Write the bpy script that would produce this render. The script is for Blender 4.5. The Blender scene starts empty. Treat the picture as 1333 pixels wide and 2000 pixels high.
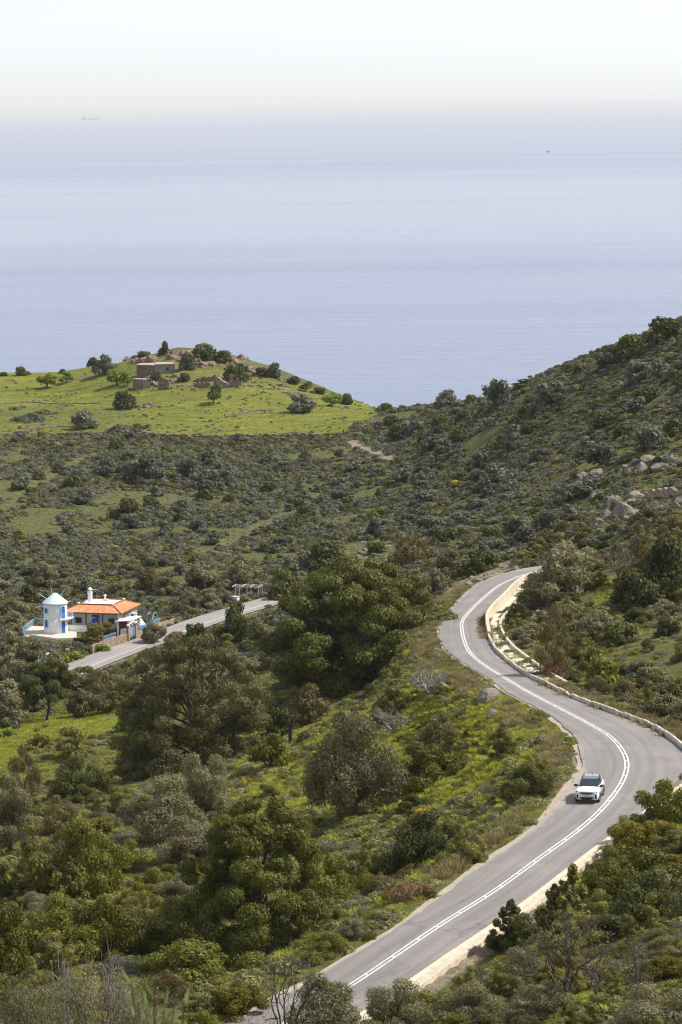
import bpy, math, random
import numpy as np
from mathutils import Vector, Matrix
R = math.radians
sc = bpy.context.scene
COL = sc.collection
rng = np.random.default_rng(7)
random.seed(7)

# ------------------------------------------------------------------ camera, sky, sun, exposure
CAM_H = 150.0                      # camera height above the sea
FPX = 6000.0                       # focal length in photo pixels
PITCH = math.atan((1000 - 207) / FPX)
ROLL = -0.0150
cam = bpy.data.cameras.new('camera'); camo = bpy.data.objects.new('camera', cam)
COL.objects.link(camo); sc.camera = camo
cam.sensor_fit = 'VERTICAL'; cam.sensor_height = 36.0
cam.lens = FPX / 2000 * 36.0
cam.clip_start = 0.5; cam.clip_end = 400000
camo.matrix_world = Matrix.Translation((0, 0, CAM_H)) @ Matrix.Rotation(math.pi / 2 - PITCH, 4, 'X') @ Matrix.Rotation(ROLL, 4, 'Z')
cam.dof.use_dof = True; cam.dof.focus_distance = 240; cam.dof.aperture_fstop = 14.0
CM = np.array(camo.matrix_world.to_3x3())

SUN_EL, SUN_AZ = 50.0, 80.0        # azimuth clockwise from +Y (the view direction)
w = bpy.data.worlds.new('World'); sc.world = w; w.use_nodes = True
nt = w.node_tree; bg = nt.nodes['Background']
sky = nt.nodes.new('ShaderNodeTexSky'); sky.sky_type = 'NISHITA'; sky.sun_disc = False
sky.sun_elevation = R(SUN_EL); sky.sun_rotation = R(SUN_AZ)
sky.air_density = 1.0; sky.dust_density = 0.35; sky.ozone_density = 5.0; sky.altitude = 150
pale = nt.nodes.new('ShaderNodeHueSaturation'); pale.inputs['Saturation'].default_value = .22; pale.inputs['Value'].default_value = .85   # tint correction: desaturates and dims the sky colour
nt.links.new(sky.outputs[0], pale.inputs['Color']); cool = nt.nodes.new('ShaderNodeMix'); cool.data_type = 'RGBA'; cool.blend_type = 'MULTIPLY'; cool.inputs[0].default_value = 1; cool.inputs[7].default_value = (.965, .98, 1.03, 1)
nt.links.new(pale.outputs[0], cool.inputs[6]); nt.links.new(cool.outputs[2], bg.inputs[0]); bg.inputs[1].default_value = 0.15
sun = bpy.data.lights.new('sun', 'SUN'); suno = bpy.data.objects.new('sun', sun); COL.objects.link(suno)
sun.energy = 4.1; sun.angle = R(0.6); sun.color = (1.0, 0.945, 0.86)
sd = Vector((math.sin(R(SUN_AZ)) * math.cos(R(SUN_EL)), math.cos(R(SUN_AZ)) * math.cos(R(SUN_EL)), math.sin(R(SUN_EL))))
suno.rotation_euler = sd.to_track_quat('Z', 'Y').to_euler(); suno.location = (60, 100, 400)
sc.view_settings.view_transform = 'Standard'; sc.view_settings.look = 'None'
sc.view_settings.exposure = 0.50; sc.view_settings.gamma = 1.0
sc.cycles.max_bounces = 6; sc.cycles.transparent_max_bounces = 4; sc.cycles.diffuse_bounces = 3
sc.cycles.glossy_bounces = 2; sc.cycles.transmission_bounces = 3; sc.cycles.volume_bounces = 0
sc.cycles.use_denoising = True; sc.cycles.filter_width = 1.15; sc.cycles.sample_clamp_indirect = 2.5

# ------------------------------------------------------------------ generic helpers
def lin(c):
    return tuple(((v / 255) / 12.92 if v / 255 <= .04045 else ((v / 255 + .055) / 1.055) ** 2.4) for v in c) + (1.0,)

def tag(o, label=None, cat=None, group=None, kind=None):
    if label: o['label'] = label
    if cat: o['category'] = cat
    if group: o['group'] = group
    if kind: o['kind'] = kind
    return o

def mesh_np(name, verts, quads=None, tris=None, smooth=False):
    """a mesh from numpy arrays"""
    me = bpy.data.meshes.new(name)
    verts = np.asarray(verts, dtype=np.float32)
    nq = 0 if quads is None else len(quads); ntr = 0 if tris is None else len(tris)
    loops = []
    if nq: loops.append(np.asarray(quads, dtype=np.int32).ravel())
    if ntr: loops.append(np.asarray(tris, dtype=np.int32).ravel())
    loops = np.concatenate(loops)
    me.vertices.add(len(verts)); me.vertices.foreach_set('co', verts.ravel())
    me.loops.add(len(loops)); me.loops.foreach_set('vertex_index', loops)
    me.polygons.add(nq + ntr)
    st = np.concatenate([np.arange(nq) * 4, nq * 4 + np.arange(ntr) * 3]).astype(np.int32)
    me.polygons.foreach_set('loop_start', st)
    if smooth: me.polygons.foreach_set('use_smooth', np.ones(nq + ntr, dtype=bool))
    me.update(calc_edges=True); me.validate()
    return me

def ob(name, me, mat=None, parent=None, loc=None, rot=None, scale=None):
    o = bpy.data.objects.new(name, me); COL.objects.link(o)
    if mat is not None:
        if len(me.materials) == 0: me.materials.append(mat)
    if parent is not None: o.parent = parent
    if loc is not None: o.location = loc
    if rot is not None: o.rotation_euler = rot
    if scale is not None: o.scale = scale
    return o

def empty(name, loc=(0, 0, 0), rz=0, scale=None):
    o = bpy.data.objects.new(name, None); COL.objects.link(o)
    o.location = loc; o.rotation_euler = (0, 0, rz); o.empty_display_size = .2
    if scale is not None: o.scale = scale
    return o

class MB:
    """collects simple solids and links them as one mesh object"""
    def __init__(s): s.v = []; s.f = []
    def add(s, vs, fs):
        b = len(s.v); s.v += [tuple(v) for v in vs]; s.f += [tuple(b + i for i in f) for f in fs]; return s
    def box(s, c, d, rz=0, rx=0, ry=0, taper=1.0):
        m = Matrix.Rotation(rz, 3, 'Z') @ Matrix.Rotation(ry, 3, 'Y') @ Matrix.Rotation(rx, 3, 'X'); vs = []
        for k in (-1, 1):
            t = taper if k > 0 else 1
            for i, j in ((-1, -1), (1, -1), (1, 1), (-1, 1)):
                vs.append(Vector(c) + m @ Vector((i * d[0] / 2 * t, j * d[1] / 2 * t, k * d[2] / 2)))
        return s.add(vs, [(3, 2, 1, 0), (4, 5, 6, 7), (0, 1, 5, 4), (1, 2, 6, 5), (2, 3, 7, 6), (3, 0, 4, 7)])
    def tube(s, pts, r, n=6, cap=True):
        pts = [Vector(p) for p in pts]
        rs = r if isinstance(r, (list, tuple)) else [r] * len(pts)
        vs = []; fs = []
        for i, p in enumerate(pts):
            t = (pts[min(i + 1, len(pts) - 1)] - pts[max(i - 1, 0)]).normalized()
            a = t.orthogonal().normalized() if i == 0 else (a - t * a.dot(t)).normalized()
            b = t.cross(a)
            for k in range(n):
                q = 2 * math.pi * k / n
                vs.append(p + (a * math.cos(q) + b * math.sin(q)) * rs[i])
        for i in range(len(pts) - 1):
            for k in range(n):
                k2 = (k + 1) % n
                fs.append((i * n + k, i * n + k2, (i + 1) * n + k2, (i + 1) * n + k))
        if cap:
            fs.append(tuple(range(n))[::-1]); fs.append(tuple((len(pts) - 1) * n + k for k in range(n)))
        return s.add(vs, fs)
    def lathe(s, prof, n=24, c=(0, 0, 0), a0=0):
        vs = []; fs = []
        for r, z in prof:
            for k in range(n):
                q = a0 + 2 * math.pi * k / n
                vs.append((c[0] + r * math.cos(q), c[1] + r * math.sin(q), c[2] + z))
        for i in range(len(prof) - 1):
            for k in range(n):
                k2 = (k + 1) % n
                fs.append((i * n + k, i * n + k2, (i + 1) * n + k2, (i + 1) * n + k))
        return s.add(vs, fs)
    def prism(s, poly, axis, a, b):
        """poly: 2D outline; axis: 'x','y','z' extrusion from a to b"""
        n = len(poly); vs = []
        for t in (a, b):
            for p, q in poly:
                vs.append({'x': (t, p, q), 'y': (p, t, q), 'z': (p, q, t)}[axis])
        fs = [tuple(range(n)), tuple(range(2 * n - 1, n - 1, -1))]
        fs += [(i, n + i, n + (i + 1) % n, (i + 1) % n) for i in range(n)]
        return s.add(vs, fs)
    def mesh(s, name, smooth=False, fix=True):
        me = bpy.data.meshes.new(name); me.from_pydata(s.v, [], s.f); me.validate()
        if fix:
            import bmesh
            bm = bmesh.new(); bm.from_mesh(me); bmesh.ops.recalc_face_normals(bm, faces=bm.faces); bm.to_mesh(me); bm.free()
        if smooth: me.polygons.foreach_set('use_smooth', [True] * len(me.polygons))
        return me
    def build(s, name, mat, parent=None, smooth=False, **k):
        return ob(name, s.mesh(name, smooth), mat, parent, **k)

# ------------------------------------------------------------------ noise in numpy
def _hash(ix, iy, seed):
    h = (ix.astype(np.int64) * 374761393 + iy.astype(np.int64) * 668265263 + seed * 1442695041) & 0x7fffffff
    h = ((h ^ (h >> 13)) * 1274126177) & 0x7fffffff
    return ((h ^ (h >> 16)) & 0xffff) / 65535.0
def vnoise(x, y, s=0):
    x = np.asarray(x, float); y = np.asarray(y, float)
    ix = np.floor(x); iy = np.floor(y); fx = x - ix; fy = y - iy
    fx = fx * fx * (3 - 2 * fx); fy = fy * fy * (3 - 2 * fy)
    a = _hash(ix, iy, s); b = _hash(ix + 1, iy, s); c = _hash(ix, iy + 1, s); d = _hash(ix + 1, iy + 1, s)
    return (a * (1 - fx) + b * fx) * (1 - fy) + (c * (1 - fx) + d * fx) * fy
def fbm(x, y, s=0, o=4):
    t = 0; a = .5
    for i in range(o):
        t = t + a * vnoise(x * 2 ** i, y * 2 ** i, s + i * 17); a *= .5
    return t / (1 - .5 ** o)
def smooth(a, b, x):
    t = np.clip((x - a) / (b - a), 0, 1); return t * t * (3 - 2 * t)

# ------------------------------------------------------------------ from a photo direction to the place it shows
def ray(px, py):
    v = CM @ np.array([(px - 666.5) / FPX, -(py - 1000) / FPX, -1.0])
    return v / v[1]
def at(px, py, drop):                      # the point seen at (px, py) that lies DROP below the camera
    v = ray(px, py); t = -drop / v[2]
    return np.array([v[0] * t, t, CAM_H - drop])
def atd(px, py, d):
    v = ray(px, py); return np.array([v[0] * d, d, CAM_H + v[2] * d])
def proj(P):
    P = np.atleast_2d(P) - np.array([0, 0, CAM_H]); q = P @ CM
    return np.stack([666.5 + FPX * q[:, 0] / -q[:, 2], 1000 - FPX * q[:, 1] / -q[:, 2]], 1)

# ------------------------------------------------------------------ roads: centre lines as measured
ROAD_C = [(395,2085,53.6),(500,2030,53.6),(600,1975,53.5),(685,1925,53.3),(788,1855,53.0),(866,1802,52.8),(966,1740,52.7),(1066,1667,52.8),(1116,1632,52.9),
 (1166,1590,53.1),(1201,1550,53.3),(1221,1515,53.6),(1224,1482,53.9),(1200,1445,54.5),(1161,1419,55.3),(1095,1384,56.8),(1032,1351,58.6),
 (982,1321,60.2),(947,1299,61.3),(923,1280,62.3),(909,1257,63.4),(902,1223,65.0),(909,1204,65.8),(943,1169,67.3),(981,1140,68.6),(1028,1121,69.6),(1075,1112,70.0),(1140,1106,70.2)]
EDGE_L = [(330,2060),(450,1992),(560,1940),(625,1905),(674,1873),(731,1843),(791,1805),(841,1768),(891,1728),(946,1688),(1006,1650),(1046,1615),(1081,1585),(1101,1550),
 (1123,1525),(1139,1494),(1127,1444),(1095,1409),(1045,1378),(997,1354),(963,1327),(931,1308),(893,1285),(868,1255),(860,1220),(898,1174),(924,1148),(981,1121),(1041,1107),(1140,1098)]
EDGE_R = [(460,2120),(600,2045),(761,1940),(816,1900),(886,1855),(966,1805),(1016,1765),(1116,1690),(1186,1635),(1251,1590),(1300,1550),(1333,1512),(1352,1495),(1345,1472),
 (1309,1446),(1264,1416),(1188,1389),(1132,1369),(1071,1340),(1019,1314),(981,1284),(960,1261),(947,1223),(955,1200),(981,1174),(1010,1145),(1040,1130),(1080,1120),(1140,1114)]
ROAD2_C = [(-140,1420,82.0),(-40,1380,82.3),(40,1346,82.5),(128,1314,82.8),(180,1293,83),(240,1270,83.2),(310,1245,83.4),(380,1219,83.6),(430,1202,83.8),(480,1187,84),(520,1176,84.1),(560,1164,84.2),(620,1148,84.4),(700,1132,84.6)]

def catmull(P, step=.7):
    P = np.asarray(P, float); out = []
    for i in range(len(P) - 1):
        p0 = P[max(i - 1, 0)]; p1 = P[i]; p2 = P[i + 1]; p3 = P[min(i + 2, len(P) - 1)]
        n = max(2, int(np.linalg.norm(p2 - p1) / step))
        for k in range(n):
            t = k / n
            out.append(.5 * (2 * p1 + (p2 - p0) * t + (2 * p0 - 5 * p1 + 4 * p2 - p3) * t * t + (3 * p1 - p0 - 3 * p2 + p3) * t ** 3))
    out.append(P[-1]); return np.array(out)
def smooth_line(L, n):
    for _ in range(n):
        M = L.copy(); M[1:-1] = (L[:-2] + 2 * L[1:-1] + L[2:]) / 4; L = M
    return L
def frames(L):
    t = np.gradient(L[:, :2], axis=0); t /= np.linalg.norm(t, axis=1)[:, None]
    return t, np.stack([-t[:, 1], t[:, 0]], 1)           # tangent, normal to the line's own left
road = smooth_line(catmull([at(*p) for p in ROAD_C]), 14)
road2 = smooth_line(catmull([at(*p) for p in ROAD2_C]), 14)
rt, rn = frames(road); r2t, r2n = frames(road2)
def edge_width(edge, side):
    """distance from the centre line out to a measured edge, station by station"""
    pts = []
    for px, py in edge:
        z = CAM_H - 58
        for _ in range(8):
            p = at(px, py, CAM_H - z); z = road[np.argmin(((road[:, :2] - p[:2]) ** 2).sum(1)), 2]
        pts.append(p)
    pts = catmull(pts, .5); d = np.full(len(road), np.nan)
    for i in range(len(road)):
        rel = pts[:, :2] - road[i, :2]
        al = rel @ rt[i]; ac = (rel @ rn[i]) * side
        m = (abs(al) < .9) & (ac > 1.5) & (ac < 12)
        if m.any(): d[i] = ac[m].min()
    idx = np.arange(len(d)); ok = ~np.isnan(d)
    d = np.interp(idx, idx[ok], d[ok])
    for _ in range(60): d[1:-1] = (d[:-2] + 2 * d[1:-1] + d[2:]) / 4
    return d
WL = edge_width(EDGE_L, 1); WR = edge_width(EDGE_R, -1)

# ------------------------------------------------------------------ terrain
CP = []
for q in [  # photo direction and the distance of the ground seen there
 (0,1430,395),(-500,1430,395),(200,1400,410),(100,1700,270),(-500,1700,270),(400,1700,260),(600,1600,268),(700,1450,320),(850,1350,328),(400,1500,360),
 (0,1600,315),(300,1600,300),(560,1350,390),(720,1330,385),(800,1240,430),(500,1480,335),(960,1500,272),(1050,1440,268),(900,1600,245),
 (0,1950,190),(0,1850,215),(-500,1950,190),(400,1900,200),(700,1750,222),(200,2000,172),
 (1333,2000,132),(1900,2000,132),(1000,2000,142),(1333,1800,163),(1900,1800,165),(1333,1650,205),(1100,1900,165),
 (1900,1650,205),(1150,1780,186),
 (0,1100,570),(-500,1100,570),(600,1100,560),(300,1100,565),(600,1000,645),(0,1000,650),(-500,1000,650),(300,1000,648),(600,900,735),(0,900,745),(300,900,742),(-500,900,745),
 (0,850,800),(300,853,795),(600,850,785),(-500,850,800),(0,790,880),(300,790,850),(600,800,830),(150,760,900),(450,760,868),
 (0,731,955),(-500,735,960),(120,728,945),(225,712,935),(300,692,925),(350,678,925),(400,684,920),(450,697,910),(540,737,890),(620,767,880),(690,788,872),(745,803,862),(560,790,850),
 (800,803,830),(870,793,800),(1000,762,740),(1120,722,715),(1200,692,700),(1270,652,690),(1333,628,680),(1900,440,640),
 (1333,800,590),(1900,760,540),(1100,850,640),(950,850,690),(800,860,750),(1240,900,560),(1100,1000,545),(900,1000,610),(900,900,690),(850,1100,520),
 (1333,1000,465),(1900,950,420),(1200,1050,480),(1333,1100,400),(1900,1100,370),(1180,1200,372),(1120,1150,405),(1333,1300,312),(1900,1300,300),(1250,1330,310),(1700,1500,255),
 (1020,1075,505)]:
    CP.append(atd(*q))
for x, y, dr in [(0,0,3.2),(0,12,7),(0,60,26),(0,100,37),(-60,60,26),(60,60,24),(-60,110,40),(60,110,34),(-150,60,30),(150,60,22),(-150,150,52),(0,-40,-6),
 (-250,400,86),(-250,650,90),(-250,900,92),(250,300,45),(250,500,35),(250,700,25),
 (0,1000,100),(-120,1010,98),(100,960,108),(200,860,95),(-250,1010,105),(60,900,100),(40,905,100),(-20,980,100),(-45,985,98),
 (0,1120,158),(-250,1120,158),(120,1080,158),(260,1000,150),(400,900,120),(-400,1120,160),(400,1150,165),(-400,800,95),(-400,400,90),(400,500,30),(400,200,20),(-400,100,60)]:
    CP.append(np.array([x, y, CAM_H - dr]))
CP = np.array(CP)
CP = np.concatenate([CP, road2[::40]])
_s = 100.0
def _tps(r2): return np.where(r2 > 0, r2 * np.log(np.maximum(r2, 1e-12)), 0)
X2 = CP[:, :2] / _s; n = len(CP)
K = _tps(((X2[:, None] - X2[None]) ** 2).sum(-1)) + np.eye(n) * 2e-3
A = np.zeros((n + 3, n + 3)); A[:n, :n] = K; A[:n, n] = 1; A[:n, n + 1:] = X2; A[n, :n] = 1; A[n + 1:, :n] = X2.T
TW = np.linalg.solve(A, np.concatenate([CP[:, 2], np.zeros(3)]))
def base_h(x, y):
    x = x / _s; y = y / _s; out = np.empty(x.shape); xf = x.ravel(); yf = y.ravel(); o = np.empty(len(xf))
    for i in range(0, len(xf), 40000):
        a = xf[i:i + 40000]; b = yf[i:i + 40000]
        r2 = (a[:, None] - X2[None, :, 0]) ** 2 + (b[:, None] - X2[None, :, 1]) ** 2
        o[i:i + 40000] = _tps(r2) @ TW[:n] + TW[n] + a * TW[n + 1] + b * TW[n + 2]
    return o.reshape(x.shape)
def axis(segs):
    out = [segs[0][0]]
    for a, b, s in segs:
        k = int(round((b - a) / s)); out += list(a + (b - a) * (np.arange(k) + 1) / k)
    return np.array(out)
GX = axis([(-420,-160,8),(-160,-105,1.8),(-105,105,.8),(105,160,1.8),(160,420,8)])
GY = axis([(-60,60,6),(60,160,1.6),(160,540,.8),(540,960,1.3),(960,1180,6)])
gx, gy = np.meshgrid(GX, GY)
print('terrain', gx.shape)
GZ = base_h(gx, gy)
small = smooth(60, 130, gy)
GZ += small * (1.6 * (fbm(gx / 26, gy / 26, 3) - .5) + .55 * (fbm(gx / 5, gy / 5, 9) - .5) + .22 * (fbm(gx / 1.7, gy / 1.7, 21, 2) - .5))
def carve(L, N, wl, wr, skirt, GZ):
    """bed the road: the ground within reach of it follows its level"""
    x0, x1 = L[:, 0].min() - 30, L[:, 0].max() + 30; y0, y1 = L[:, 1].min() - 30, L[:, 1].max() + 30
    ii = np.where((GY > y0) & (GY < y1))[0]; jj = np.where((GX > x0) & (GX < x1))[0]
    sx = gx[np.ix_(ii, jj)].ravel(); sy = gy[np.ix_(ii, jj)].ravel()
    k = np.empty(len(sx), int); dd = np.empty(len(sx))
    for i in range(0, len(sx), 20000):
        r2 = (sx[i:i+20000, None] - L[None, ::2, 0]) ** 2 + (sy[i:i+20000, None] - L[None, ::2, 1]) ** 2
        q = r2.argmin(1); k[i:i+20000] = q * 2; dd[i:i+20000] = np.sqrt(r2[np.arange(len(q)), q])
    side = (sx - L[k, 0]) * N[k, 0] + (sy - L[k, 1]) * N[k, 1]
    half = np.where(side > 0, wl[k], wr[k])
    out = dd - half
    z = GZ[np.ix_(ii, jj)].ravel()
    m = 1 - smooth(.9, skirt, out)
    target = L[k, 2] - .22
    z2 = z * (1 - m) + target * m
    lo = smooth(1.0, 9.0, out)
    if skirt == 10.0:      # the bank on the camera side starts level with the gutter's lip
        rise = L[k, 2] + .12 + .05 * (out - 1.8); m2 = (side < 0) & (sy < 232) & (out > 1.3) & (out < 16); z2 = np.where(m2, np.maximum(z2, rise), z2)
    G2 = GZ.copy(); G2[np.ix_(ii, jj)] = z2.reshape(len(ii), len(jj))
    O = np.full(GZ.shape, 99.0); O[np.ix_(ii, jj)] = out.reshape(len(ii), len(jj))
    S = np.zeros(GZ.shape); S[np.ix_(ii, jj)] = side.reshape(len(ii), len(jj))
    return G2, O, S
W2 = np.full(len(road2), 3.0)
GZ, OUT1, SIDE1 = carve(road, rn, WL, WR, 10.0, GZ)
GZ, OUT2, SIDE2 = carve(road2, r2n, W2, W2, 12.0, GZ)
def flatten(cx, cy, rx, ry, z, soft, rot=0):
    """a levelled plot"""
    global GZ
    c, s = math.cos(rot), math.sin(rot)
    u = ((gx - cx) * c + (gy - cy) * s); v = (-(gx - cx) * s + (gy - cy) * c)
    d = np.maximum(abs(u) - rx, abs(v) - ry)
    m = (1 - smooth(0, soft, d)) * (1 - 0 * d)
    near = np.minimum(OUT1, OUT2)
    m = m * smooth(.6, 2.0, near)
    GZ = GZ * (1 - m) + z * m
def gh(x, y):
    x = np.asarray(x, float); y = np.asarray(y, float)
    i = np.clip(np.searchsorted(GY, y) - 1, 0, len(GY) - 2); j = np.clip(np.searchsorted(GX, x) - 1, 0, len(GX) - 2)
    fy = (y - GY[i]) / (GY[i + 1] - GY[i]); fx = (x - GX[j]) / (GX[j + 1] - GX[j])
    return (GZ[i, j] * (1 - fx) + GZ[i, j + 1] * fx) * (1 - fy) + (GZ[i + 1, j] * (1 - fx) + GZ[i + 1, j + 1] * fx) * fy
_TS = np.arange(62, 1100, .5)
def hit(px, py, dmin=62):
    """where the sight line first meets the ground"""
    v = ray(px, py); t = _TS[_TS >= dmin]
    z = CAM_H + v[2] * t; g = gh(v[0] * t, t); k = np.where(z <= g)[0]
    if len(k) == 0:
        k = [np.argmin(z - g)]
    k = k[0]; t0 = t[k]
    if k > 0:
        a = (CAM_H + v[2] * t[k-1]) - g[k-1]; b = z[k] - g[k]
        if a > 0 >= b: t0 = t[k-1] + .5 * a / (a - b)
    return np.array([v[0] * t0, t0, float(gh(v[0] * t0, t0))])
def atr(L, N, out):
    pass
# ------------------------------------------------------------------ materials
def newmat(name):
    m = bpy.data.materials.new(name); m.use_nodes = True
    nt = m.node_tree; b = nt.nodes['Principled BSDF']; return m, nt, b
def nd(nt, typ, **k):
    n = nt.nodes.new(typ)
    for a, v in k.items():
        if a.startswith('i_'):
            key = a[2:].replace('_', ' ')
            n.inputs[int(key) if key.isdigit() else key].default_value = v
        else: setattr(n, a, v)
    return n
def ramp(nt, fac, stops, interp='LINEAR'):
    r = nt.nodes.new('ShaderNodeValToRGB'); r.color_ramp.interpolation = interp
    e = r.color_ramp.elements
    while len(e) < len(stops): e.new(.5)
    for i, (p, c) in enumerate(stops):
        e[i].position = p; e[i].color = c if len(c) == 4 else tuple(c) + (1,)
    nt.links.new(fac, r.inputs[0]); return r.outputs[0]
def mix(nt, fac, a, b, mode='MIX'):
    m = nt.nodes.new('ShaderNodeMix'); m.data_type = 'RGBA'; m.blend_type = mode
    for s, v in ((m.inputs[0], fac), (m.inputs[6], a), (m.inputs[7], b)):
        if isinstance(v, (int, float)): s.default_value = v
        elif isinstance(v, tuple): s.default_value = v if len(v) == 4 else v + (1,)
        else: nt.links.new(v, s)
    return m.outputs[2]
def mth(nt, op, a, b=0.0, c=None):
    m = nt.nodes.new('ShaderNodeMath'); m.operation = op
    for s, v in zip(m.inputs, (a, b, c)):
        if v is None: continue
        if isinstance(v, (int, float)): s.default_value = v
        else: nt.links.new(v, s)
    return m.outputs[0]
def noise(nt, scale, detail=4, rough=.55, vec=None, dist=0.0, sc3=None):
    n = nd(nt, 'ShaderNodeTexNoise'); n.inputs['Scale'].default_value = scale; n.inputs['Detail'].default_value = detail
    n.inputs['Roughness'].default_value = rough; n.inputs['Distortion'].default_value = dist
    if vec is None:
        vec = nd(nt, 'ShaderNodeTexCoord').outputs['Object']
    if sc3:
        mp = nd(nt, 'ShaderNodeMapping'); mp.inputs['Scale'].default_value = sc3; nt.links.new(vec, mp.inputs[0]); vec = mp.outputs[0]
    nt.links.new(vec, n.inputs['Vector']); return n.outputs['Fac']
def attr(nt, name, out='Fac'):
    a = nd(nt, 'ShaderNodeAttribute'); a.attribute_name = name; return a.outputs[out]
def bump(nt, b, h, strength=.3, dist=.05):
    n = nd(nt, 'ShaderNodeBump'); n.inputs['Strength'].default_value = strength; n.inputs['Distance'].default_value = dist
    nt.links.new(h, n.inputs['Height']); nt.links.new(n.outputs[0], b.inputs['Normal'])
def simple(name, col, rough=.7, var=.12, scale=6, metal=0.0, spec=.4, bmp=0.0):
    m, nt, b = newmat(name); b.inputs['Roughness'].default_value = rough; b.inputs['Metallic'].default_value = metal
    b.inputs['Specular IOR Level'].default_value = spec
    f = noise(nt, scale, 5)
    c1 = tuple(v * (1 - var) for v in col[:3]) + (1,); c2 = tuple(min(1, v * (1 + var)) for v in col[:3]) + (1,)
    nt.links.new(ramp(nt, f, [(.3, c1), (.7, c2)]), b.inputs['Base Color'])
    if bmp: bump(nt, b, f, bmp, .03)
    return m

# ground -------------------------------------------------------------
def mat_ground():
    m, nt, b = newmat('ground_soil_and_grass'); b.inputs['Roughness'].default_value = .95; b.inputs['Specular IOR Level'].default_value = .15
    zc = nd(nt, 'ShaderNodeSeparateColor'); nt.links.new(attr(nt, 'zone', 'Color'), zc.inputs[0])
    meadow, bare, litter = zc.outputs
    n1 = noise(nt, .05, 5, .6); n2 = noise(nt, .45, 5, .65); n3 = noise(nt, 2.6, 4, .7); nf = noise(nt, 9, 3, .7)
    hill = ramp(nt, n2, [(.25, (.060, .066, .022)), (.40, (.115, .130, .032)), (.52, (.180, .205, .042)), (.64, (.195, .180, .080)), (.78, (.12, .10, .06))])
    hill = mix(nt, mth(nt, 'MULTIPLY', ramp(nt, n3, [(.42, (0, 0, 0)), (.62, (1, 1, 1))]), .6), hill, (.045, .050, .022))
    hill = mix(nt, mth(nt, 'MULTIPLY', litter, .75), hill, ramp(nt, n3, [(.3, (.055, .056, .028)), (.45, (.10, .10, .045)), (.58, (.150, .160, .055)), (.72, (.17, .15, .09))]))
    # meadow: long soft bands that follow old terraces
    nb = noise(nt, .075, 6, .66, sc3=(.35, 1.5, 1.0), dist=.9)
    mea = ramp(nt, nb, [(.28, (.085, .105, .026)), (.38, (.130, .165, .026)), (.45, (.190, .225, .032)), (.52, (.235, .255, .040)), (.58, (.150, .185, .030)), (.64, (.240, .225, .080)), (.72, (.120, .120, .045))])
    mea = mix(nt, ramp(nt, n3, [(.48, (0, 0, 0)), (.7, (.55, .55, .55))]), mea, (.085, .105, .028))
    mea = mix(nt, ramp(nt, noise(nt, .16, 4, .7, sc3=(.3, 1.4, 1)), [(.60, (0, 0, 0)), (.70, (.8, .8, .8))]), mea, (.19, .165, .085))
    mea = mix(nt, 1.0, mea, (.98, .93, .90), 'MULTIPLY')
    fl = ramp(nt, noise(nt, .11, 4, .75, sc3=(.4, 2.2, 1)), [(.60, (0, 0, 0)), (.66, (1, 1, 1))])
    fl = mix(nt, ramp(nt, nf, [(.45, (0, 0, 0)), (.55, (1, 1, 1))]), (0, 0, 0), fl)
    mea = mix(nt, fl, mea, (.42, .36, .025))
    c = mix(nt, meadow, hill, mea)
    dirt = ramp(nt, n3, [(.3, (.22, .165, .115)), (.5, (.32, .26, .19)), (.7, (.42, .36, .28))])
    dn = mth(nt, 'ADD', bare, mth(nt, 'MULTIPLY', mth(nt, 'SUBTRACT', n2, .5), .9))
    c = mix(nt, ramp(nt, dn, [(.42, (0, 0, 0)), (.62, (1, 1, 1))]), c, dirt)
    c = mix(nt, mth(nt, 'MULTIPLY', mth(nt, 'SUBTRACT', nf, .3), .5), c, mix(nt, 1.0, c, (.55, .55, .5), 'MULTIPLY'))
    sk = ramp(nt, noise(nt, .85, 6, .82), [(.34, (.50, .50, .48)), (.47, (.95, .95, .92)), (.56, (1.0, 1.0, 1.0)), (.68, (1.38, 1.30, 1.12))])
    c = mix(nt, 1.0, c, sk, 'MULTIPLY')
    nt.links.new(c, b.inputs['Base Color'])
    bump(nt, b, mth(nt, 'ADD', n3, mth(nt, 'MULTIPLY', nf, .5)), .9, .35)
    return m

def poly_mask(P, poly):
    x, y = P[:, 0], P[:, 1]; ins = np.zeros(len(P), bool); n = len(poly)
    for i in range(n):
        (x1, y1), (x2, y2) = poly[i], poly[(i + 1) % n]
        c = ((y1 > y) != (y2 > y)) & (x < (x2 - x1) * (y - y1) / (y2 - y1 + 1e-12) + x1); ins ^= c
    return ins
# the plots of level ground round the house and the windmill
HX0 = at(250, 1236, 84.2)
HOUSE_Z = CAM_H - 84.0
EAVE_C = at(237, 1199, 81.0)               # front right corner of the tiled eaves
HYAW = R(-16)
hx = np.array([math.cos(HYAW), math.sin(HYAW)]); hy = np.array([-math.sin(HYAW), math.cos(HYAW)])
HC = EAVE_C[:2] - hx * 5.15 + hy * 4.85      # house centre
MILL = at(108, 1239, 84.1)
flatten(HC[0] - 1.5, HC[1] - 2, 7.5, 8.5, HOUSE_Z - .1, 9, HYAW)
flatten(MILL[0] - .5, MILL[1] + 1, 5, 3.5, HOUSE_Z - .15, 5, HYAW)

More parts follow.
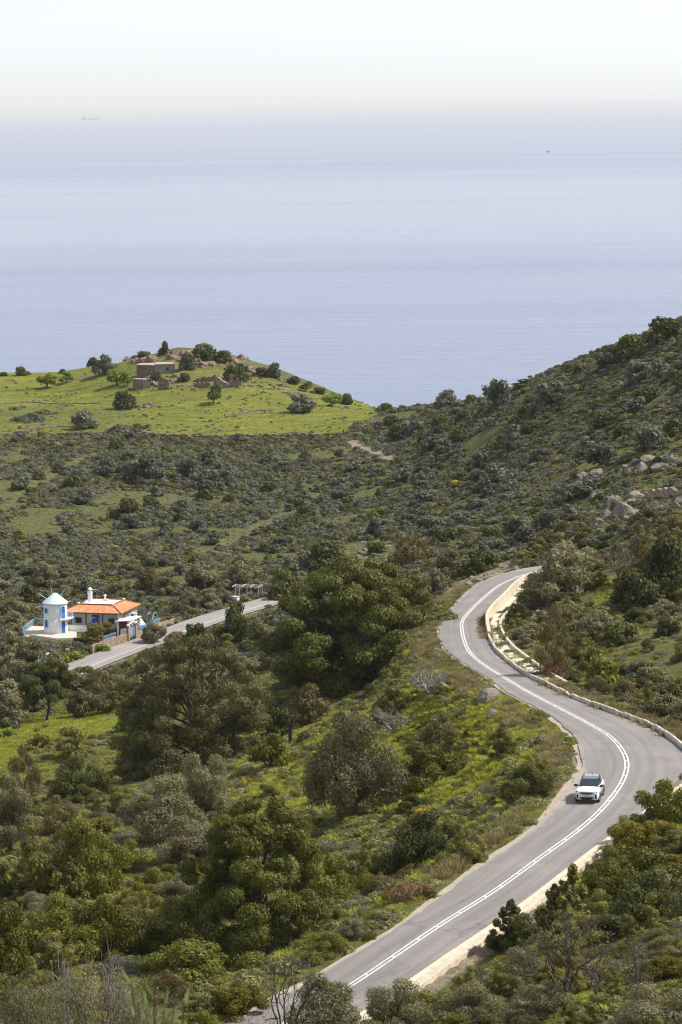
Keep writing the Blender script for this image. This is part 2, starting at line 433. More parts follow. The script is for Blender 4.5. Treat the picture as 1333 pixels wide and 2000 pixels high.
V = np.stack([gx.ravel(), gy.ravel(), GZ.ravel()], 1); PP = proj(V); DY = V[:, 1]
far = DY > 600
PP = PP + np.stack([np.zeros(len(V)), (DY > 600) * 16 * (fbm(V[:, 0] / 7, V[:, 1] / 7, 71, 3) - .5)], 1)
FIELD = [(-900,700),(-50,715),(250,690),(500,730),(740,790),(738,806),(700,826),(676,846),(520,852),(300,853),(232,842),(120,848),(0,854),(-900,870)]
mead = (poly_mask(PP, FIELD) & far).astype(float)
worn = poly_mask(PP, [(-900,805),(0,800),(120,792),(235,800),(330,830),(250,850),(-900,875)]) & far; mead = np.where(worn, .20 + .6 * fbm(V[:, 0] / 14, V[:, 1] / 18, 33, 3), mead)
worn = poly_mask(PP, [(180,730),(330,700),(600,745),(560,790),(440,770),(300,800),(200,780)]) & far; mead = np.where(worn, np.minimum(mead, .35 + .9 * fbm(V[:, 0] / 12, V[:, 1] / 14, 35, 3)), mead)
lush = (poly_mask(PP, [(-200,1440),(0,1410),(60,1405),(150,1395),(290,1360),(300,1385),(245,1420),(200,1440),(120,1450),(60,1460),(0,1500),(-200,1520)]) & (DY < 450)).astype(float)
mead = np.maximum(mead, lush)
mead = np.maximum(mead, .8 * (poly_mask(PP, [(840,1345),(1010,1355),(1095,1420),(1010,1500),(930,1540),(820,1600),(700,1560),(480,1620),(450,1560),(560,1500),(620,1480),(560,1440),(640,1400),(760,1360)]) & (DY < 420)))
mead = np.maximum(mead, .5 * (poly_mask(PP, [(1140,1200),(1180,1130),(1260,1120),(1270,1160),(1200,1210),(1140,1235)]) & (DY < 420)))
mead = np.maximum(mead, .28 * (poly_mask(PP, [(1040,1010),(1080,880),(1333,840),(1500,820),(1500,1000),(1333,1010),(1160,1010)]) & (DY > 400)))
bare = np.zeros(len(V))
bare = np.maximum(bare, .40 * (poly_mask(PP, [(255,700),(330,665),(460,690),(560,735),(640,775),(600,770),(440,755),(330,765),(260,760)]) & far))
bare = np.maximum(bare, .36 * (poly_mask(PP, [(960,1000),(1080,900),(1333,880),(1333,1010),(1150,1060),(1000,1060)]) & (DY > 400)))
bare = np.maximum(bare, .42 * (poly_mask(PP, [(640,1070),(760,1050),(800,1110),(660,1110)]) & (DY > 400)))
bare = np.maximum(bare, .9 * (poly_mask(PP, [(690,856),(676,866),(700,884),(740,894),(772,896),(765,888),(730,880),(708,870),(694,858)]) & far))
bare = np.maximum(bare, .40 * (poly_mask(PP, [(0,990),(60,930),(160,890),(200,880),(60,960),(0,1010)]) & far))
bare = np.maximum(bare, .40 * (poly_mask(PP, [(370,1075),(480,1030),(560,985),(600,985),(490,1050),(390,1085)]) & (DY > 500)))
bare = np.maximum(bare, .62 * (poly_mask(PP, [(840,1240),(850,1170),(930,1110),(1000,1095),(1000,1110),(900,1165),(862,1240)]) & (DY > 330)))
o1 = OUT1.ravel(); o2 = OUT2.ravel(); s1 = SIDE1.ravel()
shw = .4 + 1.0 * fbm(V[:, 0] / 9, V[:, 1] / 9, 5, 2)
bare = np.maximum(bare, .95 * (1 - smooth(shw * .5, shw * 1.25, o1)) * (s1 > 0))
bare = np.maximum(bare, .80 * (1 - smooth(.4, 1.6, o1)) * (s1 <= 0))
low = (s1 < 0) & (DY < 200)
bare = np.maximum(bare, .8 * (1 - smooth(2.2, 3.6, o1)) * low)
bare = np.maximum(bare, .6 * (1 - smooth(.3, 1.2, o2)))
litter = ((DY > 430) & (mead < .1)).astype(float) * .9
litter = np.maximum(litter, .5 * (mead < .1))
def soften(a, it=2):
    a = a.reshape(gx.shape).copy()
    for _ in range(it):
        a[1:-1, 1:-1] = (a[1:-1, 1:-1] * 2 + a[:-2, 1:-1] + a[2:, 1:-1] + a[1:-1, :-2] + a[1:-1, 2:]) / 6
    return a.ravel()
mead = soften(mead, 3); litter = soften(litter, 3)
ny, nx = gx.shape
ii = (np.arange(ny - 1)[:, None] * nx + np.arange(nx - 1)[None]).ravel()
gm = mesh_np('ground', V, np.stack([ii, ii + 1, ii + nx + 1, ii + nx], 1), smooth=True)
ca = gm.color_attributes.new('zone', 'FLOAT_COLOR', 'POINT')
ca.data.foreach_set('color', np.stack([mead, bare, litter, np.ones(len(V))], 1).astype(np.float32).ravel())
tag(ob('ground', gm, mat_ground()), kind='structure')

# sea ------------------------------------------------------------------
def smoothf(nt, v, a, b_):
    n = nd(nt, 'ShaderNodeMapRange'); n.interpolation_type = 'SMOOTHSTEP'; n.inputs[1].default_value = a; n.inputs[2].default_value = b_; nt.links.new(v, n.inputs[0]); return n.outputs[0]
def mat_sea():
    m, nt, b = newmat('sea_water')
    b.inputs['Base Color'].default_value = (.05, .085, .125, 1)
    b.inputs['IOR'].default_value = 1.34; b.inputs['Specular IOR Level'].default_value = .5
    geo = nd(nt, 'ShaderNodeNewGeometry').outputs['Position']
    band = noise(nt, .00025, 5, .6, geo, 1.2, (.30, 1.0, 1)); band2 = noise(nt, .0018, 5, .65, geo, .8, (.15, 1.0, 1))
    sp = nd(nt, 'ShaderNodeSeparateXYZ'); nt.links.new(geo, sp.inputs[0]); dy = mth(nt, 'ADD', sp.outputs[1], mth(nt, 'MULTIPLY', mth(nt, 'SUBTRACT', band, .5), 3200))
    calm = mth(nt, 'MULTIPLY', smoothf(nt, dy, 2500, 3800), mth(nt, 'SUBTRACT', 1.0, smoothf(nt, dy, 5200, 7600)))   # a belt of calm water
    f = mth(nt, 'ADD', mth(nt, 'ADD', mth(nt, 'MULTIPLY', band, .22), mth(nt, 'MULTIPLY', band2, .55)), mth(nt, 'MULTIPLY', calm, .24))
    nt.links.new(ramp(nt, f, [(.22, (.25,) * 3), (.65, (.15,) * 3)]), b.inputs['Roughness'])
    nt.links.new(ramp(nt, f, [(.22, (.110, .150, .255)), (.65, (.19, .222, .325))]), b.inputs['Base Color'])  # silvery sheen of calm belt and streaks painted as paler base colour
    wv = mth(nt, 'ADD', noise(nt, .045, 6, .72, geo, .2, (.35, 1, 1)), mth(nt, 'MULTIPLY', noise(nt, .35, 3, .6, geo), .2))
    bump(nt, b, wv, .85, 3.2)
    return m
sv = [(0, 700, 0)]
rad = [400, 900, 1800, 3500, 7000, 14000, 28000, 60000, 140000]; NA = 96
sea = MB(); vs = []; fs = []
for r in rad:
    for k in range(NA):
        q = 2 * math.pi * k / NA; vs.append((r * math.sin(q), 700 + r * math.cos(q), 0))
for i in range(len(rad) - 1):
    for k in range(NA):
        k2 = (k + 1) % NA; fs.append((i * NA + k, i * NA + k2, (i + 1) * NA + k2, (i + 1) * NA + k))
fs.append(tuple(range(NA)))
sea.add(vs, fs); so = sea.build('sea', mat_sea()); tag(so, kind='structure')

# haze -------------------------------------------------------------------
hm = bpy.data.materials.new('haze_air'); hm.use_nodes = True; hn = hm.node_tree; hn.nodes.clear()
ho = hn.nodes.new('ShaderNodeOutputMaterial'); pv = hn.nodes.new('ShaderNodeVolumePrincipled')
pv.inputs['Color'].default_value = (1.0, 1.0, 1.0, 1); pv.inputs['Density'].default_value = 2.7e-5; pv.inputs['Anisotropy'].default_value = 0.0
hn.links.new(pv.outputs[0], ho.inputs['Volume'])
hz = MB().box((0, 0, 79), (300000, 300000, 162)); tag(hz.build('haze', hm), kind='stuff')

# roads ------------------------------------------------------------------
def strip(L, N, a, b, z, i0=0, i1=None, crown=0.0, cols=1):
    """ribbon between signed offsets a (may be arrays) and b from the line"""
    i1 = len(L) if i1 is None else i1; idx = np.arange(i0, i1)
    a = np.broadcast_to(a, len(L))[idx]; b = np.broadcast_to(b, len(L))[idx]
    vs = []; al = []; ac = []
    seg = np.concatenate([[0], np.cumsum(np.linalg.norm(np.diff(L[:, :2], axis=0), axis=1))])[idx]
    for c in range(cols + 1):
        o = a + (b - a) * c / cols
        p = np.stack([L[idx, 0] + N[idx, 0] * o, L[idx, 1] + N[idx, 1] * o, L[idx, 2] + z - crown * np.abs(o)], 1)
        vs.append(p); al.append(seg); ac.append(o)
    n = len(idx); vs = np.concatenate(vs); q = []
    for c in range(cols):
        k = np.arange(n - 1) + c * n; q.append(np.stack([k, k + n, k + n + 1, k + 1], 1))
    return vs, np.concatenate(q), np.concatenate(al), np.concatenate(ac)
def ribbon(name, mat, *a, extra=None, **k):
    vs, q, al, ac = strip(*a, **k)
    me = mesh_np(name, vs, q, smooth=True)
    for nm, d in (('along', al), ('across', ac)):
        t = me.attributes.new(nm, 'FLOAT', 'POINT'); t.data.foreach_set('value', d.astype(np.float32))
    return ob(name, me, mat)
def mat_asphalt(name, dust, k=1.0):
    m, nt, b = newmat(name); b.inputs['Roughness'].default_value = .85; b.inputs['Specular IOR Level'].default_value = .3
    al = attr(nt, 'along'); ac = attr(nt, 'across')
    cv = nd(nt, 'ShaderNodeCombineXYZ'); nt.links.new(al, cv.inputs[0]); nt.links.new(ac, cv.inputs[1]); v = cv.outputs[0]
    long_ = noise(nt, 1.0, 5, .6, v, .3, (.05, 1.3, 1)); patch = noise(nt, .12, 4, .6, v); fine = noise(nt, 7, 3, .7, v)
    c = ramp(nt, long_, [(.3, (.195, .178, .168)), (.5, (.226, .208, .197)), (.7, (.258, .238, .225))])
    c = mix(nt, ramp(nt, patch, [(.50, (0, 0, 0)), (.68, (.7, .7, .7))]), c, (.31, .28, .255))
    c = mix(nt, ramp(nt, fine, [(.35, (.35,) * 3), (.65, (0, 0, 0))]), c, mix(nt, 1.0, c, (.72, .72, .74), 'MULTIPLY'))
    # wheel tracks, polished a little darker
    for t in (-2.2, -.95, 1.0, 2.3):
        d = mth(nt, 'ABSOLUTE', mth(nt, 'SUBTRACT', ac, t)); d = mth(nt, 'SUBTRACT', 1.0, mth(nt, 'MULTIPLY', d, 3.2))
        d = mth(nt, 'MULTIPLY', mth(nt, 'MAXIMUM', d, 0.0), .5)
        c = mix(nt, d, c, (.165, .15, .145))
    # cracks
    vo = nd(nt, 'ShaderNodeTexVoronoi'); vo.feature = 'DISTANCE_TO_EDGE'; vo.inputs['Scale'].default_value = .16
    wob = nd(nt, 'ShaderNodeVectorMath'); wob.operation = 'ADD'; nn = nd(nt, 'ShaderNodeTexNoise'); nn.inputs['Scale'].default_value = .8; nt.links.new(v, nn.inputs['Vector'])
    nt.links.new(v, wob.inputs[0]); nt.links.new(nn.outputs['Color'], wob.inputs[1]); nt.links.new(wob.outputs[0], vo.inputs['Vector'])
    cr = mth(nt, 'MULTIPLY', ramp(nt, vo.outputs['Distance'], [(.006, (1, 1, 1)), (.014, (0, 0, 0))]), ramp(nt, noise(nt, .05, 2, .5, v), [(.45, (0, 0, 0)), (.6, (.5, .5, .5))]))
    c = mix(nt, cr, c, (.10, .095, .09))
    c = mix(nt, ramp(nt, noise(nt, .35, 5, .75, v, .4, (.25, .8, 1)), [(.55, (0, 0, 0)), (.64, (.45, .45, .45))]), c, (.165, .152, .146))
    c = mix(nt, 1.0, c, (k, k, k), 'MULTIPLY')
    # sand blown onto the verge side
    sd_ = mth(nt, 'ADD', mth(nt, 'SUBTRACT', ac, dust), mth(nt, 'MULTIPLY', mth(nt, 'SUBTRACT', noise(nt, .5, 5, .65, v, 0, (.35, 1, 1)), .5), 3.4))
    c = mix(nt, ramp(nt, sd_, [(.0, (0, 0, 0)), (.9, (.85, .85, .85))]), c, (.40, .335, .275))
    nt.links.new(c, b.inputs['Base Color']); bump(nt, b, fine, .25, .01)
    return m
asph = mat_asphalt('pale_worn_asphalt', 3.15); asph2 = mat_asphalt('pale_worn_asphalt_lower', 2.9, 1.28)
wob = .16 * (fbm(np.arange(len(road)) / 2.2, np.zeros(len(road)), 3) - .5) + .25 * (fbm(np.arange(len(road)) / 9, np.zeros(len(road)), 8) - .5)
tag(ribbon('road', asph, road, rn, WL + .15 + wob * 2, -(WR - .02), 0.0, crown=.012, cols=10), kind='structure')
tag(ribbon('lower_road', asph2, road2, r2n, 3.05, -3.05, 0.0, crown=.012, cols=8), kind='structure')
paint, nt_, b_ = newmat('road_paint'); b_.inputs['Roughness'].default_value = .6
pf = noise(nt_, 5, 4, .7); nt_.links.new(ramp(nt_, pf, [(.36, (.38, .36, .345)), (.50, (.70, .69, .67))]), b_.inputs['Base Color'])
def mark(name, L, N, rs, mat=paint, crown=.012):
    V_, Q_ = [], []; o = 0
    for a, b, i0, i1 in rs:
        v, q, _, _ = strip(L, N, a, b, .007, i0, i1, crown=crown); V_.append(v); Q_.append(q + o); o += len(v)
    tag(ob(name, mesh_np(name, np.concatenate(V_), np.concatenate(Q_)), mat), kind='structure')
ds = .66
ticks = []
mark('road_centre_lines', road, rn, [(.21, .085, 0, len(road)), (-.085, -.21, 0, len(road))])
seg1 = np.concatenate([[0], np.cumsum(np.linalg.norm(np.diff(road[:, :2], axis=0), axis=1))])
stud_m = simple('reflector_white', (.75, .75, .72), .4)
stud = MB().box((0, 0, .012), (.17, .17, .024), taper=.7).mesh('road_stud')
s_ = 1.0; first = True
for s_ in np.arange(1.0, seg1[-1] - 40, 3.6):
    i = int(np.searchsorted(seg1, s_)); p = road[i]
    t_ = MB()
    so_ = ob('road_stud', stud, stud_m, loc=(p[0], p[1], p[2] + .002), rot=(0, 0, math.atan2(rt[i][1], rt[i][0])))
    tag(so_, 'small pale reflector stud set between the two white centre lines', 'road stud', 'reflector studs between the centre lines')
mark('lower_road_line', road2, r2n, [(-1.05, -1.2, 0, len(road2))])
# the hard shoulder of packed sand beside the near road
sandm = simple('packed_sand', (.36, .30, .235), .95, .22, 3, bmp=.5)
ws = WL + .25 + .9 * fbm(np.arange(len(road)) / 16, np.ones(len(road)), 5, 3) * (1 - .55 * smooth(150, 200, np.arange(len(road)).astype(float)))
vs, q, al, ac = strip(road, rn, WL - .2, ws, -.03, 0, len(road), cols=3, crown=.03)
tag(ob('sand_shoulder', mesh_np('sand_shoulder', vs, q, smooth=True), sandm), kind='structure')
# ------------------------------------------------------------------ built things: materials
white_wall = simple('white_render', (.84, .83, .82), .8, .05, 2, bmp=.15)
grey_wall = simple('pale_grey_render', (.74, .73, .72), .85, .08, 2)
cream_wall = simple('cream_render', (.66, .62, .54), .85, .08, 2)  # cream base colour for coping, soffit, roof box and pipe
blue_paint = simple('blue_paint', (.035, .13, .50), .45, .15, 4)
light_blue = simple('light_blue_paint', (.38, .60, .76), .5, .12, 4)
pale_blue = simple('pale_blue_sheet', (.62, .76, .82), .45, .06, 3)
rail_blue = simple('blue_grey_iron', (.30, .43, .58), .5, .15, 6)
brown_wood = simple('red_brown_wood', (.13, .045, .03), .6, .2, 6)
dark_glass = simple('dark_glass', (.03, .035, .045), .15, .2, 3, spec=.6)
cream_floor = simple('cream_paving', (.56, .50, .40), .85, .1, 3)
concrete = simple('grey_concrete', (.42, .40, .37), .9, .15, 2.5, bmp=.3)
cream_conc = simple('cream_concrete', (.56, .49, .37), .9, .16, 1.8, bmp=.4)
kerb_white = simple('weathered_whitewash', (.50, .46, .39), .85, .42, 1.6, bmp=.3)
metal_grey = simple('grey_metal', (.45, .46, .47), .5, .1, 8)
terracotta = simple('terracotta_trim', (.30, .075, .035), .75, .2, 5)
orange_stone = simple('orange_stone', (.42, .22, .12), .85, .25, 6, bmp=.3)
black_m = simple('black_plastic_and_holes', (.02, .02, .022), .5, .1, 5)  # also paints the shade inside the ruins' window holes
red_m = simple('red_paint', (.55, .06, .03), .5, .1, 4)

def mat_tiles():
    m, nt, b = newmat('orange_clay_tiles'); b.inputs['Roughness'].default_value = .8
    tc = nd(nt, 'ShaderNodeTexCoord').outputs['Object']
    n = noise(nt, 1.3, 5, .7, tc); n2 = noise(nt, 9, 3, .7, tc)
    c = ramp(nt, n, [(.3, (.44, .16, .065)), (.5, (.62, .27, .115)), (.7, (.74, .41, .21))])
    c = mix(nt, ramp(nt, n2, [(.5, (0, 0, 0)), (.7, (.6, .6, .6))]), c, (.34, .11, .05))
    nt.links.new(c, b.inputs['Base Color']); return m
def mat_stone(name, cs, scale, mortar=(.30, .25, .19)):
    m, nt, b = newmat(name); b.inputs['Roughness'].default_value = .9; b.inputs['Specular IOR Level'].default_value = .2
    tc = nd(nt, 'ShaderNodeTexCoord').outputs['Object']
    vo = nd(nt, 'ShaderNodeTexVoronoi'); vo.inputs['Scale'].default_value = scale; nt.links.new(tc, vo.inputs['Vector'])
    ve = nd(nt, 'ShaderNodeTexVoronoi'); ve.feature = 'DISTANCE_TO_EDGE'; ve.inputs['Scale'].default_value = scale; nt.links.new(tc, ve.inputs['Vector'])
    sp = nd(nt, 'ShaderNodeSeparateColor'); nt.links.new(vo.outputs['Color'], sp.inputs[0])
    c = ramp(nt, sp.outputs[0], [(0, cs[0]), (.5, cs[1]), (1, cs[2])])
    c = mix(nt, ramp(nt, ve.outputs['Distance'], [(.02, (1, 1, 1)), (.09, (0, 0, 0))]), c, mortar)
    c = mix(nt, ramp(nt, noise(nt, scale * .35, 4, .7, tc), [(.4, (0, 0, 0)), (.75, (.6, .6, .6))]), c, mix(nt, 1.0, c, (.6, .55, .5), 'MULTIPLY'))
    nt.links.new(c, b.inputs['Base Color']); bump(nt, b, ve.outputs['Distance'], .8, .08); return m
tiles = mat_tiles()
stone_wall = mat_stone('brown_field_stone', [(.19, .12, .08), (.30, .22, .15), (.42, .34, .26)], 3.0)
ruin_brown = mat_stone('brown_rubble_masonry', [(.15, .095, .075), (.23, .155, .12), (.30, .235, .185)], 1.9, (.21, .155, .12))
ruin_roof = simple('weathered_slab', (.36, .32, .27), .9, .25, 1.5, bmp=.4)
ruin_grey = mat_stone('grey_rendered_masonry', [(.24, .21, .19), (.29, .26, .235), (.34, .31, .28)], 1.6, (.25, .215, .19))
def mat_rock(name, a, b_, c_, sc_=1.0):
    m, nt, b = newmat(name); b.inputs['Roughness'].default_value = .92; b.inputs['Specular IOR Level'].default_value = .2
    tc = nd(nt, 'ShaderNodeTexCoord').outputs['Object']
    n = noise(nt, .8 * sc_, 6, .7, tc, .5); n2 = noise(nt, 3.5 * sc_, 4, .75, tc)
    c = ramp(nt, n, [(.3, a), (.5, b_), (.68, c_)])
    c = mix(nt, ramp(nt, n2, [(.52, (0, 0, 0)), (.72, (.7, .7, .7))]), c, (.08, .075, .065))
    nt.links.new(c, b.inputs['Base Color']); bump(nt, b, mth(nt, 'ADD', n, n2), .9, .25); return m
rock_m = mat_rock('grey_limestone', (.135, .115, .09), (.235, .205, .165), (.34, .305, .25))
crag_m = mat_rock('rust_brown_crag', (.15, .105, .08), (.25, .18, .14), (.34, .28, .23))

# ------------------------------------------------------------------ the windmill
def local(org, yaw):
    """a frame at ORG turned by YAW"""
    return Matrix.Translation(org) @ Matrix.Rotation(yaw, 4, 'Z')
def windmill():
    sc_ = MILL[1] / FPX * 1.01          # metres per photo pixel there
    Rr = 23.2 * sc_; zb = -.35
    H1 = 58.5 * sc_; H2 = H1 + 19.5 * sc_
    t = empty('windmill', (MILL[0], MILL[1] + Rr * .9, HOUSE_Z)); tag(t, 'white round windmill with pale blue cone roof, blue doors and thin blue sail arms', 'windmill')
    MB().lathe([(Rr * 1.03, zb), (Rr * 1.02, H1 * .49), (Rr, H1 * .5), (Rr * .985, H1)], 40).build('tower', white_wall, t, smooth=True)
    MB().lathe([(Rr * 1.035, H1 * .487), (Rr * 1.035, H1 * .497)], 40).build('string_course', grey_wall, t, smooth=True)
    MB().lathe([(Rr * .97, H1 - .1), (Rr * 1.09, H1 - .12), (Rr * 1.11, H1 + .02), (Rr * 1.04, H1 + .14), (Rr * .32, H1 + (H2 - H1) * .80), (Rr * .13, H2 - .06), (.0, H2)], 40).build('roof', pale_blue, t, smooth=True)
    def opening(name, ang, z0, wd, ht, panel):
        q = R(-90 + ang); c = Vector((math.cos(q), math.sin(q), 0)); rz = q + math.pi / 2
        fr = empty_part(name, t, Matrix.Translation(c * (Rr * 1.01) + Vector((0, 0, z0))) @ Matrix.Rotation(rz, 4, 'Z'))
        arch = [(-wd/2, 0), (wd/2, 0), (wd/2, ht)] + [(wd/2 * math.cos(R(a)), ht + wd * .48 * math.sin(R(a))) for a in range(20, 180, 20)] + [(-wd/2, ht)]
        big = [(x * 1.42, y if y < .01 else y + .10) for x, y in arch]
        a = MB().prism(big, 'y', -.10, .16).mesh('surround'); fr.data = a; a.materials.append(light_blue)
        MB().prism([(x, y + .02) for x, y in arch[:3]] + [(-wd/2, ht)], 'y', -.125, -.098).build('panel', panel, fr)
        MB().prism([(wd/2 * math.cos(R(a)), ht + .05 + wd * .42 * math.sin(R(a))) for a in range(0, 181, 20)], 'y', -.123, -.098).build('fanlight', dark_glass, fr)
        if name == 'door': MB().box((wd * .33, -.15, ht * .45), (.05, .05, .16)).build('handle', metal_grey, fr)
        return fr
    opening('door', 43, .02, .62, 1.66, blue_paint); opening('door', 43, H1 * .5 + .05, .62, 1.62, blue_paint)
    opening('window', -43, 1.02, .56, .92, blue_paint); opening('window', -43, H1 * .5 + .93, .50, .55, blue_paint)
    # balcony on the side of the upper door
    q0 = R(-90 + 58); mb = MB(); pl = [(Rr * .9 * math.cos(q0 + R(a)), Rr * .9 * math.sin(q0 + R(a))) for a in (34, 15, 0, -15, -34)]
    ol = [(Rr * 1.52 * math.cos(q0 + R(a)), Rr * 1.52 * math.sin(q0 + R(a))) for a in (-37, -20, 0, 20, 37)]
    MB().prism(pl + ol, 'z', H1 * .5 - .10, H1 * .5 + .04).build('balcony', white_wall, t)
    rl = MB(); z0 = H1 * .5 + .04
    rp = [Vector((Rr * 1.48 * math.cos(q0 + R(a)), Rr * 1.48 * math.sin(q0 + R(a)), z0)) for a in range(-36, 37, 8)]
    rp = [Vector((Rr * 1.02 * math.cos(q0 - R(34)), Rr * 1.02 * math.sin(q0 - R(34)), z0))] + rp + [Vector((Rr * 1.02 * math.cos(q0 + R(34)), Rr * 1.02 * math.sin(q0 + R(34)), z0))]
    up = Vector((0, 0, .85))
    rl.tube([p + up for p in rp], .035, 5); rl.tube([p + up * .15 for p in rp], .025, 5)
    for i, p in enumerate(rp):
        rl.tube([p, p + up], .025, 4)
        if i < len(rp) - 1: rl.tube([p + up * .15, rp[i + 1] + up], .018, 4); rl.tube([p + up, rp[i + 1] + up * .15], .018, 4)
    rl.build('railing', light_blue, t)
    # sails: a hub behind the cap and eight arms
    hubz = at(106.3, 1179.6, 0.001)  # direction only
    tw = Vector(t.location); v = ray(106.3, 1179.6); d = tw.y + Rr * 1.15
    hub = Vector((v[0] * d, d, CAM_H + v[2] * d)) - tw
    MB().tube([hub + Vector((0, -Rr * .9, 0)), hub + Vector((0, .25, 0))], .07, 8).build('axle', metal_grey, t)
    MB().tube([hub + Vector((0, -.12, 0)), hub + Vector((0, .14, 0))], .22, 10).build('hub', light_blue, t)
    for k in range(8):
        a = R(8 + 45.6 * k); L = (3.05 + .1 * math.sin(k * 2.3)) * 1.0
        e = Vector((math.cos(a), 0, math.sin(a)))
        MB().tube([hub, hub + e * L], [.06, .045], 5).build('sail_arm', light_blue, t)
def empty_part(name, parent, mat):
    o = bpy.data.objects.new(name, bpy.data.meshes.new(name)); COL.objects.link(o); o.parent = parent; o.matrix_local = mat; return o
windmill()

# ------------------------------------------------------------------ the house
def rail_run(pts, h, step=.32, panel='x', r=.028):
    """an iron rail along points: posts, two bars, diagonals or rings"""
    m = MB(); P = []
    for a, b in zip(pts[:-1], pts[1:]):
        a = Vector(a); b = Vector(b); n = max(1, int((b - a).length / step)); P += [a + (b - a) * i / n for i in range(n)]
    P.append(Vector(pts[-1])); up = Vector((0, 0, h))
    for i, p in enumerate(P):
        m.tube([p, p + up], r, 4)
        if i < len(P) - 1:
            q = P[i + 1]; m.tube([p + up, q + up], r * 1.25, 4); m.tube([p + up * .12, q + up * .12], r, 4)
            if panel == 'x': m.tube([p + up * .12, q + up], r * .7, 4); m.tube([p + up, q + up * .12], r * .7, 4)
            elif panel == 'o':
                c = (p + q) / 2 + up * .56; d = (q - p).normalized()
                m.tube([c + d * (step * .4 * math.cos(R(a))) + Vector((0, 0, h * .34 * math.sin(R(a)))) for a in range(0, 361, 45)], r * .8, 4)
    return m
def house():
    base = HOUSE_Z; ez = EAVE_C[2] - base                       # eave height over the plot
    t = empty('house', (HC[0], HC[1], base), HYAW); tag(t, 'low white house with orange tiled roof round a flat white top', 'house')
    LX, LY, run, rise = 5.15, 4.85, 2.2, .95
    wx, wy = LX - .55, LY - .55
    # walls: a closed room block set back behind a front veranda
    MB().box((0, .9, ez / 2 - .1), (2 * wx, 2 * wy - 1.8, ez + .1)).build('wall', grey_wall, t)
    MB().box((wx - .06, -wy + .7, ez / 2 - .1), (.2, 2.0, ez + .1)).build('side_wall', white_wall, t)
    MB().box((wx + .04, 1.0, ez / 2 - .05), (.06, 2 * wy - 2.2, ez)).build('side_render', white_wall, t)
    MB().box((-.2, -wy - .2, .02), (2 * wx + 1.2, 3.2, .16)).build('veranda_floor', cream_floor, t)
    MB().box((-1.1, -wy - 1.1, .48), (2 * wx - 1.4, .16, .95)).build('parapet', white_wall, t)
    MB().box((-1.1, -wy - 1.1, .99), (2 * wx - 1.3, .26, .07)).build('coping', cream_wall, t)
    for x in (-3.6, -1.05, 1.85): MB().box((x, -LY + .30, ez / 2 + .1), (.16, .16, ez - .25)).build('post', brown_wood, t)
    MB().box((-.3, -LY + .30, ez - .13), (2 * wx - .3, .18, .16)).build('beam', brown_wood, t)
    fy = -wy + 1.8 + .0
    d = MB().box((-.15, fy - .05, 1.0), (1.1, .12, 2.0)).build('door', blue_paint, t); MB().box((-.15, fy - .12, 1.0), (.05, .04, 1.9)).build('handle', metal_grey, d)
    MB().box((-.15, fy - .06, 2.15), (1.1, .1, .3)).build('fanlight', dark_glass, t)
    f = MB().box((-.83, fy - .03, 1.1), (.22, .08, 2.1)).build('door_frame', light_blue, t); MB().box((.53, fy - .03, 1.1), (.22, .08, 2.1)).build('door_frame', light_blue, t)
    for x in (-3.1, 2.6):
        wn = MB().box((x, fy - .04, 1.35), (1.25, .1, 1.1)).build('window', light_blue, t); MB().box((x, fy - .07, 1.35), (1.05, .1, .9)).build('pane', dark_glass, wn)
    wn = MB().box((wx + .09, 1.6, 1.5), (.08, 1.2, 1.1)).build('window', light_blue, t); MB().box((wx + .12, 1.6, 1.5), (.08, 1.0, .9)).build('pane', dark_glass, wn)
    MB().box((wx - .5, -wy + .05 + .0, 1.6), (.6, .28, .45)).build('air_conditioner', white_wall, t)
    MB().tube([(-.75, -wy + .3, 1.8), (.6, -wy - .9, 2.35)], .04, 5).build('awning_bar', white_wall, t)
    # roof: hipped skirt of barrel tiles round a flat slab
    ti = MB(); it = (LX - run, LY - run)
    def slope(p0, p1, q0, q1, nrm):
        """corrugated slope from eave p0-p1 up to ridge q0-q1"""
        p0, p1, q0, q1 = map(Vector, (p0, p1, q0, q1)); L = (p1 - p0).length; n = int(L / .30); ns = 2 * n
        e = (p1 - p0).normalized(); up = ((q0 + q1) / 2 - (p0 + p1) / 2); s = up.length; u = up.normalized(); nv = e.cross(u); nv = nv if nv.z > 0 else -nv
        s0 = (q0 - p0).dot(e); s1 = (p1 - q1).dot(e)
        vs = []; fs = []
        for i in range(ns + 1):
            x = L * i / ns; h = .075 if i % 2 else 0
            top = 1.0
            if x < s0: top = x / s0
            if L - x < s1: top = min(top, (L - x) / s1)
            for k in range(7):
                f = top * k / 6; vs.append(p0 + e * x + u * (s * f) + nv * (h + .02 * (k % 2)))
        for i in range(ns):
            for k in range(6): fs.append((i * 7 + k, (i + 1) * 7 + k, (i + 1) * 7 + k + 1, i * 7 + k + 1))
        ti.add(vs, fs)
    E = [(-LX, -LY, ez), (LX, -LY, ez), (LX, LY, ez), (-LX, LY, ez)]; T = [(-it[0], -it[1], ez + rise), (it[0], -it[1], ez + rise), (it[0], it[1], ez + rise), (-it[0], it[1], ez + rise)]
    for i in range(4): slope(E[i], E[(i + 1) % 4], T[i], T[(i + 1) % 4], None)
    rf = ti.build('roof', tiles, t)
    for i in range(4): MB().tube([Vector(E[i]) + Vector((0, 0, .06)), Vector(T[i]) + Vector((0, 0, .06))], .09, 6).build('hip_ridge', terracotta, rf)
    ev = MB()
    for i in range(4): ev.tube([Vector(E[i]) - Vector((0, 0, .06)), Vector(E[(i + 1) % 4]) - Vector((0, 0, .06))], .07, 4)
    ev.build('eave_board', brown_wood, rf)
    ev = MB().box((0, 0, ez - .10), (2 * LX - .1, 2 * LY - .1, .05)); ev.build('soffit', cream_wall, rf)
    MB().box((0, 0, ez + rise + .02), (2 * it[0], 2 * it[1], .10)).build('flat_roof', white_wall, t)
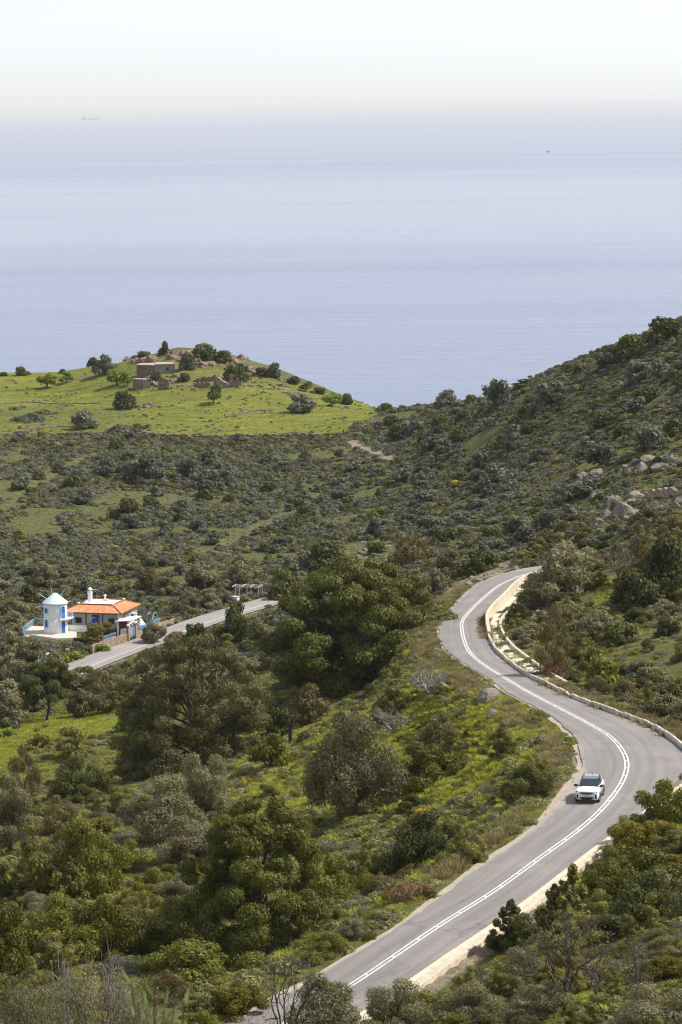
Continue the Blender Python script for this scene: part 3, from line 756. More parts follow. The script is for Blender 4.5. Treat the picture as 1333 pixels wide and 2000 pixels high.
    fr = MB()
    for a, b in zip(T, T[1:] + T[:1]): fr.tube([Vector(a) + Vector((0, 0, .13)), Vector(b) + Vector((0, 0, .13))], .11, 5)
    fr.build('roof_trim', terracotta, rf)
    for a in T: MB().box(Vector(a) + Vector((0, 0, .2)), (.32, .32, .3)).build('corner_block', white_wall, rf)
    zt = ez + rise
    ch = MB().box((-it[0] + 1.15, -it[1] + 2.2, zt + .95), (.55, .55, 1.9)).box((-it[0] + 1.15, -it[1] + 2.2, zt + 1.62), (.68, .68, .16)).build('chimney', white_wall, rf)
    MB().box((-it[0] + 1.15, -it[1] + 2.2, zt + 2.02), (.42, .42, .28)).build('flue', black_m, ch) if False else None
    cp = MB().lathe([(.16, 1.85), (.16, 2.1), (.40, 2.1), (.36, 2.28), (.14, 2.5), (0, 2.54)], 12, (-it[0] + 1.15, -it[1] + 2.2, zt)); cp.build('chimney_cap', white_wall, rf, smooth=False)
    c2 = MB().lathe([(.17, 0), (.17, .85), (.30, .86), (.27, 1.0), (0, 1.14)], 10, (.1, it[1] - 1.2, zt)).build('vent_pipe', grey_wall, rf)
    MB().box((.35, it[1] - 1.5, zt + .2), (.75, .4, .4)).build('roof_box', cream_wall, rf)
    an = MB().tube([(-it[0] + 1.6, -it[1] + 2.3, zt), (-it[0] + 1.6, -it[1] + 2.3, zt + 2.3)], .03, 4).tube([(-it[0] + 1.3, -it[1] + 2.3, zt + 2.1), (-it[0] + 2.5, -it[1] + 2.5, zt + 2.1)], .025, 4)
    for k in range(6): an.tube([(-it[0] + 1.4 + .2 * k, -it[1] + 2.1 + .02 * k, zt + 2.1), (-it[0] + 1.4 + .2 * k, -it[1] + 2.6 + .02 * k, zt + 2.1)], .018, 4)
    an.build('aerial', metal_grey, t)
    an = MB().tube([(-it[0] + 2.9, -it[1] + .6, zt), (-it[0] + 2.9, -it[1] + .6, zt + 1.5)], .025, 4).build('mast', metal_grey, t)
house()
def ground_box(name, mat, c, d, rz, label, cat, top=None):
    o = MB().box((0, 0, d[2] / 2 - .6), (d[0], d[1], d[2] + 1.2)).build(name, mat, None, loc=c, rot=(0, 0, rz)); tag(o, label, cat); return o
# the terrace beside the windmill, its railing and supporting wall
ter = MB(); TZ = HOUSE_Z + .05
tp = [at(44, 1237, CAM_H - TZ), at(66, 1220, CAM_H - TZ), at(92, 1218, CAM_H - TZ), at(150, 1224, CAM_H - TZ), at(150, 1246, CAM_H - TZ), at(112, 1247.5, CAM_H - TZ), at(62, 1240, CAM_H - TZ), at(50, 1242, CAM_H - TZ)]
tt = empty('terrace', tuple(tp[6][:2]) + (HOUSE_Z,)); tag(tt, 'cream paved terrace with white retaining walls around the foot of the windmill', 'terrace')
o0 = Vector(tt.location)
MB().prism([(p[0] - o0.x, p[1] - o0.y) for p in tp], 'z', -.25, .05).build('slab', cream_floor, tt)
MB().prism([(p[0] - o0.x, p[1] - o0.y) for p in [tp[7], tp[6], tp[5], tp[4], tp[4] + np.array([0, .5, 0]), tp[5] + np.array([0, .5, 0]), tp[6] + np.array([0, .5, 0]), tp[7] + np.array([0, .5, 0])]], 'z', -2.6, .06 - .32).build('retaining_wall', grey_wall, tt)
f_ = MB()
for a, b in ((tp[6], tp[5]), (tp[5], tp[4])):
    a = Vector(a) - o0; b = Vector(b) - o0; a.z = b.z = 0; c = (a + b) / 2; f_.box(c + Vector((0, -.05, -.02)), ((b - a).length, .14, .35), rz=math.atan2((b - a).y, (b - a).x))
f_.build('kerb', white_wall, tt)
rl = rail_run([tp[7], tp[0], tp[1], tp[2]], .95, .42); o = rl.build('terrace_railing', light_blue); tag(o, 'pale blue iron railing around the open side of the windmill terrace', 'railing')
# grey retaining wall below the terrace with a pipe laid on it
a = at(84, 1258, 85.0); b = at(123, 1249, 85.0); c = (a + b) / 2
rw = empty('retaining_wall', (c[0], c[1], HOUSE_Z - 2.4), math.atan2(b[1] - a[1], b[0] - a[0])); tag(rw, 'grey block retaining wall with a sloping white pipe below the windmill', 'wall')
ln = float(np.linalg.norm(b - a)); MB().prism([(-ln/2 - 1, -1.2), (ln/2, -1.2), (ln/2, 1.75), (ln/2 - .5, 1.75), (-ln/2 - 1, .1)], 'y', -.12, .12).build('wall_panel', grey_wall, rw)
MB().tube([(-ln/2 - 1, -.25, .2), (ln/2 - .3, -.25, 1.95)], .05, 5).build('pipe', cream_wall, rw)

# ------------------------------------------------------------------ walls, gate and fences along the lower road
def s2(px, py):
    """station on the lower road seen at px"""
    p = at(px, py, 84); return int(((road2[:, :2] - p[:2]) ** 2).sum(1).argmin())
def roadside_wall(name, pa, pb, off, h0, h1, mat, label, cat, thick=.42, rough=.06):
    i0, i1 = s2(*pa), s2(*pb); L = road2[i0:i1]; N = r2n[i0:i1]; n = len(L); vs = []; fs = []
    for i in range(n):
        f = i / (n - 1); h = h0 + (h1 - h0) * f + rough * random.uniform(-1, 1); g = L[i, 2] - .3
        for o_, z in ((off, g), (off, L[i, 2] + h), (off + thick, L[i, 2] + h + rough * random.uniform(-.6, .6)), (off + thick, g)):
            vs.append((L[i, 0] + N[i, 0] * (o_ + rough * random.uniform(-.6, .6)), L[i, 1] + N[i, 1] * o_, z))
    for i in range(n - 1):
        for k in range(4): fs.append((i * 4 + k, i * 4 + (k + 1) % 4, (i + 1) * 4 + (k + 1) % 4, (i + 1) * 4 + k))
    fs.append((0, 1, 2, 3)); fs.append(tuple((n - 1) * 4 + k for k in (3, 2, 1, 0)))
    o = MB().add(vs, fs).build(name, mat); tag(o, label, cat); return L, N
L, N = roadside_wall('stone_wall', (186, 1284), (256, 1256), 3.7, 1.05, 1.0, stone_wall, 'brown rubble stone wall under the blue railing beside the lower road', 'wall')
pts = [(L[i, 0] + N[i, 0] * 3.9, L[i, 1] + N[i, 1] * 3.9, L[i, 2] + 1.0) for i in range(6, len(L), 6)]
tag(rail_run(pts, .75, .45, 'o').build('wall_railing', rail_blue), 'blue iron scroll railing on top of the rubble stone wall', 'railing')
i = s2(258, 1256); 
def gate_post(i, off, label):
    p = road2[i] + np.array([r2n[i][0] * off, r2n[i][1] * off, 0]); t = empty('gate_post', tuple(p), math.atan2(*r2t[i][::-1])); tag(t, label, 'gate post')
    MB().box((0, 0, .85), (.42, .42, 2.1)).build('pillar', orange_stone, t); MB().box((0, 0, 1.95), (.52, .52, .1)).build('cap', terracotta, t)
    MB().lathe([(0.02, 2.0), (.14, 2.02), (.22, 2.14), (.22, 2.26), (.14, 2.38), (0, 2.42)], 12).build('ball', white_wall, t, smooth=True); return p
gi0, gi1 = s2(259, 1256), s2(276, 1250)
g0 = gate_post(gi0, 3.9, 'orange stone gate post with white ball where the stone wall ends'); g1 = gate_post(gi1, 4.0, 'orange stone gate post with white ball on the uphill side of the blue gate')
gt = empty('gate', tuple(g0), math.atan2(g1[1] - g0[1], g1[0] - g0[0])); tag(gt, 'blue iron double gate between two orange posts at the road', 'gate')
gw = float(np.linalg.norm(g1 - g0)); 
for k in range(2):
    a, b = .25 + k * (gw - .5) / 2, .25 + (k + 1) * (gw - .5) / 2
    m = rail_run([(a, 0, .12), (b, 0, .12)], 1.5, .3, 'x', .03); m.box((a + .04, 0, .9), (.1, .06, 1.6)); m.box((b - .04, 0, .9), (.1, .06, 1.6)); m.build('gate_leaf', rail_blue if k else light_blue, gt)
L, N = roadside_wall('low_wall', (278, 1250), (300, 1240), 4.0, .45, .45, stone_wall, 'low stone footing under the fence uphill of the blue gate', 'wall')
pts = [(L[i, 0] + N[i, 0] * 4.2, L[i, 1] + N[i, 1] * 4.2, L[i, 2] + .4) for i in range(0, len(L), 6)]
tag(rail_run(pts, 1.0, .4, 'x').build('fence', light_blue), 'pale blue lattice fence uphill of the gate, in front of the garden', 'fence')
roadside_wall('dry_stone_wall', (316, 1240), (360, 1218), 3.9, .75, .55, stone_wall, 'low dry stone wall beside the road below the white garden parasol', 'wall')
roadside_wall('painted_wall', (118, 1318), (146, 1306), 6.3, 1.5, 1.4, pale_blue, 'pale blue and white painted wall below the grey retaining wall', 'wall', .3, .03)
roadside_wall('stone_kerb_wall', (112, 1322), (150, 1306), 4.2, .75, .9, stone_wall, 'short brown stone wall at the road below the painted wall', 'wall')
i = s2(152, 1300); p = road2[i] + np.array([r2n[i][0] * 4.6, r2n[i][1] * 4.6, 0])
tq = empty('brick_post', tuple(p)); tag(tq, 'square brown brick post at the end of the pale blue painted wall', 'post')
MB().box((0, 0, .6), (.5, .5, 1.8)).build('shaft', orange_stone, tq); MB().box((0, 0, 1.55), (.6, .6, .1)).build('cap', concrete, tq)
def along(px, py, off):
    i = s2(px, py); p = road2[i] + np.array([r2n[i][0] * off, r2n[i][1] * off, 0]); return Vector((p[0], p[1], float(gh(p[0], p[1])))), math.atan2(r2t[i][1], r2t[i][0])
p, a = along(178, 1290, 6.2)
t = empty('barrel', p); tag(t, 'dark blue plastic barrel at the foot of the garden slope', 'barrel')
MB().lathe([(0, 0), (.38, 0), (.42, .3), (.42, .8), (.38, 1.1)], 14).build('drum', simple('dark_blue_plastic', (.05, .07, .16), .4), t, smooth=True); MB().lathe([(.40, 1.08), (.40, 1.14), (0, 1.15)], 14).build('lid', black_m, t)
# covered barbecue corner: white posts with a roof, a blue chair and parasol
p, a = along(302, 1241, 7.5)
t = empty('garden_shelter', p, a); tag(t, 'small white garden shelter with a dark opening behind the lattice fence', 'shelter')
for x in (-2.0, 2.0):
    for y in (-1, 1): MB().box((x, y, 1.2), (.22, .22, 2.6)).build('post', white_wall, t)
MB().box((-.2, 1.0, 1.1), (3.0, .2, 2.2)).build('back_wall', brown_wood, t)
MB().box((0, 0, 2.52), (4.6, 2.5, .14), rx=R(-6)).build('roof', white_wall, t); MB().box((-1.3, 0, .55), (.9, 1.4, 1.1)).build('oven', white_wall, t)
p, a = along(318, 1236, 6.4)
t = empty('parasol', p); tag(t, 'closed blue and white garden parasol above the dry stone wall', 'parasol')
MB().tube([(0, 0, 0), (0, 0, 2.2)], .04, 6).build('pole', metal_grey, t)
MB().lathe([(1.15, .75), (.62, 1.5), (.2, 2.1), (0, 2.35)], 8).build('canopy', white_wall, t)
MB().lathe([(1.17, .74), (.75, 1.32)], 8, a0=.02).build('border', blue_paint, t)
p, a = along(288, 1244, 6.0)
t = empty('plastic_tank', p, a); tag(t, 'bright blue plastic water tank standing behind the lattice fence', 'tank')
MB().lathe([(0, 0), (.5, 0), (.55, .2), (.55, 1.1), (.42, 1.3), (.15, 1.38), (0, 1.38)], 14).build('body', simple('bright_blue_plastic', (.02, .10, .62), .35), t, smooth=True); MB().lathe([(.16, 1.38), (.16, 1.46), (0, 1.46)], 10).build('cap', black_m, t)
p, a = along(352, 1226, 6.6)
t = empty('garden_arch', p, a); tag(t, 'blue and white lattice garden arch beside the road under the olives', 'arch')
for y in (-.5, .5): MB().tube([(-1.3, y, 0), (-1.2, y, 1.5), (-.7, y, 2.2), (0, y, 2.45), (.7, y, 2.2), (1.2, y, 1.5), (1.3, y, 0)], .06, 5).build('hoop', light_blue, t)
for z, x in ((.5, 1.28), (1.0, 1.24), (1.5, 1.2), (2.2, .7)):
    for s in (-1, 1): MB().tube([(s * x, -.5, z), (s * x, .5, z)], .035, 4).build('rung', light_blue, t)
p, a = along(340, 1230, 6.3)
o = rail_run([p, p + Vector((math.cos(a) * 4.5, math.sin(a) * 4.5, .2))], .9, .4).build('garden_fence', light_blue); tag(o, 'short pale blue lattice fence between the parasol and the garden arch', 'fence')
# pergola frame beyond the olives
p = hit(487, 1166)
t = empty('pergola', tuple(p), R(-14)); tag(t, 'bare white pipe pergola frame standing at the edge of the lower road', 'pergola')
for x in (-2.1, 0, 2.1):
    for y in (-1.3, 1.3): MB().tube([(x, y, -.3), (x, y, 1.9)], .05, 5).build('post', grey_wall, t)
pr = MB()
for y in (-1.3, 0, 1.3): pr.tube([(-2.6, y, 1.95), (2.3, y, 1.95)], .045, 5)
for x in (-2.6, -1, .6, 2.1): pr.tube([(x, -1.4, 2.0), (x, 1.4, 2.0)], .04, 5)
pr.build('roof_frame', grey_wall, t)
p = hit(453, 1176)
t = empty('white_hut', tuple(p), R(-20)); tag(t, 'low whitewashed garden hut half hidden by olives beyond the road', 'hut')
MB().box((0, 0, .4), (2.4, 1.2, 1.0)).build('wall', white_wall, t); MB().box((0, 0, .96), (2.6, 1.4, .10)).build('roof', concrete, t); MB().box((.2, -.62, .35), (.6, .06, .8)).build('door', dark_glass, t)

# ------------------------------------------------------------------ concrete beside the near road
def r1(px, py):
    p = at(px, py, 53 if py > 1450 else 60)
    q = proj(road); return int((((q - np.array([px, py])) / np.array([1, 1])) ** 2).sum(1).argmin())
def conc_strip(name, i0, i1, prof, mat, label, cat, extra=None, kind=None):
    """a section (offset to the right of the road edge, height) carried along the road"""
    vs = []; fs = []; n = i1 - i0; m = len(prof(0.0))
    rj = random.Random(i0); jz = jo = 0
    for k in range(n):
        if k % 3 == 0 and 'kerb' in name: jz = rj.uniform(-.07, .04) - (.16 if rj.random() < .07 else 0); jo = rj.uniform(-.035, .035)
        i = i0 + k; pr = prof(k / (n - 1)); pr = [(o_ + jo, z + (jz if z > .1 else 0)) for o_, z in pr]
        for o_, z in pr:
            oo = WR[i] + o_; vs.append((road[i, 0] - rn[i, 0] * oo, road[i, 1] - rn[i, 1] * oo, road[i, 2] + z))
    for k in range(n - 1):
        for j in range(m): fs.append((k * m + j, k * m + (j + 1) % m, (k + 1) * m + (j + 1) % m, (k + 1) * m + j))
    fs.append(tuple(range(m))); fs.append(tuple((n - 1) * m + j for j in range(m))[::-1])
    o = MB().add(vs, fs).build(name, mat); tag(o, label, cat, kind=kind); return o
iA, iB = r1(600, 1975), r1(1201, 1550)
conc_strip('concrete_apron', 0, iB + 6, lambda f: [(-.01, -.4), (-.01, .02), (.35, .0), (1.35 - .75 * f, .10), (1.45 - .75 * f, .30 - .05 * f), (1.70 - .8 * f, .32 - .05 * f), (1.75 - .8 * f, -.4)], cream_conc,
           'long cream concrete gutter along the near bend of the road', 'gutter')
iC, iD = r1(1200, 1445), r1(909, 1240)
iE = r1(1000, 1128)
conc_strip('concrete_kerb', iC - 26, iD, lambda f: [(.05, -.4), (.05, .33), (.10, .37), (.26, .37), (.31, .33), (.31, -.5)], kerb_white,
           'low weathered white concrete kerb wall around the outer bend of the road', 'kerb wall')
conc_strip('concrete_wall', iD, iE, lambda f: [(.1, -.4), (.08, .42 + .62 * min(1, f * 6)), (.16, .48 + .62 * min(1, f * 6)), (.52, .48 + .62 * min(1, f * 6)), (.56, -1.2)], cream_conc,
           'cream concrete parapet wall at the upper bend beside dry grass', 'wall')
iF = r1(1000, 1330)
conc_strip('drain_channel', iF - 6, iE, lambda f: [(.6, -.6), (.6, -.12), (2.2 + .4 * math.sin(f * 9), -.10), (2.25 + .4 * math.sin(f * 9), .25), (2.5 + .4 * math.sin(f * 9), .28), (2.6 + .4 * math.sin(f * 9), -.6)], cream_floor,
           'stepped sandy concrete drain channel behind the parapet and kerb', 'channel')
# ------------------------------------------------------------------ the ruins on the hill
random.seed(11)
def ruin_wall(pts, h, thick, seedv, broken=.5, step=.45):
    """rubble wall with a broken crest along local points"""
    m = MB(); rr = random.Random(seedv)
    P = []
    for a, b in zip(pts[:-1], pts[1:]):
        a = Vector(a); b = Vector(b); n = max(1, int((b - a).length / step)); P += [a + (b - a) * i / n for i in range(n)]
    P.append(Vector(pts[-1])); hs = []; c = h if not callable(h) else None
    for i, p in enumerate(P):
        f = i / (len(P) - 1); hh = (h(f) if callable(h) else h) + rr.uniform(-broken, broken * .3); hs.append(max(.25, hh))
    vs = []; fs = []
    for i, p in enumerate(P):
        t = (P[min(i + 1, len(P) - 1)] - P[max(i - 1, 0)]).normalized(); nn = Vector((-t.y, t.x, 0)) * thick / 2
        j = [rr.uniform(-.05, .05) for _ in range(4)]
        vs += [p - nn + Vector((0, 0, -1)), p - nn * (1 + j[0]) + Vector((0, 0, hs[i])), p + nn * (1 + j[1]) + Vector((0, 0, hs[i] + j[2] * 3)), p + nn + Vector((0, 0, -1))]
    for i in range(len(P) - 1):
        for k in range(4): fs.append((i * 4 + k, i * 4 + (k + 1) % 4, (i + 1) * 4 + (k + 1) % 4, (i + 1) * 4 + k))
    fs.append((0, 1, 2, 3)); fs.append(tuple((len(P) - 1) * 4 + k for k in (3, 2, 1, 0)))
    return m.add(vs, fs)
def ruin_house():
    p = hit(304, 733); sc_ = p[1] / FPX
    # left wall: px 266-303 (turned away), front: 303-341
    t = empty('ruined_house', (p[0], p[1], p[2] - .2), 0); tag(t, 'flat roofed ruined stone house with two small windows below the crag', 'ruined house')
    h = 3.1
    a = Vector((-5.6, 2.6, 0)); b = Vector((0, 0, 0)); c = Vector((5.6, 1.1, 0)); d = Vector((4.4, 6.2, 0)); e = Vector((-4.4, 7.2, 0))
    def wallp(a, b, hh, th=.5):
        m = MB(); n = (b - a).normalized(); nn = Vector((-n.y, n.x, 0)) * th
        m.add([a + Vector((0, 0, -1.5)), b + Vector((0, 0, -1.5)), b + Vector((0, 0, hh)), a + Vector((0, 0, hh)), a + nn + Vector((0, 0, -1.5)), b + nn + Vector((0, 0, -1.5)), b + nn + Vector((0, 0, hh)), a + nn + Vector((0, 0, hh))],
              [(0, 1, 2, 3), (7, 6, 5, 4), (0, 4, 5, 1), (1, 5, 6, 2), (2, 6, 7, 3), (3, 7, 4, 0)]); return m
    wallp(a, b, h - .1).build('side_wall', ruin_brown, t); wallp(b, c, h + .1).build('front_wall', ruin_grey, t)
    wallp(c, d, h).build('end_wall', ruin_grey, t); wallp(e, a, h - .2).build('end_wall', ruin_brown, t)
    MB().prism([(-5.9, 2.5), (-.1, -.2), (.2, 3.3), (-.3, 7.1), (-4.6, 7.5)], 'z', h - .08, h + .12).build('roof_slab', ruin_roof, t)
    MB().prism([(.05, -.25), (5.8, .9), (4.6, 6.5), (-.2, 7.1)], 'z', h + .12, h + .34).build('roof_slab', ruin_roof, t)
    def win(a, b, f, z, wd, ht):
        n = (b - a).normalized(); c = a + (b - a) * f; nn = Vector((-n.y, n.x, 0)); rz = math.atan2(n.y, n.x)
        fr = MB().box(c - nn * .02 + Vector((0, 0, z)), (wd + .3, .12, ht + .3), rz).build('window', ruin_roof, t); MB().box(c - nn * .06 + Vector((0, 0, z)), (wd, .12, ht), rz).build('opening', black_m, fr)  # solid black box paints the darkness inside the window hole
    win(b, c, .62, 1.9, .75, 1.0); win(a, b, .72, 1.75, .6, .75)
ruin_house()
def ruin(px, py, label, parts, yaw=0):
    p = hit(px, py); t = empty('ruined_wall', tuple(p), yaw); tag(t, label, 'ruin')
    for nm, m, mt in parts: m.build(nm, mt, t)
p = hit(278, 758)
ruin(278, 760, 'small roofless stone hut with a broken white top in front of the ruined house', [
    ('front_wall', ruin_wall([(-2.4, 1.6, 0), (.2, 0, 0)], 2.5, .6, 3, .25), ruin_brown), ('gable', ruin_wall([(.2, 0, 0), (2.3, .4, 0)], lambda f: 3.0 - 1.0 * f, .6, 4, .3), ruin_grey),
    ('end_wall', ruin_wall([(-2.4, 1.6, 0), (-1.2, 4, 0), (2.6, 3.2, 0)], 2.7, .6, 5, .25), ruin_brown), ('roof_slab', MB().box((-.7, 1.9, 2.75), (3.8, 2.2, .18), R(-28)), ruin_roof)])
ruin(320, 761, 'leaning brown wall fragment standing alone between rubble heaps', [('fragment', ruin_wall([(-1.6, .5, 0), (1.7, 0, 0)], lambda f: 1.4 + 2.2 * math.sin(2.4 * f + .4), .7, 8, .4), ruin_brown)])
ruin(400, 757, 'low ruined brown walls behind the bright green tree', [('front_wall', ruin_wall([(-3, .4, 0), (1.5, -.4, 0), (2.4, 2.5, 0)], 1.6, .7, 9, .5), ruin_brown), ('back_wall', ruin_wall([(-2.6, 4, 0), (1.5, 3.4, 0), (4, 3, 0)], lambda f: 2.4 + f, .7, 10, .6), ruin_brown)])
ruin(452, 757, 'ruined gable end with one window hole, farthest from the flat roofed house', [
    ('gable', ruin_wall([(-.2, 0, 0), (2.1, .5, 0)], lambda f: 3.9 if f < .6 else 3.0, .7, 12, .35), ruin_brown), ('side_wall', ruin_wall([(-4.4, 2.4, 0), (-.2, 0, 0)], lambda f: 3.2 - 2.2 * f, .7, 13, .4), ruin_grey),
    ('back_wall', ruin_wall([(-3.5, 5, 0), (2.8, 4, 0)], 1.5, .7, 14, .6), ruin_brown), ('opening', MB().box((1.0, -.14, 2.6), (.55, .2, .8), R(12)), black_m)])  # the gable's hole is a black box, its shade painted
# ------------------------------------------------------------------ vegetation: leaves and wood
def leaf_mat(name, cols, sat=.5, transl=.35, patch=.9, rough=.6, spec=.25):
    """cols: dark, mid, light, odd (dry or flowering) leaf colours"""
    m = bpy.data.materials.new(name); m.use_nodes = True; nt = m.node_tree; nt.nodes.clear()
    out = nt.nodes.new('ShaderNodeOutputMaterial')
    isl = nd(nt, 'ShaderNodeNewGeometry').outputs['Random Per Island']; rnd = nd(nt, 'ShaderNodeObjectInfo').outputs['Random']
    pos = nd(nt, 'ShaderNodeNewGeometry').outputs['Position']
    pn = noise(nt, patch, 3, .6, pos)
    f = mth(nt, 'ADD', mth(nt, 'MULTIPLY', isl, .5), mth(nt, 'MULTIPLY', pn, .75)); f = mth(nt, 'ADD', f, mth(nt, 'MULTIPLY', mth(nt, 'SUBTRACT', rnd, .5), .35))
    c = ramp(nt, f, [(.30, cols[0]), (.55, cols[1]), (.82, cols[2])])
    if len(cols) > 3:
        c = mix(nt, ramp(nt, mth(nt, 'FRACT', mth(nt, 'MULTIPLY', isl, 7.31)), [(.90, (0, 0, 0)), (.93, (.8, .8, .8))]), c, cols[3])
    pb = nt.nodes.new('ShaderNodeBsdfPrincipled'); nt.links.new(c, pb.inputs['Base Color']); pb.inputs['Roughness'].default_value = rough; pb.inputs['Specular IOR Level'].default_value = spec
    tr = nt.nodes.new('ShaderNodeBsdfTranslucent'); nt.links.new(mix(nt, 1.0, c, (1.0, 1.0, .55), 'MULTIPLY'), tr.inputs['Color'])
    ms = nt.nodes.new('ShaderNodeMixShader'); ms.inputs[0].default_value = transl
    nt.links.new(pb.outputs[0], ms.inputs[1]); nt.links.new(tr.outputs[0], ms.inputs[2]); nt.links.new(ms.outputs[0], out.inputs[0]); return m
LM = dict(
 olive=leaf_mat('olive_leaves', [(0.099, 0.097, 0.050), (0.186, 0.177, 0.091), (0.315, 0.297, 0.179), (0.212, 0.153, 0.071)]),
 far=leaf_mat('far_olive_leaves', [(0.076, 0.084, 0.068), (0.138, 0.148, 0.111), (0.240, 0.248, 0.197)]),
 dark=leaf_mat('dark_evergreen_leaves', [(0.039, 0.045, 0.014), (0.077, 0.085, 0.023), (0.145, 0.156, 0.042)]),
 lentisk=leaf_mat('mastic_leaves', [(0.058, 0.065, 0.009), (0.122, 0.133, 0.018), (0.218, 0.227, 0.035), (0.197, 0.120, 0.022)]),
 pine=leaf_mat('pine_needles', [(0.050, 0.058, 0.009), (0.110, 0.122, 0.019), (0.204, 0.218, 0.040), (0.125, 0.090, 0.033)], transl=.3),
 brown_pine=leaf_mat('brownish_pine_needles', [(0.043, 0.046, 0.015), (0.100, 0.100, 0.033), (0.172, 0.164, 0.059), (0.191, 0.123, 0.065)], transl=.3),
 juniper=leaf_mat('juniper_leaves', [(0.083, 0.082, 0.020), (0.161, 0.157, 0.037), (0.276, 0.261, 0.070), (0.232, 0.152, 0.061)]),
 brown=leaf_mat('brownish_leaves', [(0.067, 0.060, 0.023), (0.132, 0.113, 0.042), (0.212, 0.176, 0.072), (0.212, 0.113, 0.046)]),
 heath=leaf_mat('grey_purple_heath', [(0.077, 0.073, 0.062), (0.138, 0.131, 0.109), (0.226, 0.215, 0.178), (0.264, 0.228, 0.190)]),
 cushion=leaf_mat('cushion_shrub', [(0.107, 0.107, 0.045), (0.215, 0.215, 0.082), (0.359, 0.343, 0.159), (0.449, 0.322, 0.201)]),
 green=leaf_mat('fresh_green_leaves', [(0.084, 0.114, 0.015), (0.164, 0.215, 0.025), (0.266, 0.329, 0.044)]),
 golden=leaf_mat('golden_green_leaves', [(0.079, 0.075, 0.009), (0.172, 0.151, 0.016), (0.278, 0.226, 0.030), (0.265, 0.126, 0.023)]),
 dry=leaf_mat('dry_grass_blades', [(.16, .12, .065), (.27, .21, .12), (.40, .32, .20)]),
 grass=leaf_mat('green_grass_blades', [(0.200, 0.220, 0.033), (0.327, 0.351, 0.047), (0.470, 0.480, 0.083), (0.599, 0.480, 0.183)]),
 rust=leaf_mat('rusty_red_twigs', [(0.108, 0.047, 0.027), (0.189, 0.088, 0.047), (0.270, 0.149, 0.081)]),
 flower=leaf_mat('yellow_flowers', [(.50, .36, .01), (.65, .48, .015), (.75, .58, .03)]),
 red_green=leaf_mat('red_tinged_garden_leaves', [(0.081, 0.088, 0.017), (0.147, 0.151, 0.029), (0.212, 0.201, 0.058), (0.397, 0.063, 0.035)]))
def mat_bark(name, a, b):
    m, nt, bb = newmat(name); bb.inputs['Roughness'].default_value = .9; bb.inputs['Specular IOR Level'].default_value = .2
    nt.links.new(ramp(nt, noise(nt, 7, 4, .7, sc3=(1, 1, .3)), [(.3, a), (.7, b)]), bb.inputs['Base Color']); return m
bark = mat_bark('grey_brown_bark', (.055, .042, .032), (.13, .105, .085)); dead_bark = mat_bark('bleached_twigs', (.20, .185, .17), (.36, .34, .31)); dark_bark = mat_bark('dark_bark', (.025, .02, .016), (.06, .048, .038)); twig_bark = mat_bark('brown_twigs', (.11, .085, .065), (.21, .17, .14))

def unit(v): return v / np.maximum(np.linalg.norm(v, axis=-1, keepdims=True), 1e-9)
def leaf_quads(P, nrm, ln, wd, g, up=0.0, spread=1.0):
    """one small pointed leaf or spray at every point, turned roughly outwards"""
    n = len(P); nn = unit(unit(nrm + 1e-6) + .55 * spread * g.normal(size=(n, 3))); a = g.normal(size=(n, 3)) + np.array([0, 0, up * 1.6]); a = unit(a - (a * nn).sum(1)[:, None] * nn)
    b = np.cross(nn, a); L = (ln * g.uniform(.6, 1.4, n))[:, None] / 2; W = (wd * g.uniform(.6, 1.4, n))[:, None] / 2
    v = np.stack([P - a * L, P + b * W - a * L * .1, P + a * L, P - b * W - a * L * .1], 1).reshape(-1, 3)
    return v, np.arange(4 * n).reshape(n, 4)
def tube_np(pts, rad, n=5):
    pts = np.asarray(pts, float); rad = np.asarray(rad, float); t = unit(np.gradient(pts, axis=0)); ref = np.array([.3, .9, .2]); a = unit(np.cross(t, ref)); b = np.cross(t, a)
    q = 2 * np.pi * np.arange(n) / n
    v = pts[:, None] + rad[:, None, None] * (a[:, None] * np.cos(q)[None, :, None] + b[:, None] * np.sin(q)[None, :, None])
    k = len(pts); i = (np.arange(k - 1)[:, None] * n + np.arange(n)[None]); j = (np.arange(k - 1)[:, None] * n + (np.arange(n)[None] + 1) % n)
    return v.reshape(-1, 3), np.stack([i, j, j + n, i + n], -1).reshape(-1, 4)
def join(parts):
    V_, Q_, o = [], [], 0
    for v, q in parts: V_.append(v); Q_.append(q + o); o += len(v)
    return np.concatenate(V_), np.concatenate(Q_)
def wig(a, b, g, n=5, amp=.12, sag=0.0):
    a = np.asarray(a, float); b = np.asarray(b, float); t = np.linspace(0, 1, n)[:, None]; L = np.linalg.norm(b - a)
    p = a + (b - a) * t + g.normal(size=(n, 3)) * amp * L * np.sin(np.pi * t) * .6; p[:, 2] += sag * L * np.sin(np.pi * t[:, 0]); return p
def lobes_dome(g, n, R_, H, low=.1, jag=.25, rmin=.28, rmax=.45):
    """centres and radii of the clumps that make an uneven crown R_ wide (radius) and H high"""
    out = []
    for i in range(n):
        th = g.uniform(0, 2 * np.pi); u = g.uniform(0, 1) ** .6; ph = g.uniform(low, 1)
        rr = R_ * (1 - rmin) * math.sqrt(max(0, 1 - (ph - .35) ** 2 / .5)) * u
        z = H * ph * (1 + jag * g.uniform(-1, .6)) * (1 - .25 * u ** 2)
        r = R_ * g.uniform(rmin, rmax); out.append((rr * math.cos(th), rr * math.sin(th), max(z - r * .5, r * .35), r))
    return np.array(out)
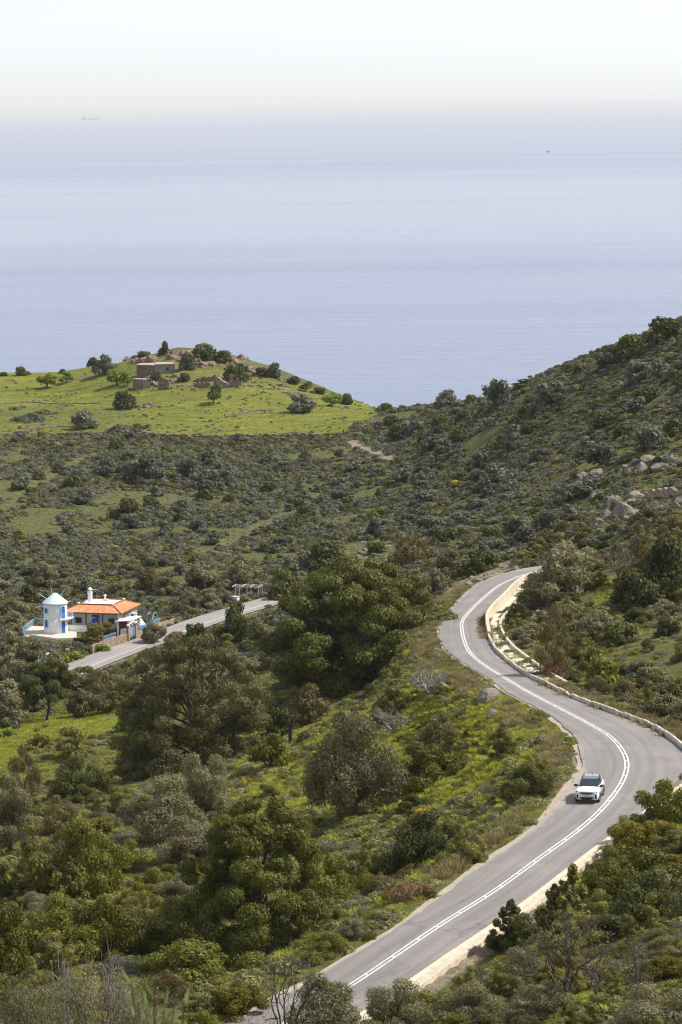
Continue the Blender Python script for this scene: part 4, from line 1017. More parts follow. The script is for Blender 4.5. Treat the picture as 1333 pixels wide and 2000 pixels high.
def crown_pts(g, lobes, N, squash=.8, shell=.35, up_only=False):
    """points spread through the outer shell of every clump, none deep inside another"""
    w_ = lobes[:, 3] ** 2; k = g.choice(len(lobes), N, p=w_ / w_.sum()); d = unit(g.normal(size=(N, 3)))
    if up_only: d[:, 2] = np.abs(d[:, 2]) * .9 + d[:, 2] * .1
    r = lobes[k, 3] * (1 - shell * g.uniform(0, 1, N) ** 1.5) * (1 + .12 * g.normal(size=N))
    P = lobes[k, :3] + d * r[:, None] * np.array([1, 1, squash])
    for L in lobes:
        q = (P - L[:3]) / np.array([1, 1, squash]); ins = (q ** 2).sum(1) < (L[3] * .62) ** 2
        P = P[~ins]; d = d[~ins]
    m = P[:, 2] > .02; return P[m], d[m]
PROTO = {}
def bush_proto(key, seed, R_, H, nl, N, ln, wd, lm, wood=None, up=.2, spread=.8, squash=.8, stems=7, rmin=.28, rmax=.45, jag=.25, low=.1, trunk_h=0.0, trunk_r=.12, shell=.35, extra=None):
    g = np.random.default_rng(seed); lb = lobes_dome(g, nl, R_, H - trunk_h, low, jag, rmin, rmax); lb[:, 2] += trunk_h
    P, d = crown_pts(g, lb, N, squash, shell); lv, lq = leaf_quads(P, d, ln, wd, g, up, spread)
    parts = []; base = np.array([0, 0, -.25]); fork = np.array([g.normal() * .1, g.normal() * .1, max(.15, trunk_h * .7)])
    if trunk_h > .3: parts.append(tube_np(wig(base, fork, g, 4, .06), np.linspace(trunk_r * 1.4, trunk_r, 4), 7))
    for i in range(min(stems, nl)):
        L = lb[i]; s = fork if trunk_h > .3 else base + np.array([g.normal() * .08, g.normal() * .08, 0])
        parts.append(tube_np(wig(s, L[:3], g, 5, .14), np.linspace(trunk_r * .55, trunk_r * .12, 5), 5))
        for k in range(2):
            e = L[:3] + unit(g.normal(size=3) + np.array([0, 0, .5])) * L[3] * .85; parts.append(tube_np(wig(L[:3], e, g, 4, .1), np.linspace(trunk_r * .2, trunk_r * .06, 4), 4))
    wv, wq = join(parts)
    cm = mesh_np('crown', lv, lq); cm.materials.append(LM[lm]); tm = mesh_np('trunk', wv, wq, smooth=True); tm.materials.append(wood or bark)
    PROTO[key] = dict(crown=cm, trunk=tm, R=float(np.percentile(np.abs(lv[:, :2]), 98)), H=float(np.percentile(lv[:, 2], 99.3)), extra=extra)
def pine_proto(key, seed, R_, H, nl, N, lm, ln=.38, wd=.07, lean=0.0, rl=(.13, .22), base=.06, shell=.4, droop=.3, limbs=40, wood=None, squash=.62):
    """a broad pine: cauliflower pads of needles over a dome, carried on long rising limbs"""
    g = np.random.default_rng(seed); lb = []; parts = []
    parts.append(tube_np(wig([0, 0, -.5], [lean, 0, H * .88], g, 8, .05), np.linspace(R_ * .05, R_ * .008, 8), 8))
    for i in range(nl):
        f = base + (1 - base) * g.uniform(0, 1) ** .85; prof = math.sqrt(max(0, 1 - (max(0, f - droop) / (1.0 - droop)) ** 2.2)) * (.78 + .22 * min(1, f / droop))
        th = i * 2.39996 + g.uniform(-.3, .3); rr = (R_ * .9) * prof * g.uniform(.30, 1.0) ** .45; r = R_ * g.uniform(*rl) * (1.1 - .35 * f)
        dx = 1 + .16 * math.sin(2 * th + seed) + .12 * math.sin(5 * th + seed * 2)
        lb.append((lean * f + rr * dx * math.cos(th), rr * dx * math.sin(th), H * f * (.95 + .05 * math.sin(3 * th)) - r * .4, r))
    lb = np.array(lb)
    for i in range(min(limbs, nl)):
        e = lb[i, :3]; s0 = np.array([lean * .3, 0, max(H * .06, e[2] * .55 - .3)]); parts.append(tube_np(wig(s0, e, g, 6, .08, .04), np.linspace(R_ * .017, R_ * .004, 6), 5))
        for k in range(3):
            q = e + unit(g.normal(size=3)) * lb[i, 3] * .9; parts.append(tube_np(wig(e, q, g, 4, .1), np.linspace(R_ * .004, R_ * .0015, 4), 4))
    P, d = crown_pts(g, lb, N, squash, shell, up_only=False)
    lv, lq = leaf_quads(P, d * .8, ln, wd, g, .45, .65); wv, wq = join(parts)
    cm = mesh_np('crown', lv, lq); cm.materials.append(LM[lm]); tm = mesh_np('trunk', wv, wq, smooth=True); tm.materials.append(wood or dark_bark)
    PROTO[key] = dict(crown=cm, trunk=tm, R=float(np.percentile(np.abs(lv[:, :2]), 98)), H=float(np.percentile(lv[:, 2], 99.3)))
def spire_proto(key, seed, R_, H, N, lm):
    """a pointed young juniper: ragged upswept sprays round a straight stem"""
    g = np.random.default_rng(seed); lb = []; parts = [tube_np(wig([0, 0, -.2], [0, 0, H * .97], g, 6, .02), np.linspace(.09, .015, 6), 6)]
    for i in range(70):
        f = g.uniform(.02, 1) ** 1.1; rr = R_ * (1 - f) ** .8 * g.uniform(.25, 1.0); th = g.uniform(0, 2 * np.pi)
        c = (rr * math.cos(th), rr * math.sin(th), H * f * .96); lb.append((*c, R_ * g.uniform(.13, .24) * (1.15 - .92 * f))); parts.append(tube_np(wig([0, 0, c[2] * .82], c, g, 4, .05), np.linspace(.03, .008, 4), 4))
    lb = np.array(lb); P, d = crown_pts(g, lb, N, 1.5, .5); lv, lq = leaf_quads(P, d, .26, .10, g, .9, .5); wv, wq = join(parts)
    cm = mesh_np('crown', lv, lq); cm.materials.append(LM[lm]); tm = mesh_np('trunk', wv, wq, smooth=True); tm.materials.append(bark); PROTO[key] = dict(crown=cm, trunk=tm, R=float(np.percentile(np.abs(lv[:, :2]), 98)), H=float(np.percentile(lv[:, 2], 99.6)))
def twig_proto(key, seed, R_, H, nb, wood, depth=3, trunk_r=.07, leaves=0, lm='olive', upw=.6, trunk_h=.0, ln=.16, fan=3):
    """bare branching wood, with a few leaves if asked"""
    g = np.random.default_rng(seed); parts = []; tips = []
    def grow(p, d, L, r, lev):
        d = unit(d + g.normal(size=3) * .22); e = p + d * L; path = wig(p, e, g, 4, .13); parts.append(tube_np(path, np.linspace(r, r * .62, 4), 4 if lev > 0 else 6))
        if lev >= depth: tips.append((e, d)); return
        for _ in range(fan):
            nd_ = unit(d + g.normal(size=3) * .62 + np.array([0, 0, .15 * upw])); s = path[int(g.integers(2, 4))]; grow(s, nd_, L * g.uniform(.55, .85), r * .55, lev + 1)
    base = np.array([0, 0, -.15])
    if trunk_h > 0: pth = wig(base, [g.normal() * .1, g.normal() * .1, trunk_h], g, 5, .08); parts.append(tube_np(pth, np.linspace(trunk_r * 1.7, trunk_r, 5), 7)); base = pth[-1]
    for k in range(nb):
        th = 2 * np.pi * (k + g.uniform(-.3, .3)) / nb; o = np.array([math.cos(th), math.sin(th), 0]); dd = unit(o * R_ * g.uniform(.3, 1) + np.array([0, 0, (H - trunk_h) * upw]))
        grow(base + o * .05, dd, (H - trunk_h) * .42, trunk_r * .8, 0)
    wv, wq = join(parts); s = np.array([R_ / max(.1, np.percentile(np.hypot(wv[:, 0], wv[:, 1]), 97)), 1, H / max(.1, np.percentile(wv[:, 2], 99.5))]); s[1] = s[0]; wv = wv * s
    tm = mesh_np('branches', wv, wq, smooth=True); tm.materials.append(wood); cm = None
    if leaves:
        T = np.array([t[0] for t in tips]) * s; D = np.array([t[1] for t in tips]); k = g.integers(0, len(T), leaves); P = T[k] + g.normal(size=(leaves, 3)) * R_ * .07 - D[k] * g.uniform(0, .3, leaves)[:, None]
        lv, lq = leaf_quads(P, D[k], ln, ln * .3, g, .4, .6); cm = mesh_np('crown', lv, lq); cm.materials.append(LM[lm])
    PROTO[key] = dict(crown=cm, trunk=tm, R=R_, H=H)
def tuft_mesh(name, seed, R_, H, N, lm, wd=.035):
    g = np.random.default_rng(seed); n = N; b = np.stack([g.normal(size=n) * R_ * .4, g.normal(size=n) * R_ * .4, np.full(n, -.05)], 1); d = unit(np.stack([b[:, 0] / R_ + g.normal(size=n) * .25, b[:, 1] / R_ + g.normal(size=n) * .25, np.full(n, 1.1)], 1))
    L = (H * g.uniform(.5, 1.1, n))[:, None]; s = unit(np.cross(d, g.normal(size=(n, 3)))) * wd; v = np.stack([b - s, b + s, b + d * L * .6 + s * .7, b + d * L + np.array([0, 0, -.08 * H])], 1).reshape(-1, 3)
    me = mesh_np(name, v, np.arange(4 * n).reshape(n, 4)); me.materials.append(LM[lm]); return me

# distant kinds (400 to 950 m)
for i in range(3): bush_proto('f_olive%d' % i, 100 + i, 2.4, 3.6, 13, 1640, 0.493, 0.333, 'far', trunk_h=.5, trunk_r=.16, rmin=.26, rmax=.42)
for i in range(3): bush_proto('f_dark%d' % i, 110 + i, 2.4, 2.9, 12, 1640, 0.435, 0.333, 'dark', stems=5, rmin=.3, rmax=.46)
for i in range(2): bush_proto('f_pale%d' % i, 120 + i, 2.3, 3.5, 12, 1203, 0.435, 0.300, 'green', trunk_h=.9, trunk_r=.15, rmin=.24, rmax=.38)
bush_proto('f_brown', 130, 2.6, 4.4, 14, 2844, 0.377, 0.167, 'brown', trunk_h=.4, trunk_r=.15, up=.8)
# middle kinds (280 to 480 m)
for i in range(3): bush_proto('olive%d' % i, 200 + i, 2.6, 4.0, 20, 6008, 0.350, 0.171, 'olive', trunk_h=.6, trunk_r=.17, stems=12, rmin=.20, rmax=.36, up=.4, shell=.5)
for i in range(2): bush_proto('dark%d' % i, 210 + i, 2.5, 3.2, 18, 3755, 0.333, 0.201, 'dark', stems=8, rmin=.22, rmax=.40)
for i in range(2): bush_proto('lentisk%d' % i, 220 + i, 2.4, 2.3, 20, 3755, 0.298, 0.201, 'lentisk', stems=8, rmin=.20, rmax=.34, up=.5)
for i in range(2): bush_proto('brownbush%d' % i, 230 + i, 2.2, 2.9, 16, 2816, 0.350, 0.101, 'brown', stems=9, up=.9, spread=.5, rmin=.22, rmax=.36)
bush_proto('heath', 240, 1.3, 1.2, 12, 1351, 0.280, 0.060, 'heath', wood=twig_bark, stems=9, up=.9, spread=.5)
for i in range(2): bush_proto('juniper%d' % i, 250 + i, 2.3, 3.3, 22, 4130, 0.350, 0.121, 'juniper', stems=9, up=.9, spread=.5, rmin=.16, rmax=.30, jag=.4)
bush_proto('green', 260, 1.6, 1.8, 12, 1952, 0.298, 0.181, 'green', stems=6)
bush_proto('golden', 262, 2.0, 2.0, 16, 2628, 0.298, 0.181, 'golden', stems=6, rmin=.2, rmax=.34)
bush_proto('redgreen', 264, 2.0, 3.2, 16, 2440, 0.315, 0.181, 'red_green', trunk_h=.5, stems=8)
# near kinds (100 to 250 m)
for i in range(3): bush_proto('n_lentisk%d' % i, 300 + i, 3.0, 3.2, 36, 21065, 0.157, 0.100, 'lentisk', stems=14, rmin=.13, rmax=.26, up=.5, jag=.3, shell=.5)
for i in range(2): bush_proto('n_dark%d' % i, 310 + i, 2.8, 3.0, 30, 17348, 0.164, 0.092, 'dark', stems=14, rmin=.15, rmax=.29, shell=.45)
for i in range(3): bush_proto('n_olive%d' % i, 320 + i, 2.8, 4.4, 34, 32217, 0.178, 0.062, 'olive', trunk_h=.7, trunk_r=.2, stems=26, rmin=.17, rmax=.32, up=.5, shell=.6, jag=.3)
for i in range(3): bush_proto('n_juniper%d' % i, 330 + i, 2.6, 3.6, 40, 18587, 0.205, 0.062, 'juniper', stems=20, up=1.0, spread=.45, rmin=.10, rmax=.22, jag=.45, shell=.6)
bush_proto('n_brown', 340, 2.4, 3.0, 26, 9913, 0.205, 0.053, 'brown', stems=20, up=1.0, spread=.5, rmin=.14, rmax=.26, jag=.4, shell=.7)
bush_proto('n_golden', 345, 2.4, 2.4, 26, 12391, 0.164, 0.092, 'golden', stems=10, rmin=.14, rmax=.27, jag=.3)
for i in range(2): bush_proto('cushion%d' % i, 350 + i, .75, .55, 9, 976, 0.149, 0.091, 'cushion', stems=3, rmin=.26, rmax=.42, low=.2)
bush_proto('heather', 356, .9, .7, 12, 1126, 0.193, 0.044, 'heath', wood=twig_bark, stems=8, up=.9, spread=.5)
bush_proto('rust', 358, 1.2, 1.0, 14, 1351, 0.210, 0.044, 'rust', wood=twig_bark, stems=8, up=.9, spread=.5)
spire_proto('spire0', 360, 1.7, 4.8, 15000, 'juniper'); spire_proto('spire1', 361, 1.5, 3.6, 12000, 'juniper'); spire_proto('spire_dark', 362, 1.7, 4.6, 16000, 'dark')
pine_proto('pine_big', 370, 10.6, 14.6, 170, 170000, 'pine', .50, .15, rl=(.12, .21))
pine_proto('pine_brown', 371, 7.6, 12.4, 120, 90000, 'brown_pine', .42, .10, lean=.6, rl=(.12, .21), shell=.6, droop=.25, limbs=60, wood=bark)
pine_proto('pine_young', 372, 5.4, 9.6, 140, 120000, 'pine', .29, .08, rl=(.13, .22), shell=.45, droop=.15, limbs=40, wood=bark)
pine_proto('pine_small', 373, 3.7, 6.6, 34, 20000, 'dark', .36, .11, base=.38, rl=(.2, .32), droop=.62, limbs=14)
twig_proto('dead_bush0', 380, 1.8, 2.0, 9, dead_bark, 3, .12, upw=.7); twig_proto('dead_bush1', 381, 2.0, 1.9, 12, dead_bark, 3, .11, upw=.5)
twig_proto('dead_tree', 382, 1.6, 3.6, 4, dark_bark, 3, .16, trunk_h=1.5, upw=.7, fan=2); twig_proto('bare_tree', 383, 2.8, 4.2, 6, twig_bark, 3, .15, trunk_h=.9, leaves=500, lm='heath')
twig_proto('bare_olive', 384, 2.3, 4.6, 6, bark, 3, .085, trunk_h=1.1, leaves=900, lm='olive', ln=.12, upw=.9, fan=3)
twig_proto('bare_tall', 385, 1.6, 5.0, 4, twig_bark, 3, .10, trunk_h=.8, leaves=0, upw=1.3); twig_proto('bleached_tall', 386, 1.5, 4.2, 5, dead_bark, 3, .17, trunk_h=.4, leaves=0, upw=1.3)
twig_proto('thin_olive', 387, 2.4, 3.6, 8, twig_bark, 3, .055, trunk_h=.3, leaves=4200, lm='olive', ln=.13, upw=.8)
# single meshes for low growth
FLOW = {}
def flower_mesh(name, seed, R_, H, N):
    g = np.random.default_rng(seed); th = g.uniform(0, 2 * np.pi, N); r = R_ * np.sqrt(g.uniform(0, 1, N)); P = np.stack([r * np.cos(th), r * np.sin(th), H * (1 - .35 * (r / R_) ** 2) + g.normal(size=N) * .05], 1); v, q = leaf_quads(P, np.zeros((N, 3)) + [0, 0, 1], .10, .08, g, .2, .8)
    me = mesh_np(name, v, q); me.materials.append(LM['flower']); return me
flowers = flower_mesh('flowers', 5, .55, .62, 420)

COUNT = {}
def plant(key, px, py, wpx, hpx=None, name='shrub', label=None, cat='shrub', group=None, d=None, yaw=None, flower=False, P=None):
    """stand a plant so that its foot is seen at (px, py) and it spans wpx by hpx there"""
    pr = PROTO[key]
    p = hit(px, py) if (d is None and P is None) else (P if P is not None else (lambda v: np.array([v[0], v[1], float(gh(v[0], v[1]))]))(atd(px, py, d)))
    s = math.hypot(p[1], p[0]) / FPX; w_ = wpx * s / (2 * pr['R']); h_ = (hpx * s / pr['H']) if hpx else w_
    if d is not None and hpx:                      # tall enough to show where the photo shows its tip
        tip = CAM_H + ray(px, py - hpx)[2] * d; h_ = min(max((tip - p[2] + .08) / pr['H'], h_ * .7), h_ * 1.9)
    yaw = random.uniform(0, 6.28) if yaw is None else yaw
    t = empty(name, (p[0], p[1], p[2] - .08), yaw, (w_, w_, h_)); tag(t, label, cat, group)
    if pr['trunk'] is not None: ob('branches' if pr['crown'] is None or pr['trunk'].name.startswith('branches') else 'trunk', pr['trunk'], None, t)
    if pr['crown'] is not None: ob('crown', pr['crown'], None, t)
    if flower: ob('blossom', flowers, None, t, scale=(pr['R'] * .9 / .55, pr['R'] * .9 / .55, pr['H'] * .92 / .62))
    return t

# ------------------------------------------------------------------ rocks
def rock_mesh(name, seed, sx, sy, sz, cuts=16, sub=4, rough=.10, mat=None):
    import bmesh
    bm = bmesh.new(); bmesh.ops.create_icosphere(bm, subdivisions=sub, radius=1); P = np.array([v.co[:] for v in bm.verts]); g = np.random.default_rng(seed)
    for i in range(cuts):
        n = unit(g.normal(size=3) * [1, 1, .8]); d = g.uniform(.55, .9); ov = P @ n - d; P = P - np.maximum(ov, 0)[:, None] * n * .93
    for f, a in ((1.6, rough * 1.6), (3.7, rough), (8, rough * .55)):
        nz = vnoise(P[:, 0] * f + seed, P[:, 1] * f + P[:, 2] * f * .7, seed) + vnoise(P[:, 2] * f + 9, P[:, 0] * f - P[:, 1] * f * .6, seed + 3) - 1; P = P * (1 + a * nz[:, None])
    P = P * [sx, sy, sz]
    for v, p in zip(bm.verts, P): v.co = p
    me = bpy.data.meshes.new(name); bm.to_mesh(me); bm.free(); me.materials.append(mat or rock_m); return me
ROCKS = [rock_mesh('boulder', 20 + i, 1, .8, .62, 14 + i, 3) for i in range(5)]
CRAGS = [rock_mesh('crag', 40 + i, 1, .8, .7, 26, 4, .20) for i in range(4)]
CRAGS_B = [rock_mesh('crag', 50 + i, 1, .8, .7, 26, 4, .20, crag_m) for i in range(4)]
def rock(px, py, wpx, hpx, label, me, name='boulder', cat='rock', group=None, depth=.8, P=None, sink=.25, flat=None):
    p = hit(px, py) if P is None else P; s = p[1] / FPX; w_ = wpx * s / 2; h_ = hpx * s / 1.1
    o = ob(name, me, None, None, (p[0], p[1], p[2] + h_ * (.3 - sink)), (random.uniform(-.25, .25), random.uniform(-.25, .25), random.uniform(0, 6.28)), (w_, w_ * depth / .8, h_)); tag(o, label, cat, group); return o
def outcrop(name, label, parts, crag=None, cat='rock outcrop'):
    """one outcrop: several fused ledges of the same rock as its parts"""
    crag = crag or CRAGS; p0 = hit(*parts[0][:2]); t = empty(name, tuple(p0)); tag(t, label, cat)
    if len(parts) > 2:        # smaller broken pieces round every ledge
        parts = list(parts) + [(px + random.uniform(-.7, .7) * w_, py + random.uniform(-.35, .3) * h_, w_ * random.uniform(.25, .5), h_ * random.uniform(.25, .5)) for px, py, w_, h_ in parts for _ in range(3)]
    for i, (px, py, w_, h_) in enumerate(parts):
        if crag is CRAGS_B: w_ *= 1.2; h_ *= 1.25
        p = hit(px, py); s = p[1] / FPX; hh = h_ * s / 1.2
        ob('ledge', crag[i % 4], None, t, (p[0] - p0[0], p[1] - p0[1], p[2] - p0[2] - hh * .12), (random.uniform(-.3, .3), random.uniform(-.3, .3), random.uniform(0, 6.28)), (w_ * s / 2, w_ * s / 2 * .9, hh))
# ------------------------------------------------------------------ growth nobody could count: points carry little plants
def stuff_points(name, label, meshes, P, S, RZ, IX, HS=None):
    pc = bpy.data.collections.new(name + '_kinds')
    for i, me in enumerate(meshes):
        o = bpy.data.objects.new('%s_%02d' % (name, i), me); pc.objects.link(o)
    me = bpy.data.meshes.new(name); me.vertices.add(len(P)); me.vertices.foreach_set('co', np.asarray(P, np.float32).ravel())
    for nm, d, ty in (('scl', S, 'FLOAT'), ('rz', RZ, 'FLOAT'), ('kind_index', IX, 'INT'), ('hs', S if HS is None else HS, 'FLOAT')):
        a = me.attributes.new(nm, ty, 'POINT'); a.data.foreach_set('value', np.asarray(d, np.int32 if ty == 'INT' else np.float32))
    o = ob(name, me); tag(o, label, None, None, 'stuff')
    ng = bpy.data.node_groups.new(name + '_nodes', 'GeometryNodeTree'); ng.interface.new_socket('Geometry', in_out='INPUT', socket_type='NodeSocketGeometry'); ng.interface.new_socket('Geometry', in_out='OUTPUT', socket_type='NodeSocketGeometry')
    gi = ng.nodes.new('NodeGroupInput'); go = ng.nodes.new('NodeGroupOutput'); ip = ng.nodes.new('GeometryNodeInstanceOnPoints'); ci = ng.nodes.new('GeometryNodeCollectionInfo')
    ci.inputs['Collection'].default_value = pc; ci.inputs['Separate Children'].default_value = True; ci.inputs['Reset Children'].default_value = True
    def na(nm, ty):
        n = ng.nodes.new('GeometryNodeInputNamedAttribute'); n.data_type = ty; n.inputs[0].default_value = nm; return n.outputs[0]
    ip.inputs['Pick Instance'].default_value = True
    cs = ng.nodes.new('ShaderNodeCombineXYZ'); s = na('scl', 'FLOAT'); ng.links.new(s, cs.inputs[0]); ng.links.new(s, cs.inputs[1]); ng.links.new(na('hs', 'FLOAT'), cs.inputs[2])
    cr = ng.nodes.new('ShaderNodeCombineXYZ'); ng.links.new(na('rz', 'FLOAT'), cr.inputs[2])
    er = ng.nodes.new('FunctionNodeEulerToRotation'); ng.links.new(cr.outputs[0], er.inputs[0])
    ng.links.new(gi.outputs[0], ip.inputs['Points']); ng.links.new(ci.outputs[0], ip.inputs['Instance']); ng.links.new(na('kind_index', 'INT'), ip.inputs['Instance Index'])
    ng.links.new(er.outputs[0], ip.inputs['Rotation']); ng.links.new(cs.outputs[0], ip.inputs['Scale']); ng.links.new(ip.outputs[0], go.inputs[0])
    md = o.modifiers.new('growth', 'NODES'); md.node_group = ng; return o
def field(v, x, y):
    """read a per-vertex ground mask at places"""
    A_ = v.reshape(gx.shape); i = np.clip(np.searchsorted(GY, y) - 1, 0, len(GY) - 2); j = np.clip(np.searchsorted(GX, x) - 1, 0, len(GX) - 2); return A_[i, j]
def throw(n, y0, y1, margin=1.35, seed=1, power=1.0):
    """N places over the wedge of ground that the photo and a step beside it can see"""
    g = np.random.default_rng(seed); u = g.uniform(0, 1, n); y = np.sqrt(y0 ** 2 + (y1 ** 2 - y0 ** 2) * u); x = g.uniform(-1, 1, n) * y * .1111 * margin + 0; return x, y, g
